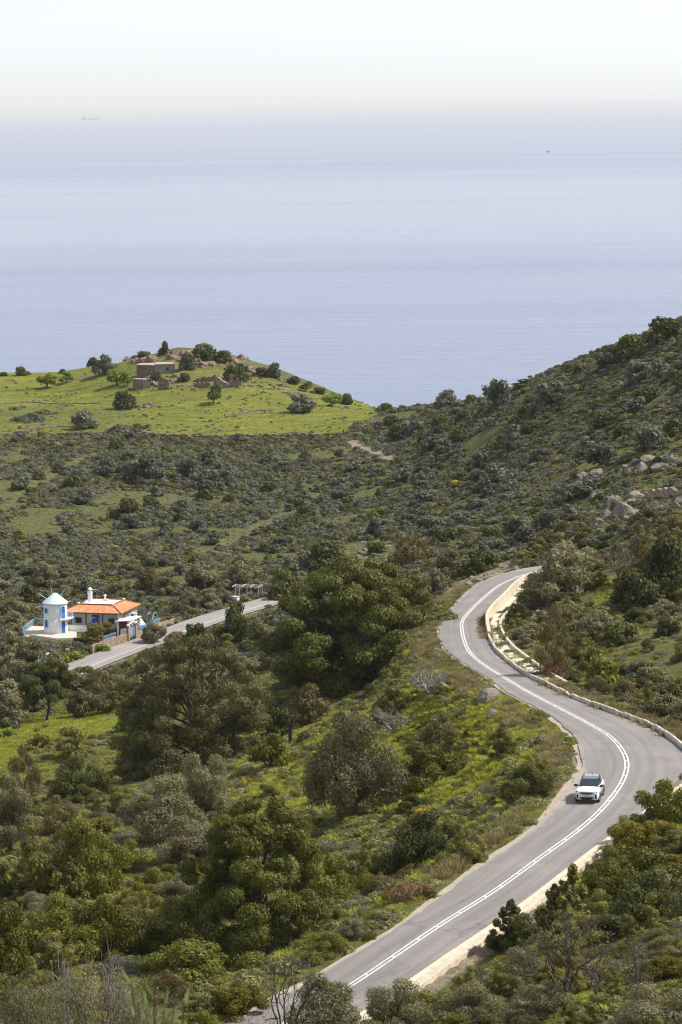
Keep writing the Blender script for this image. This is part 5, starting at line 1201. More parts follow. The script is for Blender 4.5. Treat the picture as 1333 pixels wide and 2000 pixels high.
# ------------------------------------------------------------------ plants one can point at, far to near
G1 = 'trees and bushes on the meadow hill'
for a in [
 ('f_olive0',204,732,44,40,'olive_tree','spreading dark olive tree on the meadow crest, uphill of the pale almond pair','tree'),
 ('f_dark0',182,714,22,18,'round_bush','small round dark bush on the skyline beside the spreading olive','bush'),
 ('f_pale0',93,757,34,28,'almond_tree','pale green leafy almond tree alone near the meadow skyline','tree'),
 ('f_pale1',130,748,26,22,'almond_tree','smaller almond tree on the meadow, between the lone one and the olive','tree'),
 ('f_dark1',44,733,30,17,'round_bush','dark bush on the meadow skyline above the terraced grass','bush'),
 ('f_dark2',7,734,18,8,'round_bush','very low dark bush at the skyline by the meadow edge','bush'),
 ('f_dark2',124,728,16,8,'round_bush','flat dark bush on the skyline behind the almonds','bush'),
 ('f_pale0',228,752,34,30,'almond_tree','larger pale tree of the pair below the ruined house','tree'),
 ('f_pale1',249,752,24,26,'almond_tree','smaller pale tree of the pair below the ruined house','tree'),
 ('f_dark0',252,798,52,34,'kermes_bush','big round blackish bush in the grass below the small stone hut','bush'),
 ('f_pale1',419,789,38,40,'almond_tree','bright green round tree casting shade on the grass by the low ruins','tree'),
 ('f_dark1',466,741,50,30,'kermes_bush','big dark rounded bush behind the ruined gable end','bush'),
 ('f_olive1',587,804,54,36,'olive_tree','grey domed olive tree standing on the lower meadow','tree'),
 ('f_pale0',648,794,36,26,'almond_tree','pale green tree on the meadow near its seaward rim','tree'),
 ('f_dark2',676,790,26,22,'round_bush','dark small bush on the rim beyond the pale green tree','bush'),
 ('f_olive2',165,838,48,36,'olive_tree','grey green olive tree low on the terraced meadow','tree'),
 ('f_olive0',232,846,36,18,'scrub_bush','grey bush where the field wall begins under the meadow','bush'),
 ('f_dark1',321,692,20,26,'juniper','pointed dark juniper standing on the hill crest above the ruined house','juniper'),
 ('f_olive2',365,722,34,34,'olive_tree','grey green tree between the ruined house and the crag','tree'),
 ('f_dark0',402,702,56,30,'kermes_bush','dark bush on the crag, larger of two beside each other','bush'),
 ('f_dark2',440,706,38,22,'kermes_bush','dark bush on the crag, smaller one toward the sea slope','bush'),
 ('f_dark1',278,700,40,14,'kermes_bush','low dark bush on the rocks behind the ruined house','bush'),
 ('f_olive1',536,738,28,30,'olive_tree','dark tree on the seaward skyline of the meadow hill','tree'),
 ('f_dark2',512,733,30,16,'kermes_bush','dark bush on the seaward slope just before the skyline tree','bush'),
 ('f_pale1',598,764,26,20,'almond_tree','small green tree on the seaward rim below the skyline tree','tree'),
 ('f_dark0',570,748,30,14,'kermes_bush','low dark bush on the rim between skyline tree and green tree','bush'),
 ('f_dark1',622,768,34,12,'kermes_bush','flat dark bush on the rim past the small green tree','bush'),
 ('f_dark2',655,778,26,10,'kermes_bush','flattest dark bush on the rim near the end of the meadow','bush'),
 ('f_dark0',303,744,24,18,'kermes_bush','small dark bush among rubble beside the leaning wall fragment','bush'),
 ('f_dark2',360,744,26,16,'kermes_bush','small dark bush among rubble below the ruined house','bush'),
 ('f_dark1',758,804,34,17,'round_bush','lone dark round tree on the saddle against the sea','tree'),
 # the scrub slope
 ('f_dark0',230,880,32,26,'scrub_bush','grey green bush just below the field wall','bush'),
 ('f_olive0',283,948,74,60,'wild_olive','largest dark wild olive clump in the middle of the scrub slope','tree'),
 ('f_olive2',255,936,50,38,'wild_olive','wild olive leaning against the largest clump on the scrub slope','tree'),
 ('f_olive1',367,936,48,42,'wild_olive','round grey wild olive on the scrub slope beside the largest clump','tree'),
 ('f_olive2',410,950,46,36,'wild_olive','dark wild olive next to the round grey one on the scrub slope','tree'),
 ('f_olive0',210,925,34,36,'wild_olive','narrow wild olive on the upper scrub slope','tree'),
 ('f_dark1',247,1012,64,40,'wild_olive','low wide wild olive in the lower scrub, downhill of the largest clump','tree'),
 ('f_olive1',355,1004,38,28,'wild_olive','small wild olive alone on the lower scrub slope','tree'),
 ('f_olive2',665,982,46,34,'wild_olive','dark wild olive near the centre of the scrub valley','tree'),
 ('f_olive0',730,1052,44,42,'wild_olive','round wild olive on the grassy strip above the big pine','tree'),
 ('green',738,1010,38,20,'spurge_bush','bright yellow green bush, the brightest on the scrub valley','bush'),
 ('f_brown',806,1108,78,66,'almond_tree','brownish tree with visible forked trunk beyond the big pine','tree'),
 ('f_dark2',641,1108,82,52,'carob_tree','broad dark carob tree above the big pine','tree'),
 ('f_dark0',567,1166,68,56,'carob_tree','dark rounded carob where the lower road disappears','tree'),
 ('f_dark1',548,1172,46,36,'carob_tree','dark small carob hiding the last piece of the lower road','tree'),
 # the right hand slope
 ('f_olive0',877,793,56,32,'wild_olive','wide low wild olive on the skyline above the saddle','tree'),
 ('f_olive1',974,797,60,56,'wild_olive','tall dark olive rising above the skyline of the scrub ridge','tree'),
 ('f_dark2',1032,752,54,12,'kermes_bush','flat dark bush along the skyline of the ridge','bush'),
 ('f_olive2',1075,790,68,46,'wild_olive','large grey olive below the ridge line with a visible trunk','tree'),
 ('f_olive0',1056,804,40,30,'wild_olive','smaller olive at the foot of the large grey one below the ridge','tree'),
 ('f_dark1',1122,722,40,13,'kermes_bush','low bush at the skyline between two taller ridge trees','bush'),
 ('f_olive1',1190,714,44,40,'wild_olive','grey olive on the ridge next to the flat topped dark tree','tree'),
 ('f_dark0',1229,692,56,38,'carob_tree','flat topped blackish tree standing on the ridge skyline','tree'),
 ('f_dark2',1298,668,70,48,'carob_tree','big dark tree highest on the ridge skyline','tree'),
 ('f_olive2',1250,745,60,40,'wild_olive','grey olive below the flat topped dark tree','tree'),
 ('f_olive0',1290,742,56,42,'wild_olive','dark olive below the highest ridge tree','tree'),
 ('f_olive1',1245,810,50,36,'wild_olive','olive on the upper slope, in line under the flat topped tree','tree'),
 ('f_olive0',1004,880,56,52,'wild_olive','biggest dark olive in the middle of the ridge slope','tree'),
 ('f_dark0',889,862,44,28,'kermes_bush','green dark bush on the lower ridge slope above the track end','bush'),
 ('f_olive1',868,884,40,28,'wild_olive','grey bush near the far end of the dirt track','bush'),
 ('f_olive2',938,912,36,30,'wild_olive','small olive on the ridge slope under the biggest one','tree'),
 ('f_olive0',952,970,52,38,'wild_olive','dark olive on the slope above the rocky strip','tree'),
 ('f_olive1',1002,952,36,34,'wild_olive','small round olive on the grass beside the rocky outcrops','tree'),
 ('f_olive2',1180,908,68,44,'wild_olive','grey olive clump directly above the limestone outcrops','tree'),
 ('f_olive0',1145,898,60,46,'wild_olive','dark olive clump above the limestone outcrops, downhill end','tree'),
 ('f_olive1',1095,985,34,36,'wild_olive','single upright olive with trunk on the grass by the outcrops','tree'),
 ('f_olive2',1275,878,66,48,'wild_olive','large olive beside the grassy terrace over the outcrops','tree'),
 ('f_olive1',1150,965,64,36,'wild_olive','dark olive growing from between the two rock outcrops','tree'),
 ('f_olive0',1110,1018,54,34,'wild_olive','olive on the grass just above the broken scree','tree'),
 ('f_olive2',1068,1040,48,46,'wild_olive','grey olive standing beside the broken scree','tree'),
 ('f_olive0',1025,1068,62,42,'wild_olive','wide olive behind the last visible piece of the near road','tree'),
 ('f_olive1',850,1042,46,34,'wild_olive','round olive on the grass between the valley scrub and the outcrops','tree'),
 ('dark0',935,1118,74,44,'kermes_bush','dense dark green bush behind the upper bend of the near road','bush'),
 ('olive0',880,1130,70,60,'olive_tree','grey olive between the brownish tree and the upper bend','tree'),
 ('olive1',845,1160,60,50,'olive_tree','grey green olive behind the crown of the big pine','tree'),
 # around the house
 ('f_dark0',55,1180,44,40,'carob_tree','dark tree with pale undergrowth in the olive grove behind the windmill','tree'),
 ('f_brown',287,1152,50,46,'almond_tree','brown dark bush in the olive grove beyond the orange roof','tree'),
 ('olive0',330,1160,64,46,'olive_tree','grey olive in the grove behind the garden shelter','tree'),
 ('olive2',395,1150,70,48,'olive_tree','wide grey olive in the grove above the garden arch','tree'),
 ('olive1',480,1150,76,52,'olive_tree','dark grey olive just behind the pipe pergola','tree'),
 ('olive2',365,1196,56,40,'olive_tree','olive with pale forked stems right beside the garden arch','tree'),
 ('olive0',410,1186,52,38,'olive_tree','olive with pale stems on the verge between arch and pergola','tree'),
 ('olive1',437,1180,40,34,'olive_tree','small olive on the verge next to the white hut','tree'),
 ('bare_tree',252,1232,66,44,'bare_tree','bare leafless tree in front of the corner of the orange roof','tree'),
 ('bare_tree',285,1226,70,52,'bare_tree','bare leafless tree between the house and the garden shelter','tree'),
 ('redgreen',184,1262,52,46,'garden_tree','round garden shrub with reddish tips in front of the house parapet','tree'),
 ('dark0',152,1262,26,18,'garden_bush','small dark bush beside the reddish garden shrub','bush'),
 ('redgreen',212,1238,34,24,'garden_bush','red flowering garden bush between reddish shrub and blue railing','bush'),
 ('green',195,1272,44,16,'garden_bush','bright green low plants in the garden above the stone wall','bush'),
 ('green',140,1290,50,18,'garden_bush','bright green patch of plants above the painted wall','bush'),
 ('olive1',298,1256,52,42,'olive_tree','grey olive hiding the road on the uphill side of the blue gate','tree'),
 ('dark1',380,1262,56,46,'kermes_bush','dark bush on the lower verge where the road line shows again','bush'),
 ('dark0',466,1252,64,74,'carob_tree','tall dark green tree on the lower side of the lower road','tree'),
 ('olive2',512,1262,64,56,'olive_tree','grey olive next to the tall dark tree below the lower road','tree'),
 ('olive0',430,1262,48,38,'olive_tree','small grey olive at the foot of the tall dark tree','tree'),
 ('brownbush0',340,1268,70,36,'brown_bush','brownish bush along the lower verge opposite the dry stone wall','bush'),
 ('olive0',60,1300,80,54,'olive_tree','grey olive in front of the windmill terrace','tree'),
 ('olive1',20,1290,70,60,'olive_tree','grey olive beside the terrace railing','tree'),
 ('olive2',98,1316,60,44,'olive_tree','olive at the lower end of the stone kerb wall by the road','tree'),
 ('olive2',30,1210,60,44,'olive_tree','grey olive in the grove level with the windmill roof','tree'),
 ('olive0',12,1340,74,64,'olive_tree','thin grey olive uphill of the small pine on the grass','tree')]:
    plant(a[0], a[1], a[2], a[3], a[4], name=a[5], label=a[6], cat=a[7])
for a in [
 # the middle ground
 ('pine_big',700,1332,336,240,'pine_tree','largest pine, broad yellow green crown beside the upper bend of the road','pine'),
 ('pine_brown',392,1500,285,262,'pine_tree','tall brownish pine with bare limbs showing, standing over the grass','pine'),
 ('pine_young',505,1862,290,305,'pine_tree','bright yellow green young pine nearest to the road','pine'),
 ('pine_small',95,1408,108,124,'pine_tree','small dark pine with one bare trunk on the edge of the bright grass','pine'),
 ('olive1',163,1400,68,56,'olive_tree','round grey olive on the far edge of the bright grass','tree'),
 ('olive0',22,1424,74,66,'olive_tree','grey olive beside the small dark pine','tree'),
 ('brownbush1',196,1360,80,54,'brown_bush','brown green bush behind the round grey olive','bush'),
 ('olive2',270,1370,90,76,'olive_tree','grey olive in the shade side of the brownish pine','tree'),
 ('juniper0',228,1388,64,66,'juniper','dark juniper between round grey olive and the brownish pine','juniper'),
 ('brownbush0',285,1316,80,50,'brown_bush','brown bush just under the lower road, above the brownish pine','bush'),
 ('lentisk0',290,1382,52,46,'mastic_bush','small yellow green bush at the foot of the brownish pine','bush'),
 ('green',248,1430,46,34,'green_bush','fresh green bush at the end of the bright grass','bush'),
 ('green',12,1440,38,20,'green_bush','fresh green bush in the bright grass near the grey olive','bush'),
 ('juniper1',82,1462,66,50,'juniper','open juniper standing in the bright grass','juniper'),
 ('juniper0',140,1482,84,66,'juniper','dark green juniper on the near side of the bright grass','juniper'),
 ('n_brown',48,1560,84,110,'brown_bush','tall brownish open bush below the bright grass','bush'),
 ('n_dark0',160,1560,124,88,'kermes_bush','big dark domed bush on the slope under the bright grass','bush'),
 ('n_juniper0',275,1520,110,90,'juniper','juniper behind the domed bush, below the brownish pine','juniper'),
 ('lentisk1',306,1524,66,56,'mastic_bush','dark green round bush at the foot of the pine shade','bush'),
 ('n_olive0',22,1660,100,140,'olive_tree','grey olive, tallest below the brownish open bush','tree'),
 ('n_brown',110,1632,110,80,'brown_bush','wide brown green bush next to the tallest grey olive','bush'),
 ('n_juniper1',225,1600,100,84,'juniper','upright juniper between the domed bush and the grey olives','juniper'),
 ('n_golden',190,1632,82,38,'golden_bush','low golden green bush under the domed dark bush','bush'),
 ('n_olive1',318,1640,150,130,'olive_tree','broad grey olive in the hollow, darker of the pair','tree'),
 ('n_olive2',400,1600,120,130,'olive_tree','grey olive of the pair with bare branches toward the grass','tree'),
 ('n_olive0',375,1680,140,90,'olive_tree','silvery low olive beside the young pine','tree'),
 ('brownbush0',600,1420,100,86,'brown_bush','brown green thicket between the two large pines','bush'),
 ('dark1',545,1440,60,60,'kermes_bush','dark bush hidden behind the dead tree','bush'),
 ('dead_tree',568,1453,54,84,'dead_tree','blackened dead tree with few bare forks on the grass','tree'),
 ('lentisk0',527,1500,86,68,'mastic_bush','round bright green bush on the grass below the dead tree','bush'),
 ('n_olive1',690,1592,170,206,'olive_tree','big grey olive with several trunks in the middle of the grass','tree'),
 ('n_olive2',645,1560,90,90,'olive_tree','low olive leaning against the big one on the grass','tree'),
 ('juniper1',778,1388,84,92,'juniper','dense pointed juniper downhill of the big pine','juniper'),
 ('dead_bush1',845,1352,96,56,'dead_bush','silver grey dead bush by the boulders on the road bank','bush'),
 ('dead_bush0',774,1432,78,54,'dead_bush','bleached dead bush between the pointed juniper and the big olive','bush'),
 ('olive2',745,1420,44,40,'olive_tree','small olive standing against the bleached dead bush','tree'),
 ('n_brown',862,1480,112,90,'brown_bush','reddish brown open juniper behind the dark mastic mound','bush'),
 ('n_lentisk0',836,1532,156,86,'mastic_bush','large dark mastic mound in the middle of the bank','bush'),
 ('n_juniper1',978,1480,90,74,'juniper','dark juniper on the bank opposite the sharpest bend','juniper'),
 ('n_dark1',1034,1560,108,72,'kermes_bush','dark bush on the bank just behind the white car','bush'),
 ('n_juniper2',1050,1520,66,50,'juniper','green bush near the road edge above the white car','bush'),
 ('n_dark0',846,1690,170,112,'kermes_bush','largest dark bush on the near slope above the road','bush'),
 ('n_juniper0',912,1680,90,90,'juniper','juniper growing into the largest dark bush','juniper'),
 ('n_juniper2',735,1710,100,66,'juniper','grey green bush above the gravelly verge','bush'),
 ('n_lentisk1',660,1760,120,96,'mastic_bush','green bush between the young pine and the largest dark bush','bush'),
 ('n_juniper0',620,1790,90,100,'juniper','upright bush pressed against the young pine','juniper'),
 ('n_olive2',690,1830,60,40,'olive_bush','grey twiggy bush at the verge under the young pine','bush'),
 ('n_lentisk2',640,1860,90,44,'mastic_bush','low bright green bush on the verge below the young pine','bush'),
 ('n_brown',1088,1318,104,142,'brown_bush','tall rusty brown and gold bush leaning over the drain channel','bush'),
 ('olive0',1096,1168,116,104,'olive_tree','big grey green olive hiding the far end of the near road','tree'),
 ('olive2',1050,1160,50,40,'olive_tree','small olive where the near road leaves the view','tree'),
 ('olive1',1120,1128,96,70,'olive_tree','wide olive on the slope above the one hiding the road','tree'),
 ('dark0',1012,1232,46,56,'kermes_bush','dark bush overhanging the parapet of the upper bend','bush'),
 ('lentisk1',1180,1340,100,62,'mastic_bush','dark yellow green mastic bush in the middle of the hillside scrub','bush'),
 ('heather',1112,1222,60,40,'heath_bush','purple grey bush on the grassy hillside above the channel','bush'),
 ('bare_tree',1208,1140,96,84,'bare_tree','leafless grey bush high on the hillside above the near road','tree'),
 ('brownbush0',1250,1100,80,60,'brown_bush','brown gold bush at the top of the near hillside','bush'),
 ('dark1',1300,1150,110,110,'kermes_bush','dark green thicket bush at the upper corner of the hillside','bush'),
 ('dark0',1240,1190,90,76,'kermes_bush','dark green bush under the leafless grey one','bush'),
 ('n_juniper0',1140,1290,100,60,'juniper','grey green bush beside the rusty brown and gold one','bush'),
 ('olive1',1160,1250,80,60,'olive_bush','pale grey green shrub around the flat pale boulder','bush'),
 ('olive1',95,1352,90,60,'olive_tree','grey olive that hides the lower road below the stone kerb wall','tree'),
 ('olive0',48,1362,90,70,'olive_tree','grey olive between the small dark pine and the windmill grove','tree'),
 ('olive2',6,1385,90,60,'olive_tree','grey olive at the border of the bright grass','tree'),
 # the left thicket
 ('n_juniper1',60,1760,150,150,'juniper','olive green thicket bush, uppermost of the near thicket','bush'),
 ('n_lentisk1',150,1762,170,160,'mastic_bush','tallest leafy bush of the near thicket','bush'),
 ('n_lentisk2',190,1742,130,120,'mastic_bush','dark leafy bush behind the small cypress shaped juniper','bush'),
 ('spire1',138,1770,70,100,'juniper','small cypress shaped juniper in the gap of the thicket','juniper'),
 ('n_lentisk0',245,1700,90,60,'mastic_bush','yellow green bush in the hollow by the purple heath','bush'),
 ('n_lentisk0',110,1880,190,130,'mastic_bush','broad leafy mound along the front of the thicket','bush'),
 ('n_lentisk1',30,1900,150,140,'mastic_bush','dark leafy mound beside the dead branches','bush'),
 ('n_lentisk2',200,1870,160,120,'mastic_bush','leafy mound in the middle of the thicket front','bush'),
 ('n_juniper2',280,1852,110,112,'juniper','smooth round golden green bush in the thicket front','bush'),
 ('n_dark1',350,1860,130,110,'kermes_bush','dark shaded bush between the round bush and the young pine','bush'),
 ('n_lentisk1',390,1925,240,92,'mastic_bush','wide dark green mound right in front of the young pine','bush'),
 ('n_golden',470,1985,110,60,'golden_bush','golden green low bush beside the road at the very front','bush'),
 ('n_juniper0',420,1975,110,70,'juniper','olive green bush under the wide dark mound','bush'),
 ('n_brown',330,1960,120,70,'brown_bush','grey brown undergrowth bush beside the dead branches','bush'),
 ('n_lentisk2',395,2030,100,60,'mastic_bush','yellow green bush at the foot of the wide mound','bush'),
 ('n_dark0',20,1990,90,60,'kermes_bush','low green bush at the lower corner of the thicket','bush'),
 ]:
    plant(a[0], a[1], a[2], a[3], a[4], name=a[5], label=a[6], cat=a[7])
# the bank on the camera side, seen from above
for a in [
 ('spire_dark',1000,1872,96,112,130+58,'juniper','dark bushy juniper over the cream gutter','juniper'),
 ('n_dark1',1062,1870,130,96,186,'kermes_bush','dark bush with yellow flowers beside the dark juniper','bush'),
 ('spire0',1120,1850,104,160,182,'juniper','tall pointed juniper leaning over the gutter','juniper'),
 ('spire1',1085,1860,84,130,183,'juniper','second pointed juniper just below the tall one','juniper'),
 ('n_juniper0',1160,1870,120,130,176,'juniper','feathery brown green juniper next to the tall pointed one','juniper'),
 ('n_lentisk0',1190,1740,120,76,199,'mastic_bush','leafy bush at the gutter with grey twigs above it','bush'),
 ('n_lentisk1',1250,1790,190,130,188,'mastic_bush','largest leafy green mass on the bank','bush'),
 ('n_dark0',1290,1850,200,150,178,'kermes_bush','deep green mass in the middle of the bank','bush'),
 ('n_golden',1238,1682,110,74,208,'golden_bush','golden orange tinted bush on the bank near the bend','bush'),
 ('n_golden',1290,1665,90,60,212,'golden_bush','yellow green bush uphill of the golden orange one','bush'),
 ('n_lentisk2',1300,1602,120,76,222,'mastic_bush','dark bush closing the view at the inner side of the bend','bush'),
 ('n_olive1',1215,1628,50,34,216,'olive_bush','thin grey shoots at the gutter end by the bend','bush'),
 ('n_juniper1',1320,1720,110,80,204,'juniper','olive green bush at the picture side of the bank','bush'),
 ('n_juniper2',1110,1920,150,110,168,'juniper','mid green bush below the pointed junipers','bush'),
 ('n_dark1',1200,1920,150,90,170,'kermes_bush','dark round bush behind the bare branched tree','bush'),
 ('bare_olive',1105,2010,190,230,140,'bare_tree','dark branched half bare tree with thin grey leaves','tree'),
 ('bare_tall',1165,2000,100,150,145,'bare_tree','slender grey twiggy tree beside the half bare one','tree'),
 ('bare_olive',1245,2010,120,170,138,'bare_tree','half bare small tree with one crooked dark stem','tree'),
 ('n_olive0',1060,2040,140,120,140,'olive_tree','grey olive under the half bare tree','tree'),
 ('n_olive2',1290,2070,190,140,128,'olive_tree','silvery olive crown filling the lowest corner of the bank','tree'),
 ('n_juniper0',1300,1960,120,100,152,'juniper','brown green juniper behind the silvery corner olive','juniper'),
 ('n_juniper1',980,1985,120,100,150,'juniper','green feathery bush in front of the gutter','bush'),
 ('n_lentisk2',840,2030,150,90,150,'mastic_bush','bright green leafy bush at the foot of the gutter','bush'),
 ('n_olive1',925,2040,150,110,142,'olive_tree','grey olive beside the bright green leafy bush','tree'),
 ('n_brown',900,1960,90,50,158,'brown_bush','grey brown twiggy bush on the sandy strip','bush'),
 ('bare_tall',940,1930,36,76,160,'bare_tree','thin leafless stem standing in front of the gutter','tree'),
 ('n_olive2',768,2050,160,128,142,'olive_tree','olive with fine grey leaves overlapping the road start','tree'),
 ('n_olive0',650,2060,190,150,138,'olive_tree','grey leafy olive under the start of the white lines','tree'),
 ('bare_olive',560,2075,170,210,128,'bare_tree','nearly bare tree with dark forked stems against the road','tree'),
 ('thin_olive',470,2080,110,90,130,'olive_tree','thin olive shoots beside the nearly bare tree','tree'),
 ('thin_olive',40,2080,190,180,126,'olive_tree','twiggy grey olive in the lowest corner','tree'),
 ('thin_olive',150,2080,190,190,128,'olive_tree','twiggy grey olive with pale stems beside the corner one','tree'),
 ('bleached_tall',128,1990,90,150,142,'bare_tree','bleached dead branches reaching over the leafy mounds','tree'),
 ('bleached_tall',222,2030,110,190,136,'bare_tree','tallest bleached dead branches in front of the thicket','tree'),
 ('bare_tall',205,2060,110,170,130,'bare_tree','dark stemmed bare tree between the bleached branches','tree'),
 ('thin_olive',255,2070,160,150,132,'olive_tree','grey twiggy bush around the dead branches','tree'),
 ('dead_bush0',270,2000,90,90,140,'dead_bush','tangle of pale twigs in front of the wide mound','bush'),
 ('n_brown',60,1990,120,70,150,'brown_bush','brown undergrowth under the twiggy corner olives','bush'),
 ]:
    key, px, py, wp, hp, d, nm, lb, ct = a
    plant(key, px, py, wp, hp, name=nm, label=lb, cat=ct, d=d, flower=(lb.startswith('dark bush with yellow')) and False)

# ------------------------------------------------------------------ rocks one can point at
outcrop('limestone_outcrop', 'large grey limestone cliff with a rusty stain on the ridge slope', [(1225,1010,84,62),(1262,1014,66,50),(1203,985,52,54),(1240,978,70,34),(1285,1000,50,30),(1215,958,44,22),(1180,968,34,20)])
outcrop('limestone_outcrop', 'upper limestone outcrop beside the grass terrace', [(1255,920,52,36),(1290,918,52,38),(1275,900,60,28),(1310,895,54,22),(1240,905,34,20),(1225,912,26,12)])
outcrop('limestone_outcrop', 'long low ledge of limestone running uphill under the dark olives', [(1105,972,56,26),(1130,950,56,26),(1152,932,66,22),(1178,924,50,16),(1160,974,40,24),(1085,984,34,14)])
outcrop('limestone_outcrop', 'broken limestone scree of small blocks under the large cliff', [(1100,1045,40,26),(1130,1030,36,28),(1150,1045,40,22),(1170,1025,34,26),(1118,1062,36,22),(1140,1012,30,18),(1190,1040,30,18),(1080,1036,24,14),(1112,1026,20,14)])
outcrop('limestone_outcrop', 'grey cliff end of the terrace wall at the border of the slope', [(1322,1000,40,44),(1336,985,50,40)])
outcrop('limestone_outcrop', 'scattered pale rocks between the carob tree and the brownish tree', [(700,1090,34,16),(735,1086,30,16),(760,1070,28,18),(715,1075,24,12),(770,1092,26,14)])
outcrop('limestone_outcrop', 'small limestone ribs above the upper bend', [(1000,1040,30,18),(1028,1022,24,16),(985,1050,22,10)])
outcrop('cave_rock', 'dark grey rock face under the bushes beside the upper bend', [(1042,1215,46,34),(1060,1205,40,40),(1030,1235,36,22),(1048,1245,30,18)])
outcrop('hill_crag', 'highest rust brown crag on the top of the meadow hill', [(352,694,34,24),(368,692,40,18),(338,700,30,18),(360,700,50,14)], CRAGS_B)
outcrop('hill_crag', 'brown rocks behind the roof of the ruined house', [(285,705,34,16),(300,704,30,18),(268,708,24,14)], CRAGS_B)
outcrop('hill_crag', 'pale rock alone on the skyline behind the ruined house', [(250,702,22,16)], CRAGS_B)
outcrop('hill_crag', 'brown crag wall between the two hilltop bushes and the gable', [(398,714,30,18),(412,712,26,14),(385,708,28,14)], CRAGS_B)
outcrop('hill_crag', 'grey brown crag stepping down the seaward skyline', [(462,712,40,22),(485,722,36,16),(472,700,26,14),(500,728,30,14),(450,704,30,12),(545,752,30,8)], CRAGS_B)
outcrop('hill_crag', 'rubble heap spilled in front of the ruined house', [(335,745,26,12),(310,752,30,10),(345,735,24,10),(352,752,22,8),(300,748,18,8),(290,738,20,8)], CRAGS_B)
outcrop('hill_crag', 'rubble heap beside the round dark bush in the grass', [(285,796,26,10),(293,790,20,9),(275,800,16,6)], CRAGS_B)
outcrop('hill_crag', 'scattered stones at the foot of the low ruins', [(382,760,20,6),(430,764,18,6),(480,755,14,5)], CRAGS_B)
outcrop('pale_slab', 'pale bare rock slab below the field wall', [(112,868,36,10),(140,872,34,10),(126,878,40,8)])
for q in [(955,1366,84,34,'largest pale boulder on the grassy bank opposite the kerb'),(868,1350,44,30,'slanting pale boulder beside the silver grey dead bush'),(912,1352,18,12,'small pinkish boulder behind the largest one'),
 (962,1398,40,22,'brown boulder just below the largest pale one'),(990,1414,36,18,'reddish brown flat rock on the bank'),(1040,1452,30,14,'dark rock under the bushes near the bend'),(817,1402,10,8,'tiny round brown stone in the grass'),
 (1005,1490,18,12,'pale stone among the cushion shrubs on the bank'),(968,1606,38,24,'pale rock on the verge below the white car'),(974,1626,46,24,'rounded tan boulder at the verge below the white car'),
 (700,1732,22,12,'pale stone on the near slope above the verge'),(776,1742,30,16,'grey rock hidden by reddish twigs'),(386,1756,20,8,'pale flat stone in the dark hollow beside the young pine'),
 (650,1848,30,14,'sandy rock at the verge below the young pine'),(696,1792,22,14,'tan stone by the verge near the road start'),(560,1835,14,8,'little white stone under the young pine'),
 (1195,1252,44,18,'flat pale boulder in the scrub above the kerb'),(1280,1313,32,18,'rounded pale boulder in the scrub at the border'),(870,1640,22,10,'pale rock beside the largest dark bush'),
 (697,1363,14,5,'long white stone in the grass under the big pine'),(540,1428,10,7,'white stone next to the dead tree'),(190,1410,10,5,'white stone in the bright grass'),(173,1396,10,5,'pale stone behind the bright grass'),
 (505,1497,16,9,'pale stone pile beside the round bright green bush'),(470,1530,16,9,'small stones where yellow flowers grow'),(1180,1090,16,9,'pale stone on the slope above the parapet'),(1308,1905,14,8,'pale stone in the bank undergrowth'),
 (930,1790,10,5,'little pale stone on the cream gutter side')]:
    rock(q[0], q[1], q[2], q[3], q[4], ROCKS[int(q[0]) % 5])

# ------------------------------------------------------------------ dry stone walls, fence, track
def terrain_wall(name, pts, h, w_, label, seedv, mat=stone_wall, cat='wall', dmin=62):
    P = []
    for a, b in zip(pts[:-1], pts[1:]):
        A_ = hit(*a, dmin); B_ = hit(*b, dmin); n = max(2, int(np.linalg.norm(B_ - A_) / .8))
        for i in range(n): q = A_ + (B_ - A_) * i / n; P.append((q[0], q[1], float(gh(q[0], q[1]))))
    rr = random.Random(seedv); c = Vector(P[0]); m = MB(); vs = []; fs = []
    P = [Vector(p) for p in P]
    for i, p in enumerate(P):
        t = (P[min(i + 1, len(P) - 1)] - P[max(i - 1, 0)]); t.z = 0; t.normalize(); nn = Vector((-t.y, t.x, 0)) * w_ / 2; hh = h * rr.uniform(.55, 1.15)
        vs += [p - nn * 1.2 + Vector((0, 0, -.5)), p - nn * rr.uniform(.6, 1) + Vector((0, 0, hh)), p + nn * rr.uniform(.6, 1) + Vector((0, 0, hh * rr.uniform(.85, 1.1))), p + nn * 1.2 + Vector((0, 0, -.5))]
    for i in range(len(P) - 1):
        for k in range(4): fs.append((i * 4 + k, i * 4 + (k + 1) % 4, (i + 1) * 4 + (k + 1) % 4, (i + 1) * 4 + k))
    fs += [(0, 1, 2, 3), tuple((len(P) - 1) * 4 + k for k in (3, 2, 1, 0))]
    o = m.add(vs, fs).build(name, mat); tag(o, label, cat); return P
fw = terrain_wall('field_wall', [(232,847),(270,850),(330,853),(430,855),(560,854),(668,852)], .9, 1.0, 'long dark dry stone wall closing the lower edge of the green meadow', 1, ruin_brown)
terrain_wall('field_wall', [(-60,862),(0,857),(60,852),(150,848),(228,845)], .5, .8, 'low crumbling stone line continuing the field wall under the terraces', 2, ruin_brown)
terrain_wall('terrace_wall', [(440,812),(480,806),(535,801)], .35, .8, 'low stone line across the open meadow grass', 3, ruin_brown)
terrain_wall('terrace_wall', [(1262,972),(1300,970),(1345,968)], 1.5, .8, 'dry stone terrace wall between the cliffs on the ridge slope', 4)
terrain_wall('terrace_wall', [(40,838),(110,834),(190,836)], .35, .7, 'faint stone terrace line below the grey green olive', 5, ruin_brown)
terrain_wall('terrace_wall', [(0,790),(60,786),(120,790),(200,788)], .3, .7, 'faint stone terrace line high on the meadow', 6, ruin_brown)
pm = MB().tube([(0, 0, -.3), (0.02, 0, 1.25)], .06, 5).mesh('fence_post')
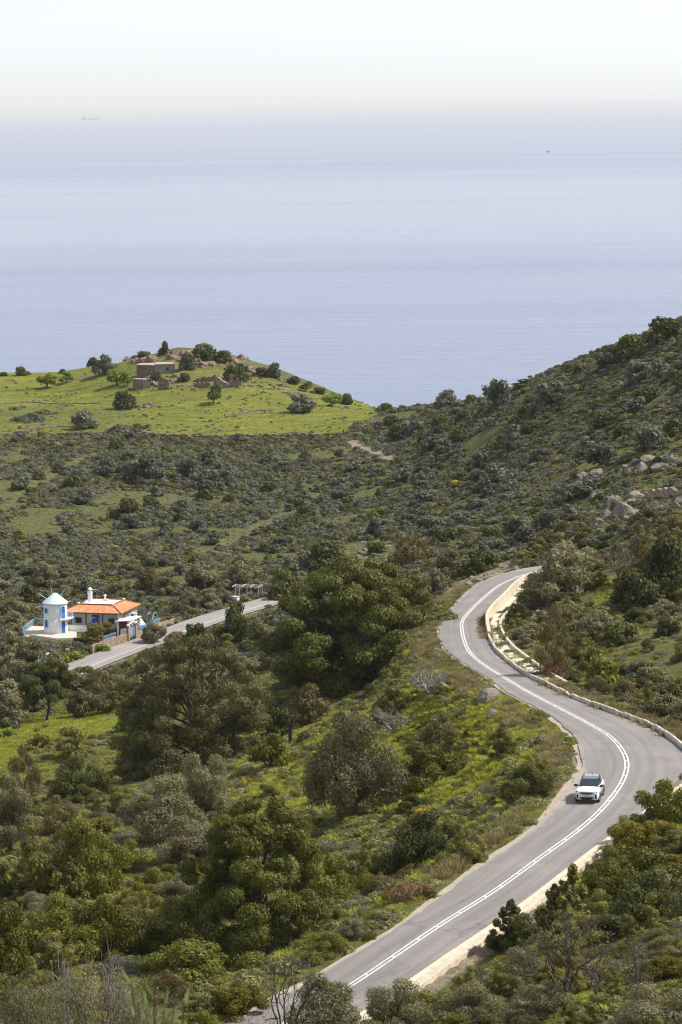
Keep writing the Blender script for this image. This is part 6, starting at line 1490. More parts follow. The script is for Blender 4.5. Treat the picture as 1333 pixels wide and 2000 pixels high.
for i in range(2, len(fw), 5):
    o = ob('fence_post', pm, twig_bark, None, fw[i] + Vector((0, .9, 0)), (random.uniform(-.08, .08), random.uniform(-.08, .08), 0)); tag(o, 'thin wooden fence post standing along the long field wall', 'fence post', 'fence posts along the field wall')
p = hit(671, 852); t = empty('gate_pole', tuple(p)); tag(t, 'thick dark wooden post where the track enters the meadow', 'post'); MB().tube([(0, 0, -.2), (.05, 0, 1.8)], .16, 6).build('pole', bark, t); MB().tube([(-.4, 0, 1.3), (.5, 0, 1.4)], .06, 5).build('crossbar', bark, t)
# marker at the far verge
p = hit(833, 1112); t = empty('road_marker', tuple(p)); tag(t, 'orange and white roadside marker post by the brownish tree', 'road marker')
MB().box((0, 0, .6), (.10, .06, 1.6)).build('pole', white_wall, t); MB().box((0, -.05, 1.75), (.26, .05, .75)).build('orange_plate', simple('orange_plate', (.75, .20, .03), .5), t); MB().box((.04, -.05, 1.05), (.24, .05, .55)).build('white_plate', white_wall, t)
# ship on the horizon
def ship():
    p = np.array(ray(176, 234)) ; d = CAM_H / -p[2]; t = empty('cargo_ship', (p[0] * d, d, 0), R(4)); tag(t, 'faint grey cargo ship far out near the horizon', 'ship')
    s = d / FPX; L = 17 * s; hm_ = simple('ship_grey', (.36, .38, .42), .6)
    MB().prism([(-L, 0), (L * .94, 0), (L * 1.05, 2.2 * s), (-L * 1.02, 2.2 * s)], 'y', -1.6 * s, 1.6 * s).build('hull', hm_, t)
    MB().box((-L * .72, 0, 4.4 * s), (6 * s, 2.6 * s, 4.4 * s)).build('bridge', hm_, t)
    for x in (-.2, .15, .5): MB().box((L * x, 0, 4.0 * s), (.5 * s, .5 * s, 4 * s)).build('crane', hm_, t)
ship()
def bird():
    p = Vector(atd(1070, 297, 420)); m = MB(); t = empty('bird', p, R(30)); tag(t, 'small dark bird gliding over the sea', 'bird')
    m.add([(-.28, 0, 0), (-.05, .07, .03), (.22, 0, .02), (-.05, -.07, .03), (0, 0, .07), (0, 0, -.05)], [(0, 1, 4), (1, 2, 4), (2, 3, 4), (3, 0, 4), (1, 0, 5), (2, 1, 5), (3, 2, 5), (0, 3, 5)]).build('body', black_m, t)
    for s in (-1, 1): MB().add([(.05, 0, .02), (-.09, 0, .02), (-.06, s * .24, .12), (.04, s * .26, .13), (-.07, s * .5, .05), (.05, s * .02, .04), (-.05, s * .25, .14)], [(0, 1, 2, 3), (3, 2, 4), (5, 6, 1), (5, 3, 6), (3, 4, 6)]).build('wing', black_m, t)
bird()
# ------------------------------------------------------------------ wild shrubs, each of its own, in drifts
TAKEN = [tuple(o.location[:2]) for o in bpy.data.objects if o.parent is None and o.get('category') in ('tree', 'bush', 'pine', 'juniper')]
def keepoff(x, y, r):
    """no shrub on a road, in a yard, on the track, nor in front of the car or the windmill"""
    a = field(OUT1.ravel(), x, y) > r + .5; b = field(OUT2.ravel(), x, y) > r + .4
    c = (np.abs(x - HC[0]) > 10) | (np.abs(y - HC[1] + 2) > 12); d_ = (np.abs(x - MILL[0]) > 6) | (np.abs(y - MILL[1]) > 7); return a & b & c & d_
def px_of(x, y): return proj(np.stack([x, y, gh(x, y)], 1))
def inpoly(x, y, poly): return poly_mask(px_of(x, y), poly)
def drift(n, keys, region, dr, wm, seed, name, label, cat, group, hscale=(.75, 1.1), space=1.0, avoid=None, maxn=300):
    """N shrubs with feet inside REGION (photo outline) between the distances DR; sizes WM in metres"""
    x, y, g = throw(n * 14, dr[0], dr[1], 1.5, seed); ok = inpoly(x, y, region) & keepoff(x, y, wm[0] * .5)
    if avoid is not None: ok &= ~avoid(x, y)
    x, y = x[ok], y[ok]; out = 0
    pts = list(TAKEN_S)
    for i in range(len(x)):
        if out >= n: break
        w_ = g.uniform(0, 1) ** 1.5 * (wm[1] - wm[0]) + wm[0]
        if any((x[i] - a) ** 2 + (y[i] - b) ** 2 < (space * .5 * (w_ + c)) ** 2 for a, b, c in pts): continue
        if field(OUT1.ravel(), x[i:i+1], y[i:i+1])[0] < w_ * .5 + .3 or field(OUT2.ravel(), x[i:i+1], y[i:i+1])[0] < w_ * .5 + .6: continue
        pts.append((x[i], y[i], w_)); TAKEN_S.append((x[i], y[i], w_)); k = keys[int(g.integers(len(keys)))]; pr = PROTO[k]; s = w_ / (2 * pr['R'])
        nm, lb, ct = (name, label, cat) if not isinstance(name, dict) else name[k]
        t = empty(nm, (x[i], y[i], float(gh(x[i], y[i])) - .1), g.uniform(0, 6.28), (s, s, s * g.uniform(*hscale))); tag(t, lb, ct, group)
        ob('branches' if pr['crown'] is None else 'trunk', pr['trunk'], None, t)
        if pr['crown'] is not None: ob('crown', pr['crown'], None, t)
        out += 1
    print(group, out)
TAKEN_S = [(a, b, 2.0) for a, b in TAKEN]
mead_f = lambda x, y: (field(mead, x, y) > .3) | (field(bare, x, y) > .6)
SLOPE = [(-500,862),(230,858),(670,866),(690,880),(600,960),(480,1050),(420,1110),(300,1160),(-500,1200)]
VALLEY = [(480,1060),(700,900),(780,900),(960,900),(1040,1000),(1000,1080),(800,1120),(560,1120),(420,1130)]
RIDGE = [(700,840),(860,800),(1000,770),(1200,700),(1340,640),(1900,400),(1900,900),(1340,860),(1200,870),(1060,900),(960,960),(780,890)]
drift(95, ['f_olive0','f_olive1','f_olive2','f_dark0'], SLOPE, (430, 800), (2.6, 5.6), 31, 'wild_olive', 'grey green wild olive bush scattered on the scrub slope below the meadow wall', 'scrub tree', 'wild olives on the scrub slope below the field wall', (.7, 1.0))
drift(60, ['f_olive0','f_olive1','f_dark1','f_olive2'], VALLEY, (430, 760), (2.4, 5.2), 32, 'wild_olive', 'grey green wild olive bush scattered in the scrub valley above the big pine', 'scrub tree', 'wild olives in the scrub valley', (.7, 1.0))
drift(120, ['f_olive0','f_olive1','f_olive2','f_dark2','f_dark0'], RIDGE, (480, 860), (3.0, 7.0), 33, 'wild_olive', 'grey green wild olive bush scattered on the slope of the ridge facing the sea', 'scrub tree', 'wild olives on the ridge slope', (.7, 1.0))
GROVE = [(-300,1120),(120,1130),(300,1110),(480,1130),(560,1150),(520,1168),(300,1215),(280,1180),(130,1165),(60,1200),(20,1260),(-300,1350)]
drift(60, ['olive0','olive1','olive2'], GROVE, (440, 600), (3.6, 5.6), 34, 'olive_tree', 'grey olive tree in the grove around the orange roofed house', 'olive tree', 'olives in the grove around the house', (.7, .9), .8)
LOWER = [(-400,1330),(60,1340),(140,1330),(300,1260),(420,1225),(560,1180),(620,1200),(600,1300),(520,1330),(300,1300),(250,1370),(120,1380),(0,1400),(-400,1420)]
drift(34, ['olive0','olive1','olive2','brownbush0','brownbush1','juniper0','dark0'], LOWER, (330, 470), (2.6, 5.0), 35, 'verge_shrub', 'mixed grey and brown shrub on the strip between lower road and bright grass', 'shrub', 'shrubs between the lower road and the bright grass', (.7, .95), .75)
THICK = [(-300,1490),(0,1490),(120,1490),(300,1500),(440,1540),(470,1600),(440,1700),(380,1860),(300,2060),(-300,2060)]
drift(85, ['n_juniper0','n_juniper1','n_juniper2','n_lentisk0','n_lentisk1','n_dark0','n_brown','n_olive0','brownbush0','n_golden'], THICK, (165, 330), (1.8, 4.2), 36, 'thicket_shrub', 'mixed evergreen shrub packed into the thicket below the bright grass', 'shrub', 'shrubs of the thicket below the bright grass', (.65, 1.0), .62)
BANKL = [(480,1500),(600,1380),(740,1360),(900,1350),(1060,1400),(1120,1460),(1100,1540),(960,1660),(700,1860),(560,1900),(600,1700),(520,1560)]
drift(85, ['n_juniper0','n_juniper2','n_lentisk0','n_lentisk2','n_dark1','n_brown','heather','brownbush1'], BANKL, (195, 340), (1.1, 2.8), 37, 'bank_shrub', 'low evergreen shrub scattered on the grassy bank beside the near road', 'shrub', 'shrubs scattered on the grassy bank', (.6, .9), 1.1,
      avoid=lambda x, y: inpoly(x, y, [(480,1500),(620,1440),(680,1600),(560,1560)]))
HILLR = [(1010,1090),(1100,1040),(1340,1010),(1900,900),(1900,1650),(1345,1445),(1200,1375),(1110,1345),(1040,1290),(1000,1230),(1010,1180),(1045,1120)]
drift(260, ['olive0','olive1','dark0','dark1','brownbush0','juniper0','juniper1','lentisk0','n_brown','n_juniper1','olive2'], HILLR, (255, 520), (1.9, 4.8), 38, 'hillside_shrub', 'mixed evergreen shrub on the steep hillside above the kerb wall', 'shrub', 'shrubs on the hillside above the kerb wall', (.6, .95), .62)
MIDV = [(820,1250),(850,1160),(930,1120),(1000,1095),(900,1080),(700,1110),(560,1170),(560,1330),(900,1345),(880,1290)]
drift(40, ['olive0','dark1','olive2','brownbush1','juniper1'], MIDV, (310, 520), (1.6, 3.6), 39, 'hollow_shrub', 'grey green shrub in the hollow around the big pine', 'shrub', 'shrubs around the big pine', (.6, .9), .9)
BANKR = [(780,2100),(900,1960),(1040,1860),(1160,1760),(1250,1660),(1340,1560),(1900,1500),(1900,2150),(780,2150)]
drift(150, ['n_lentisk0','n_lentisk1','n_dark0','n_juniper0','n_juniper1','n_juniper2','n_brown','n_golden','n_olive1'], BANKR, (118, 235), (1.4, 3.4), 40, 'slope_shrub', 'mixed evergreen shrub covering the near slope above the cream gutter', 'shrub', 'shrubs covering the near slope above the gutter', (.6, .95), .5)
FRONT = [(-400,2010),(300,2010),(520,2060),(700,2030),(900,2050),(900,2400),(-400,2400)]
drift(40, ['n_olive0','n_juniper0','n_brown','thin_olive','n_lentisk2'], FRONT, (95, 172), (1.6, 3.0), 41, 'foot_shrub', 'grey green shrub along the very bottom of the view', 'shrub', 'shrubs at the foot of the view', (.6, .9), .8)
# red flowering and broom shrubs
for q in [(822,1605,40,26,'broom with yellow flowers on the grassy bank'),(1000,1830,34,22,'broom with bright yellow flowers in front of the dark bushy juniper'),(643,1806,34,24,'broom with yellow flowers at the verge under the young pine'),(476,1536,22,16,'small yellow flowering broom on the stones in the grass'),(815,1700,26,18,'yellow flowering sprig among reddish twigs'),(920,1368,22,18,'yellow flowering broom beside the largest boulder'),(890,950,28,12,'yellow flowering bush in the valley scrub')]:
    pr = PROTO['green']; p = hit(q[0], q[1]); s = p[1] / FPX; t = empty('broom_bush', tuple(p - [0, 0, .08]), random.uniform(0, 6)); tag(t, q[4], 'broom')
    sc_ = q[2] * s / (2 * pr['R']); ob('crown', PROTO['cushion0']['crown'], None, t, scale=(q[2] * s / 1.5,) * 2 + (q[3] * s / .6,)); ob('blossom', flowers, None, t, scale=(q[2] * s * .62 / 1.1, q[2] * s * .62 / 1.1, q[3] * s / .62))
for q in [(786,1758,96,40,'reddish brown heather patch beside the grey rock'),(1092,1325,60,30,'reddish heather above the kerb'),(300,1760,70,30,'purple grey heath in the dark hollow')]:
    p = hit(q[0], q[1]); plant('rust' if 'red' in q[4] else 'heather', q[0], q[1], q[2], q[3], name='heather', label=q[4], cat='heather')

# ------------------------------------------------------------------ low growth nobody could count
def low_bush(name, seed, R_, H, N, ln, wd, lm):
    g = np.random.default_rng(seed); lb = lobes_dome(g, 6, R_, H, .25, .2, .35, .52); P, d = crown_pts(g, lb, N, .75, .3, True); v, q = leaf_quads(P, d, ln, wd, g, .3, .7); me = mesh_np(name, v, q); me.materials.append(LM[lm]); return me
scrub = [low_bush('scrub', 400, 1.0, .95, 300, .30, .19, 'far'), low_bush('scrub', 401, 1.0, .9, 300, .30, .19, 'dark'), low_bush('scrub', 402, 1.0, .8, 330, .28, .11, 'heath'), low_bush('scrub', 403, 1.0, .85, 330, .28, .12, 'heath'), low_bush('scrub', 404, .9, .8, 280, .28, .16, 'cushion'), low_bush('scrub', 405, 1.0, .9, 280, .28, .16, 'juniper')]
x, y, g = throw(85000, 425, 880, 1.45, 50)
cover = fbm(x / 16, y / 22, 77, 4); pz = px_of(x, y)
up_right = poly_mask(pz, [(1040,1010),(1080,900),(1340,850),(1900,800),(1900,1000),(1340,1010),(1200,1040)])
ok = (field(mead, x, y) < .40) & (field(bare, x, y) < .38) & keepoff(x, y, .8) & ((cover > .36) | ((pz[:, 0] > 760) & (cover > .31))) & ~(up_right & (g.uniform(size=len(x)) < .42))
ok &= g.uniform(size=len(x)) < np.where(pz[:, 0] > 760, .42, .28) + 1.6 * smooth(.31, .55, cover)
x, y = x[ok], y[ok]; n = len(x); print('scrub', n)
S = (.45 + g.uniform(0, 1, n) ** 1.8 * 1.1) * (.75 + .5 * fbm(x / 7, y / 7, 5, 2)); sp = fbm(x / 30, y / 30, 91, 3) + .25 * g.normal(size=n)
IX = np.where(sp < .36, g.integers(0, 2, n), np.where(sp < .55, g.integers(2, 4, n), np.where(sp < .7, 4, g.integers(0, 6, n))))
stuff_points('scrub', 'dense low grey green and purplish scrub covering the far slopes', scrub, np.stack([x, y, gh(x, y) - .08], 1), S, g.uniform(0, 6.28, n), IX, S * g.uniform(.6, 1.0, n))
# cushions of the near slopes
cush = [PROTO['cushion0']['crown'], PROTO['cushion1']['crown'], low_bush('cushion', 410, .8, .5, 1500, .10, .03, 'heath'), low_bush('cushion', 411, .8, .55, 1500, .11, .05, 'juniper'), low_bush('cushion', 412, .7, .45, 1400, .11, .05, 'green'), low_bush('cushion', 413, .9, .6, 1600, .10, .03, 'brown')]
x, y, g = throw(21000, 95, 430, 1.5, 51); cover = fbm(x / 6, y / 6, 61, 4)
lu = field(lush, x, y) > .2
ok = (field(OUT1.ravel(), x, y) > 1.25) & keepoff(x, y, .5) & (cover > .40) & ~(lu & (g.uniform(size=len(x)) < .85)) & (field(mead, x, y) < .8) & ~((field(mead, x, y) > .3) & (g.uniform(size=len(x)) < .35))
hr = poly_mask(px_of(x, y), HILLR) & ~poly_mask(px_of(x, y), [(1140,1200),(1180,1130),(1260,1120),(1270,1160),(1200,1210),(1140,1235)]); ok &= ~(hr & (g.uniform(size=len(x)) < .55))
nearroad = (field(OUT1.ravel(), x, y) < 5); ok &= ~(nearroad & (field(SIDE1.ravel(), x, y) < 0) & (y < 200))
x, y = x[ok], y[ok]; n = len(x); print('cushions', n); S = g.uniform(.5, 1.5, n) * (1 + .3 * (fbm(x / 4, y / 4, 3, 2) - .5)); sp = fbm(x / 9, y / 9, 93, 3) + .2 * g.normal(size=n)
IX = np.where(sp < .45, g.integers(0, 2, n), np.where(sp < .58, g.integers(3, 5, n), np.where(sp < .68, 2, g.integers(0, 6, n))))
stuff_points('cushion_shrubs', 'low cushion shrubs carpeting the near slopes', cush, np.stack([x, y, gh(x, y) - .06], 1), S, g.uniform(0, 6.28, n), IX, S * g.uniform(.7, 1.1, n))
# grass
tufts = [tuft_mesh('grass_tuft', 420, .45, .34, 110, 'grass'), tuft_mesh('grass_tuft', 421, .5, .26, 120, 'grass', .03), tuft_mesh('grass_tuft', 422, .4, .42, 90, 'cushion', .03)]
x, y, g = throw(60000, 95, 440, 1.4, 52); gm_ = field(mead, x, y)
ok = (field(OUT1.ravel(), x, y) > 1.2) & keepoff(x, y, .2) & (g.uniform(size=len(x)) < np.where(gm_ > .3, 1.0, .34)) & ~((field(OUT1.ravel(), x, y) < 4) & (field(SIDE1.ravel(), x, y) < 0) & (y < 200))
hr = poly_mask(px_of(x, y), HILLR) & (gm_ < .3); ok &= ~(hr & (g.uniform(size=len(x)) < .7))
x, y = x[ok], y[ok]; n = len(x); print('grass', n); S = g.uniform(.6, 1.6, n)
stuff_points('grass', 'green grass growing between the shrubs of the near slopes', tufts, np.stack([x, y, gh(x, y) - .04], 1), S, g.uniform(0, 6.28, n), np.where(field(mead, x, y) > .3, g.integers(0, 2, n), g.integers(0, 3, n)), S * g.uniform(.7, 1.2, n))
# tall dry grass at the road edges
dryt = [tuft_mesh('dry_tuft', 430, .5, .95, 150, 'dry', .02), tuft_mesh('dry_tuft', 431, .45, .75, 130, 'dry', .02), tuft_mesh('dry_tuft', 432, .5, .6, 140, 'cushion', .025)]
g = np.random.default_rng(53); P = []; idx0 = r1(1101, 1550)
def edge_pts(i0, i1, side, o0, o1, n):
    for _ in range(n):
        i = int(g.integers(i0, i1)); o_ = (WL[i] if side > 0 else WR[i]) + g.uniform(o0, o1); P.append((road[i, 0] + side * rn[i, 0] * o_, road[i, 1] + side * rn[i, 1] * o_))
iu = r1(909, 1240); edge_pts(iu - 10, r1(1000, 1128), 1, .7, 5.5, 330); edge_pts(idx0 - 6, iu - 10, 1, 1.3, 3.4, 300); edge_pts(r1(1060, 1355), iu + 20, -1, .5, .8, 26); edge_pts(iu - 6, iu + 34, -1, -.35, .0, 60); edge_pts(r1(1200, 1445), r1(1000, 1330), -1, -.2, .02, 26)
edge_pts(r1(1200, 1445), r1(1000, 1330), -1, .6, 2.5, 120); edge_pts(idx0 - 30, idx0, 1, 1.6, 3.0, 60)
P = np.array(P); n = len(P); S = g.uniform(.55, 1.25, n)
stuff_points('dry_grass', 'tall straw coloured dry grass along the edges of the near road', dryt, np.stack([P[:, 0], P[:, 1], gh(P[:, 0], P[:, 1]) + .0], 1), S, g.uniform(0, 6.28, n), g.integers(0, 3, n), S * g.uniform(.6, 1.1, n))
# low scrub on the meadow hill: a thin scatter and the rocky crest
x, y, g = throw(9000, 770, 960, 1.3, 54); gm_ = field(mead, x, y); cr = field(bare, x, y) > .4; c2 = fbm(x / 9, y / 9, 44, 3)
ok = ((gm_ > .3) & (c2 > .54) & (g.uniform(size=len(x)) < .5)) | (cr & (g.uniform(size=len(x)) < .8)); x, y = x[ok], y[ok]; n = len(x); S = g.uniform(.35, .9, n)
stuff_points('meadow_scrub', 'sparse low scrub dotted over the meadow hill and its rocky crest', scrub, np.stack([x, y, gh(x, y) - .06], 1), S, g.uniform(0, 6.28, n), g.choice([0, 2, 4, 4, 5], n), S * .8)
# stones on slopes
st = [rock_mesh('stone', 60 + i, .5, .4, .3, 10, 2) for i in range(3)]
x, y, g = throw(5000, 120, 700, 1.3, 55); b_ = field(bare, x, y); rr_ = field(OUT1.ravel(), x, y)
ok = ((b_ > .4) & (b_ < .75) & (rr_ > 1.0) & (g.uniform(size=len(x)) < .5)) | ((rr_ > 1.3) & (rr_ < 2.4) & (g.uniform(size=len(x)) < .6)) | ((y < 430) & (rr_ > 2) & (g.uniform(size=len(x)) < .03)); ok &= keepoff(x, y, .3)
x, y = x[ok], y[ok]; n = len(x); S = g.uniform(.25, 1.1, n) ** 1.5 * np.where(y > 400, 1.8, .8)
stuff_points('stones', 'small loose stones on the verges and rocky ground', st, np.stack([x, y, gh(x, y)], 1), S, g.uniform(0, 6.28, n), g.integers(0, 3, n))

# tiny herbs and twigs that break up the open ground far away
x, y, g = throw(42000, 425, 900, 1.35, 56)
ok = keepoff(x, y, .3) & (field(bare, x, y) < .8) & (g.uniform(size=len(x)) < np.where(field(mead, x, y) > .4, .16 + .5 * smooth(.5, .7, fbm(x / 12, y / 9, 58, 3)), .9)); x, y = x[ok], y[ok]; n = len(x); S = g.uniform(.16, .42, n)
stuff_points('hill_herbs', 'tiny herbs and twigs dotted over the open ground of the far slopes', scrub, np.stack([x, y, gh(x, y) - .05], 1), S, g.uniform(0, 6.28, n), g.choice([0, 2, 3, 4, 4, 5], n), S * .7)
# ------------------------------------------------------------------ the white car
def mat_paint(name, col, rough=.28, spec=.5, coat=1.0):
    m, nt, b = newmat(name); b.inputs['Roughness'].default_value = rough; b.inputs['Coat Weight'].default_value = coat; b.inputs['Coat Roughness'].default_value = .06
    nt.links.new(ramp(nt, noise(nt, 3, 3), [(.3, tuple(v * .96 for v in col)), (.7, col)]), b.inputs['Base Color']); return m
car_white = mat_paint('white_car_paint', (.80, .80, .80)); car_black = mat_paint('black_roof_paint', (.035, .04, .05), .15)
glass_m = mat_paint('tinted_glass', (.025, .045, .055), .06, coat=.6); trim_m = simple('black_trim', (.015, .015, .016), .55, .1); rim_m = simple('alloy_rim', (.30, .31, .32), .35, .1, metal=.6); tyre_m = simple('tyre_rubber', (.02, .02, .02), .8)
lamp_m = simple('lamp_glass', (.55, .58, .62), .12, .05, spec=.8); skid_m = simple('silver_skid_plate', (.55, .55, .56), .4, .05); plate_m = simple('number_plate_face', (.70, .71, .72), .5, .03)
def loft(sections, close=True, caps=True):
    """sections: lists of points with the same count, joined along the car"""
    m = MB(); n = len(sections[0]); vs = [p for s in sections for p in s]; fs = []
    for i in range(len(sections) - 1):
        for k in range(n if close else n - 1): fs.append((i * n + k, i * n + (k + 1) % n, (i + 1) * n + (k + 1) % n, (i + 1) * n + k))
    if caps: fs.append(tuple(range(n))[::-1]); fs.append(tuple((len(sections) - 1) * n + k for k in range(n)))
    return m.add(vs, fs)
def car():
    p0 = at(1147, 1569, 53.2); i = int(((road[:, :2] - p0[:2]) ** 2).sum(1).argmin()); yaw = R(-101.5)  # +X of the car is its nose
    gz_ = road[i, 2] - .012 * 1.6
    sl = (road[min(i + 3, len(road) - 1), 2] - road[i - 3, 2]) / np.linalg.norm(road[min(i + 3, len(road) - 1), :2] - road[i - 3, :2])
    ctr = p0[:2] - np.array([math.cos(yaw), math.sin(yaw)]) * 1.95
    t = empty('car', (ctr[0], ctr[1], gz_ + .0), yaw); t.rotation_euler = (0, math.atan(sl) * 1.0, yaw); tag(t, 'white compact SUV with black roof and blue tinted windscreen driving on the near road', 'car')
    W = .90
    def sec(x, zs, ws):   # mirrored outline from sill to top
        return [(x, -w_, z) for z, w_ in zip(zs, ws)] + [(x, w_, z) for z, w_ in reversed(list(zip(zs, ws)))]
    S = [sec(2.19, (.30,.40,.55,.70,.80,.86), (.58,.66,.70,.70,.64,.52)), sec(2.12, (.26,.38,.55,.74,.88,.93), (.72,.80,.83,.82,.76,.62)), sec(1.95, (.24,.38,.56,.78,.95,1.0), (.80,.87,.90,.89,.83,.70)),
         sec(1.5, (.24,.38,.56,.80,1.0,1.05), (.82,.90,.92,.91,.85,.72)), sec(1.0, (.24,.36,.56,.82,1.03,1.09), (.82,.89,.90,.90,.86,.74)), sec(.72, (.24,.36,.56,.82,1.04,1.12), (.82,.88,.89,.90,.87,.76)),
         sec(0, (.24,.36,.56,.82,1.05,1.10), (.82,.87,.88,.90,.88,.78)), sec(-1.0, (.24,.36,.56,.84,1.07,1.12), (.82,.88,.89,.91,.89,.80)), sec(-1.6, (.26,.40,.60,.86,1.08,1.13), (.80,.90,.93,.92,.88,.78)),
         sec(-2.0, (.32,.45,.62,.86,1.08,1.12), (.76,.84,.88,.88,.84,.74)), sec(-2.16, (.38,.50,.64,.84,1.02,1.06), (.66,.76,.80,.80,.76,.66))]
    body = loft(S).build('body', car_white, t, smooth=False)
    bm_ = body.modifiers.new('bevel', 'BEVEL'); bm_.width = .03; bm_.segments = 2; bm_.limit_method = 'ANGLE'; bm_.angle_limit = R(28)
    body.data.polygons.foreach_set('use_smooth', [True] * len(body.data.polygons))
    # cabin: dark glasshouse with pillars, black roof above
    def cs(x, z, w0, w1): return [(x, -w0, 1.06), (x, -w1, z), (x, w1, z), (x, w0, 1.06)]
    cab = loft([[(.98, -.72, 1.06), (.94, -.70, 1.10), (.94, .70, 1.10), (.98, .72, 1.06)], [(.30, -.80, 1.06), (.28, -.62, 1.52), (.28, .62, 1.52), (.30, .80, 1.06)], [(-.6, -.82, 1.06), (-.6, -.61, 1.57), (-.6, .61, 1.57), (-.6, .82, 1.06)], [(-1.55, -.80, 1.06), (-1.45, -.60, 1.53), (-1.45, .60, 1.53), (-1.55, .80, 1.06)], [(-2.02, -.72, 1.06), (-1.85, -.58, 1.30), (-1.85, .58, 1.30), (-2.02, .72, 1.06)]])
    cb = cab.build('glasshouse', glass_m, t)
    MB().add([(.955, -.69, 1.12), (.955, .69, 1.12), (.32, .585, 1.515), (.32, -.585, 1.515), (.985, -.69, 1.135), (.985, .69, 1.135), (.34, .585, 1.545), (.34, -.585, 1.545)], [(4, 5, 6, 7), (3, 2, 1, 0), (0, 1, 5, 4), (1, 2, 6, 5), (2, 3, 7, 6), (3, 0, 4, 7)]).build('windscreen', glass_m, t)
    rf = loft([[(.36, -.60, 1.50), (.34, -.56, 1.565), (.34, .56, 1.565), (.36, .60, 1.50)], [(-.5, -.64, 1.54), (-.5, -.58, 1.63), (-.5, .58, 1.63), (-.5, .64, 1.54)], [(-1.4, -.63, 1.52), (-1.4, -.56, 1.60), (-1.4, .56, 1.60), (-1.4, .63, 1.52)], [(-1.92, -.60, 1.46), (-1.88, -.54, 1.52), (-1.88, .54, 1.52), (-1.92, .60, 1.46)]]).build('roof', car_black, t)
    MB().box((-1.45, 0, 1.67), (.10, .03, .12)).build('antenna', trim_m, rf)
    for s in (-1, 1):
        MB().tube([(1.0, s * .735, 1.08), (.33, s * .605, 1.535)], .035, 6).build('pillar', car_black, t)
        MB().tube([(-.35, s * .80, 1.08), (-.42, s * .64, 1.56)], .045, 5).build('pillar', car_black, t)
        MB().tube([(.15, s * .60, 1.66), (-.1, s * .61, 1.70), (-1.3, s * .60, 1.69), (-1.55, s * .60, 1.64)], .022, 5).build('roof_rail', rim_m if s > 0 else trim_m, t)
        MB().add([(-1.20, s * .79, 1.12), (-1.42, s * .795, 1.12), (-1.28, s * .655, 1.55), (-1.05, s * .65, 1.56), (-1.20, s * .83, 1.12), (-1.42, s * .835, 1.12), (-1.28, s * .69, 1.56), (-1.05, s * .69, 1.57)], [(0, 1, 2, 3), (7, 6, 5, 4), (0, 4, 5, 1), (1, 5, 6, 2), (2, 6, 7, 3), (3, 7, 4, 0)]).build('rear_pillar', car_white, t)
        mr = MB().box((.78, s * 1.0, 1.12), (.16, .26, .15), rz=s * .2).build('mirror', trim_m, t); MB().box((.80, s * .86, 1.08), (.06, .14, .05)).build('mirror_arm', trim_m, mr)
        hl = MB().prism([(.48, .78), (.82, .85), (.82, .92), (.48, .86)], 'x', 2.0, 2.13).build('headlight', trim_m, t) if s > 0 else MB().prism([(-.48, .78), (-.82, .85), (-.82, .92), (-.48, .86)], 'x', 2.0, 2.13).build('headlight', trim_m, t)
        MB().box((2.165, s * .545, .79), (.06, .07, .19)).build('lamp', lamp_m, hl); MB().box((2.10, s * .72, .835), (.08, .10, .035)).build('lamp', lamp_m, hl)
        MB().box((2.155, s * .70, .52), (.10, .13, .30), rz=s * .3).build('air_intake', trim_m, t)
        MB().box((2.19, s * .50, .345), (.10, .34, .07), rz=-s * .12).build('skid_corner', skid_m, t)
        MB().box((0, s * .905, .33), (2.2, .05, .16)).build('sill', trim_m, t)
        for x in (.40, -.55): MB().box((x, s * .915, .93), (.16, .03, .03)).build('door_handle', trim_m, t)
        MB().box((-.08, s * .907, .72), (.012, .02, .62)).build('door_gap', trim_m, t)
        MB().box((-2.13, s * .62, .92), (.08, .22, .10)).build('tail_light', red_m, t)
        for x in (1.36, -1.34):
            MB().lathe([(.40, -.02), (.40, .02), (.37, .03)], 20).build('wheel_arch', trim_m, t, loc=(x, s * .905, .38), rot=(s * math.pi / 2 * -1, 0, 0))
            wh = MB().lathe([(.20, -.11), (.31, -.11), (.335, -.08), (.335, .08), (.31, .11), (.20, .11)], 22).build('wheel', tyre_m, t, smooth=True, loc=(x, s * .80, .335), rot=(-s * math.pi / 2, 0, 0))
            r_ = MB().lathe([(.0, .095), (.05, .10), (.06, .075), (.20, .075), (.215, .10), (.225, .10), (.225, -.05)], 22)
            for k in range(5): r_.box((.12 * math.cos(k * 1.2566), .12 * math.sin(k * 1.2566), .085), (.20, .06, .03), rz=k * 1.2566)
            r_.build('rim', rim_m, wh)
    gr = MB().box((2.19, 0, .80), (.05, .94, .12)).build('grille', trim_m, t)
    MB().prism([(-.055, .76), (0, .70), (.055, .76), (.055, .84), (0, .87), (-.055, .84)], 'x', 2.20, 2.235).build('emblem', trim_m, gr)
    MB().box((2.20, 0, .675), (.04, .66, .035)).build('grille_bar', trim_m, t)
    pl = MB().box((2.215, 0, .545), (.03, .50, .11)).build('number_plate', plate_m, t)
    cr = MB()
    for k, x in enumerate((-.17, -.12, -.07, .03, .08, .13, .18)): cr.box((2.232, x, .545), (.004, .026, .06))
    cr.build('plate_characters', trim_m, pl)
    MB().box((2.19, 0, .41), (.08, 1.0, .17)).build('lower_grille', trim_m, t); MB().box((2.15, 0, .285), (.14, 1.3, .08)).build('skirt', trim_m, t)
    MB().tube([(.99, -.5, 1.14), (.93, .15, 1.19)], .012, 4).build('wiper', trim_m, t)
    MB().box((1.45, 0, 1.062), (.9, .9, .012), ry=R(6)).build('bonnet_crease', car_white, t)
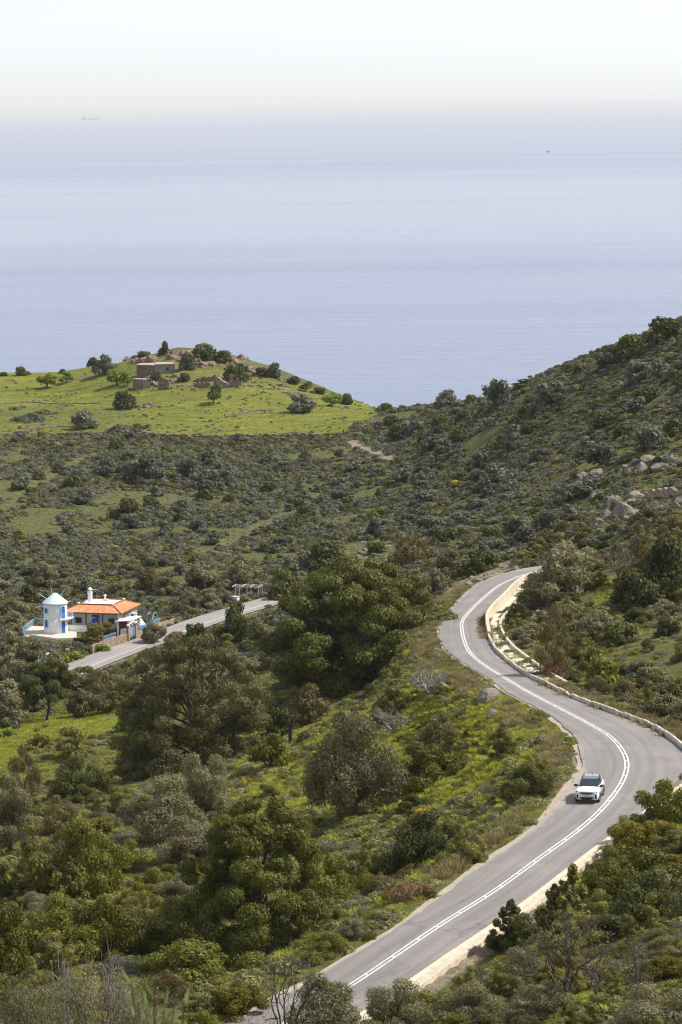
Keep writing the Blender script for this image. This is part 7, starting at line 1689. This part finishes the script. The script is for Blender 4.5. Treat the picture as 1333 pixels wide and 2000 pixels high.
    # the driver's silhouette is lost in the reflection; two seats show darkly through the glass
    for s in (-.36, .36): MB().box((-.05, s, 1.25), (.12, .4, .4)).build('seat', trim_m, t)
car()
# ------------------------------------------------------------------ olive shoots close to the camera
def olive_sprig():
    v = ray(300, 1990); d = 7.2; base = Vector((v[0] * d, d, CAM_H + v[2] * d - 1.4)); g0 = float(gh(base.x, base.y)); g = np.random.default_rng(70)
    t = empty('olive_sapling', (base.x, base.y, g0)); tag(t, 'out of focus olive shoots with long pale leaves, closest to the camera', 'sapling')
    m = MB(); lv = []; s = d / FPX
    m.tube([(0, 0, -.1), (.02, 0, (base.z - g0) * .6), (0, 0, base.z - g0 + 1.0)], [.03, .02, .012], 6)
    org = Vector((base.x, base.y, g0)); top = Vector((0, 0, base.z - g0 + 1.0))
    for px, py in ((258, 1926), (302, 1950), (342, 1946), (285, 1972), (320, 1972), (362, 1962), (270, 1956)):
        v = ray(px, py); dd = d + g.uniform(-.12, .12); e = Vector((v[0] * dd, dd, CAM_H + v[2] * dd)) - org; m.tube([top, (top + e) / 2 + Vector((0, 0, -.02)), e], [.004, .003, .002], 5)
        dr = (e - top).normalized()
        for k in range(9):
            f = 1 - k * .085; c = top + (e - top) * f; a = (dr + Vector(g.normal(size=3)) * .45).normalized(); L = .05 * g.uniform(.8, 1.2); b = a.cross(Vector(g.normal(size=3))).normalized() * .0045
            nn = a.cross(b).normalized() * .003
            lv.append((c, a, L, b, nn))
    m.build('stem', bark, t); q = MB()
    for c, a, L, b, nn in lv:
        q.add([c, c + a * L * .35 + b, c + a * L * .35 - b, c + a * L * .35 + nn, c + a * L * .75 + b * .7, c + a * L * .75 - b * .7, c + a * L * .75 + nn, c + a * L], [(0, 1, 3), (0, 3, 2), (1, 4, 6, 3), (3, 6, 5, 2), (4, 7, 6), (6, 7, 5)])
    q.build('leaves', leaf_mat('pale_olive_leaves', [(.16, .20, .08), (.24, .29, .13), (.36, .40, .22)], transl=.4, patch=30), t)
olive_sprig()
print('objects', len(bpy.data.objects))
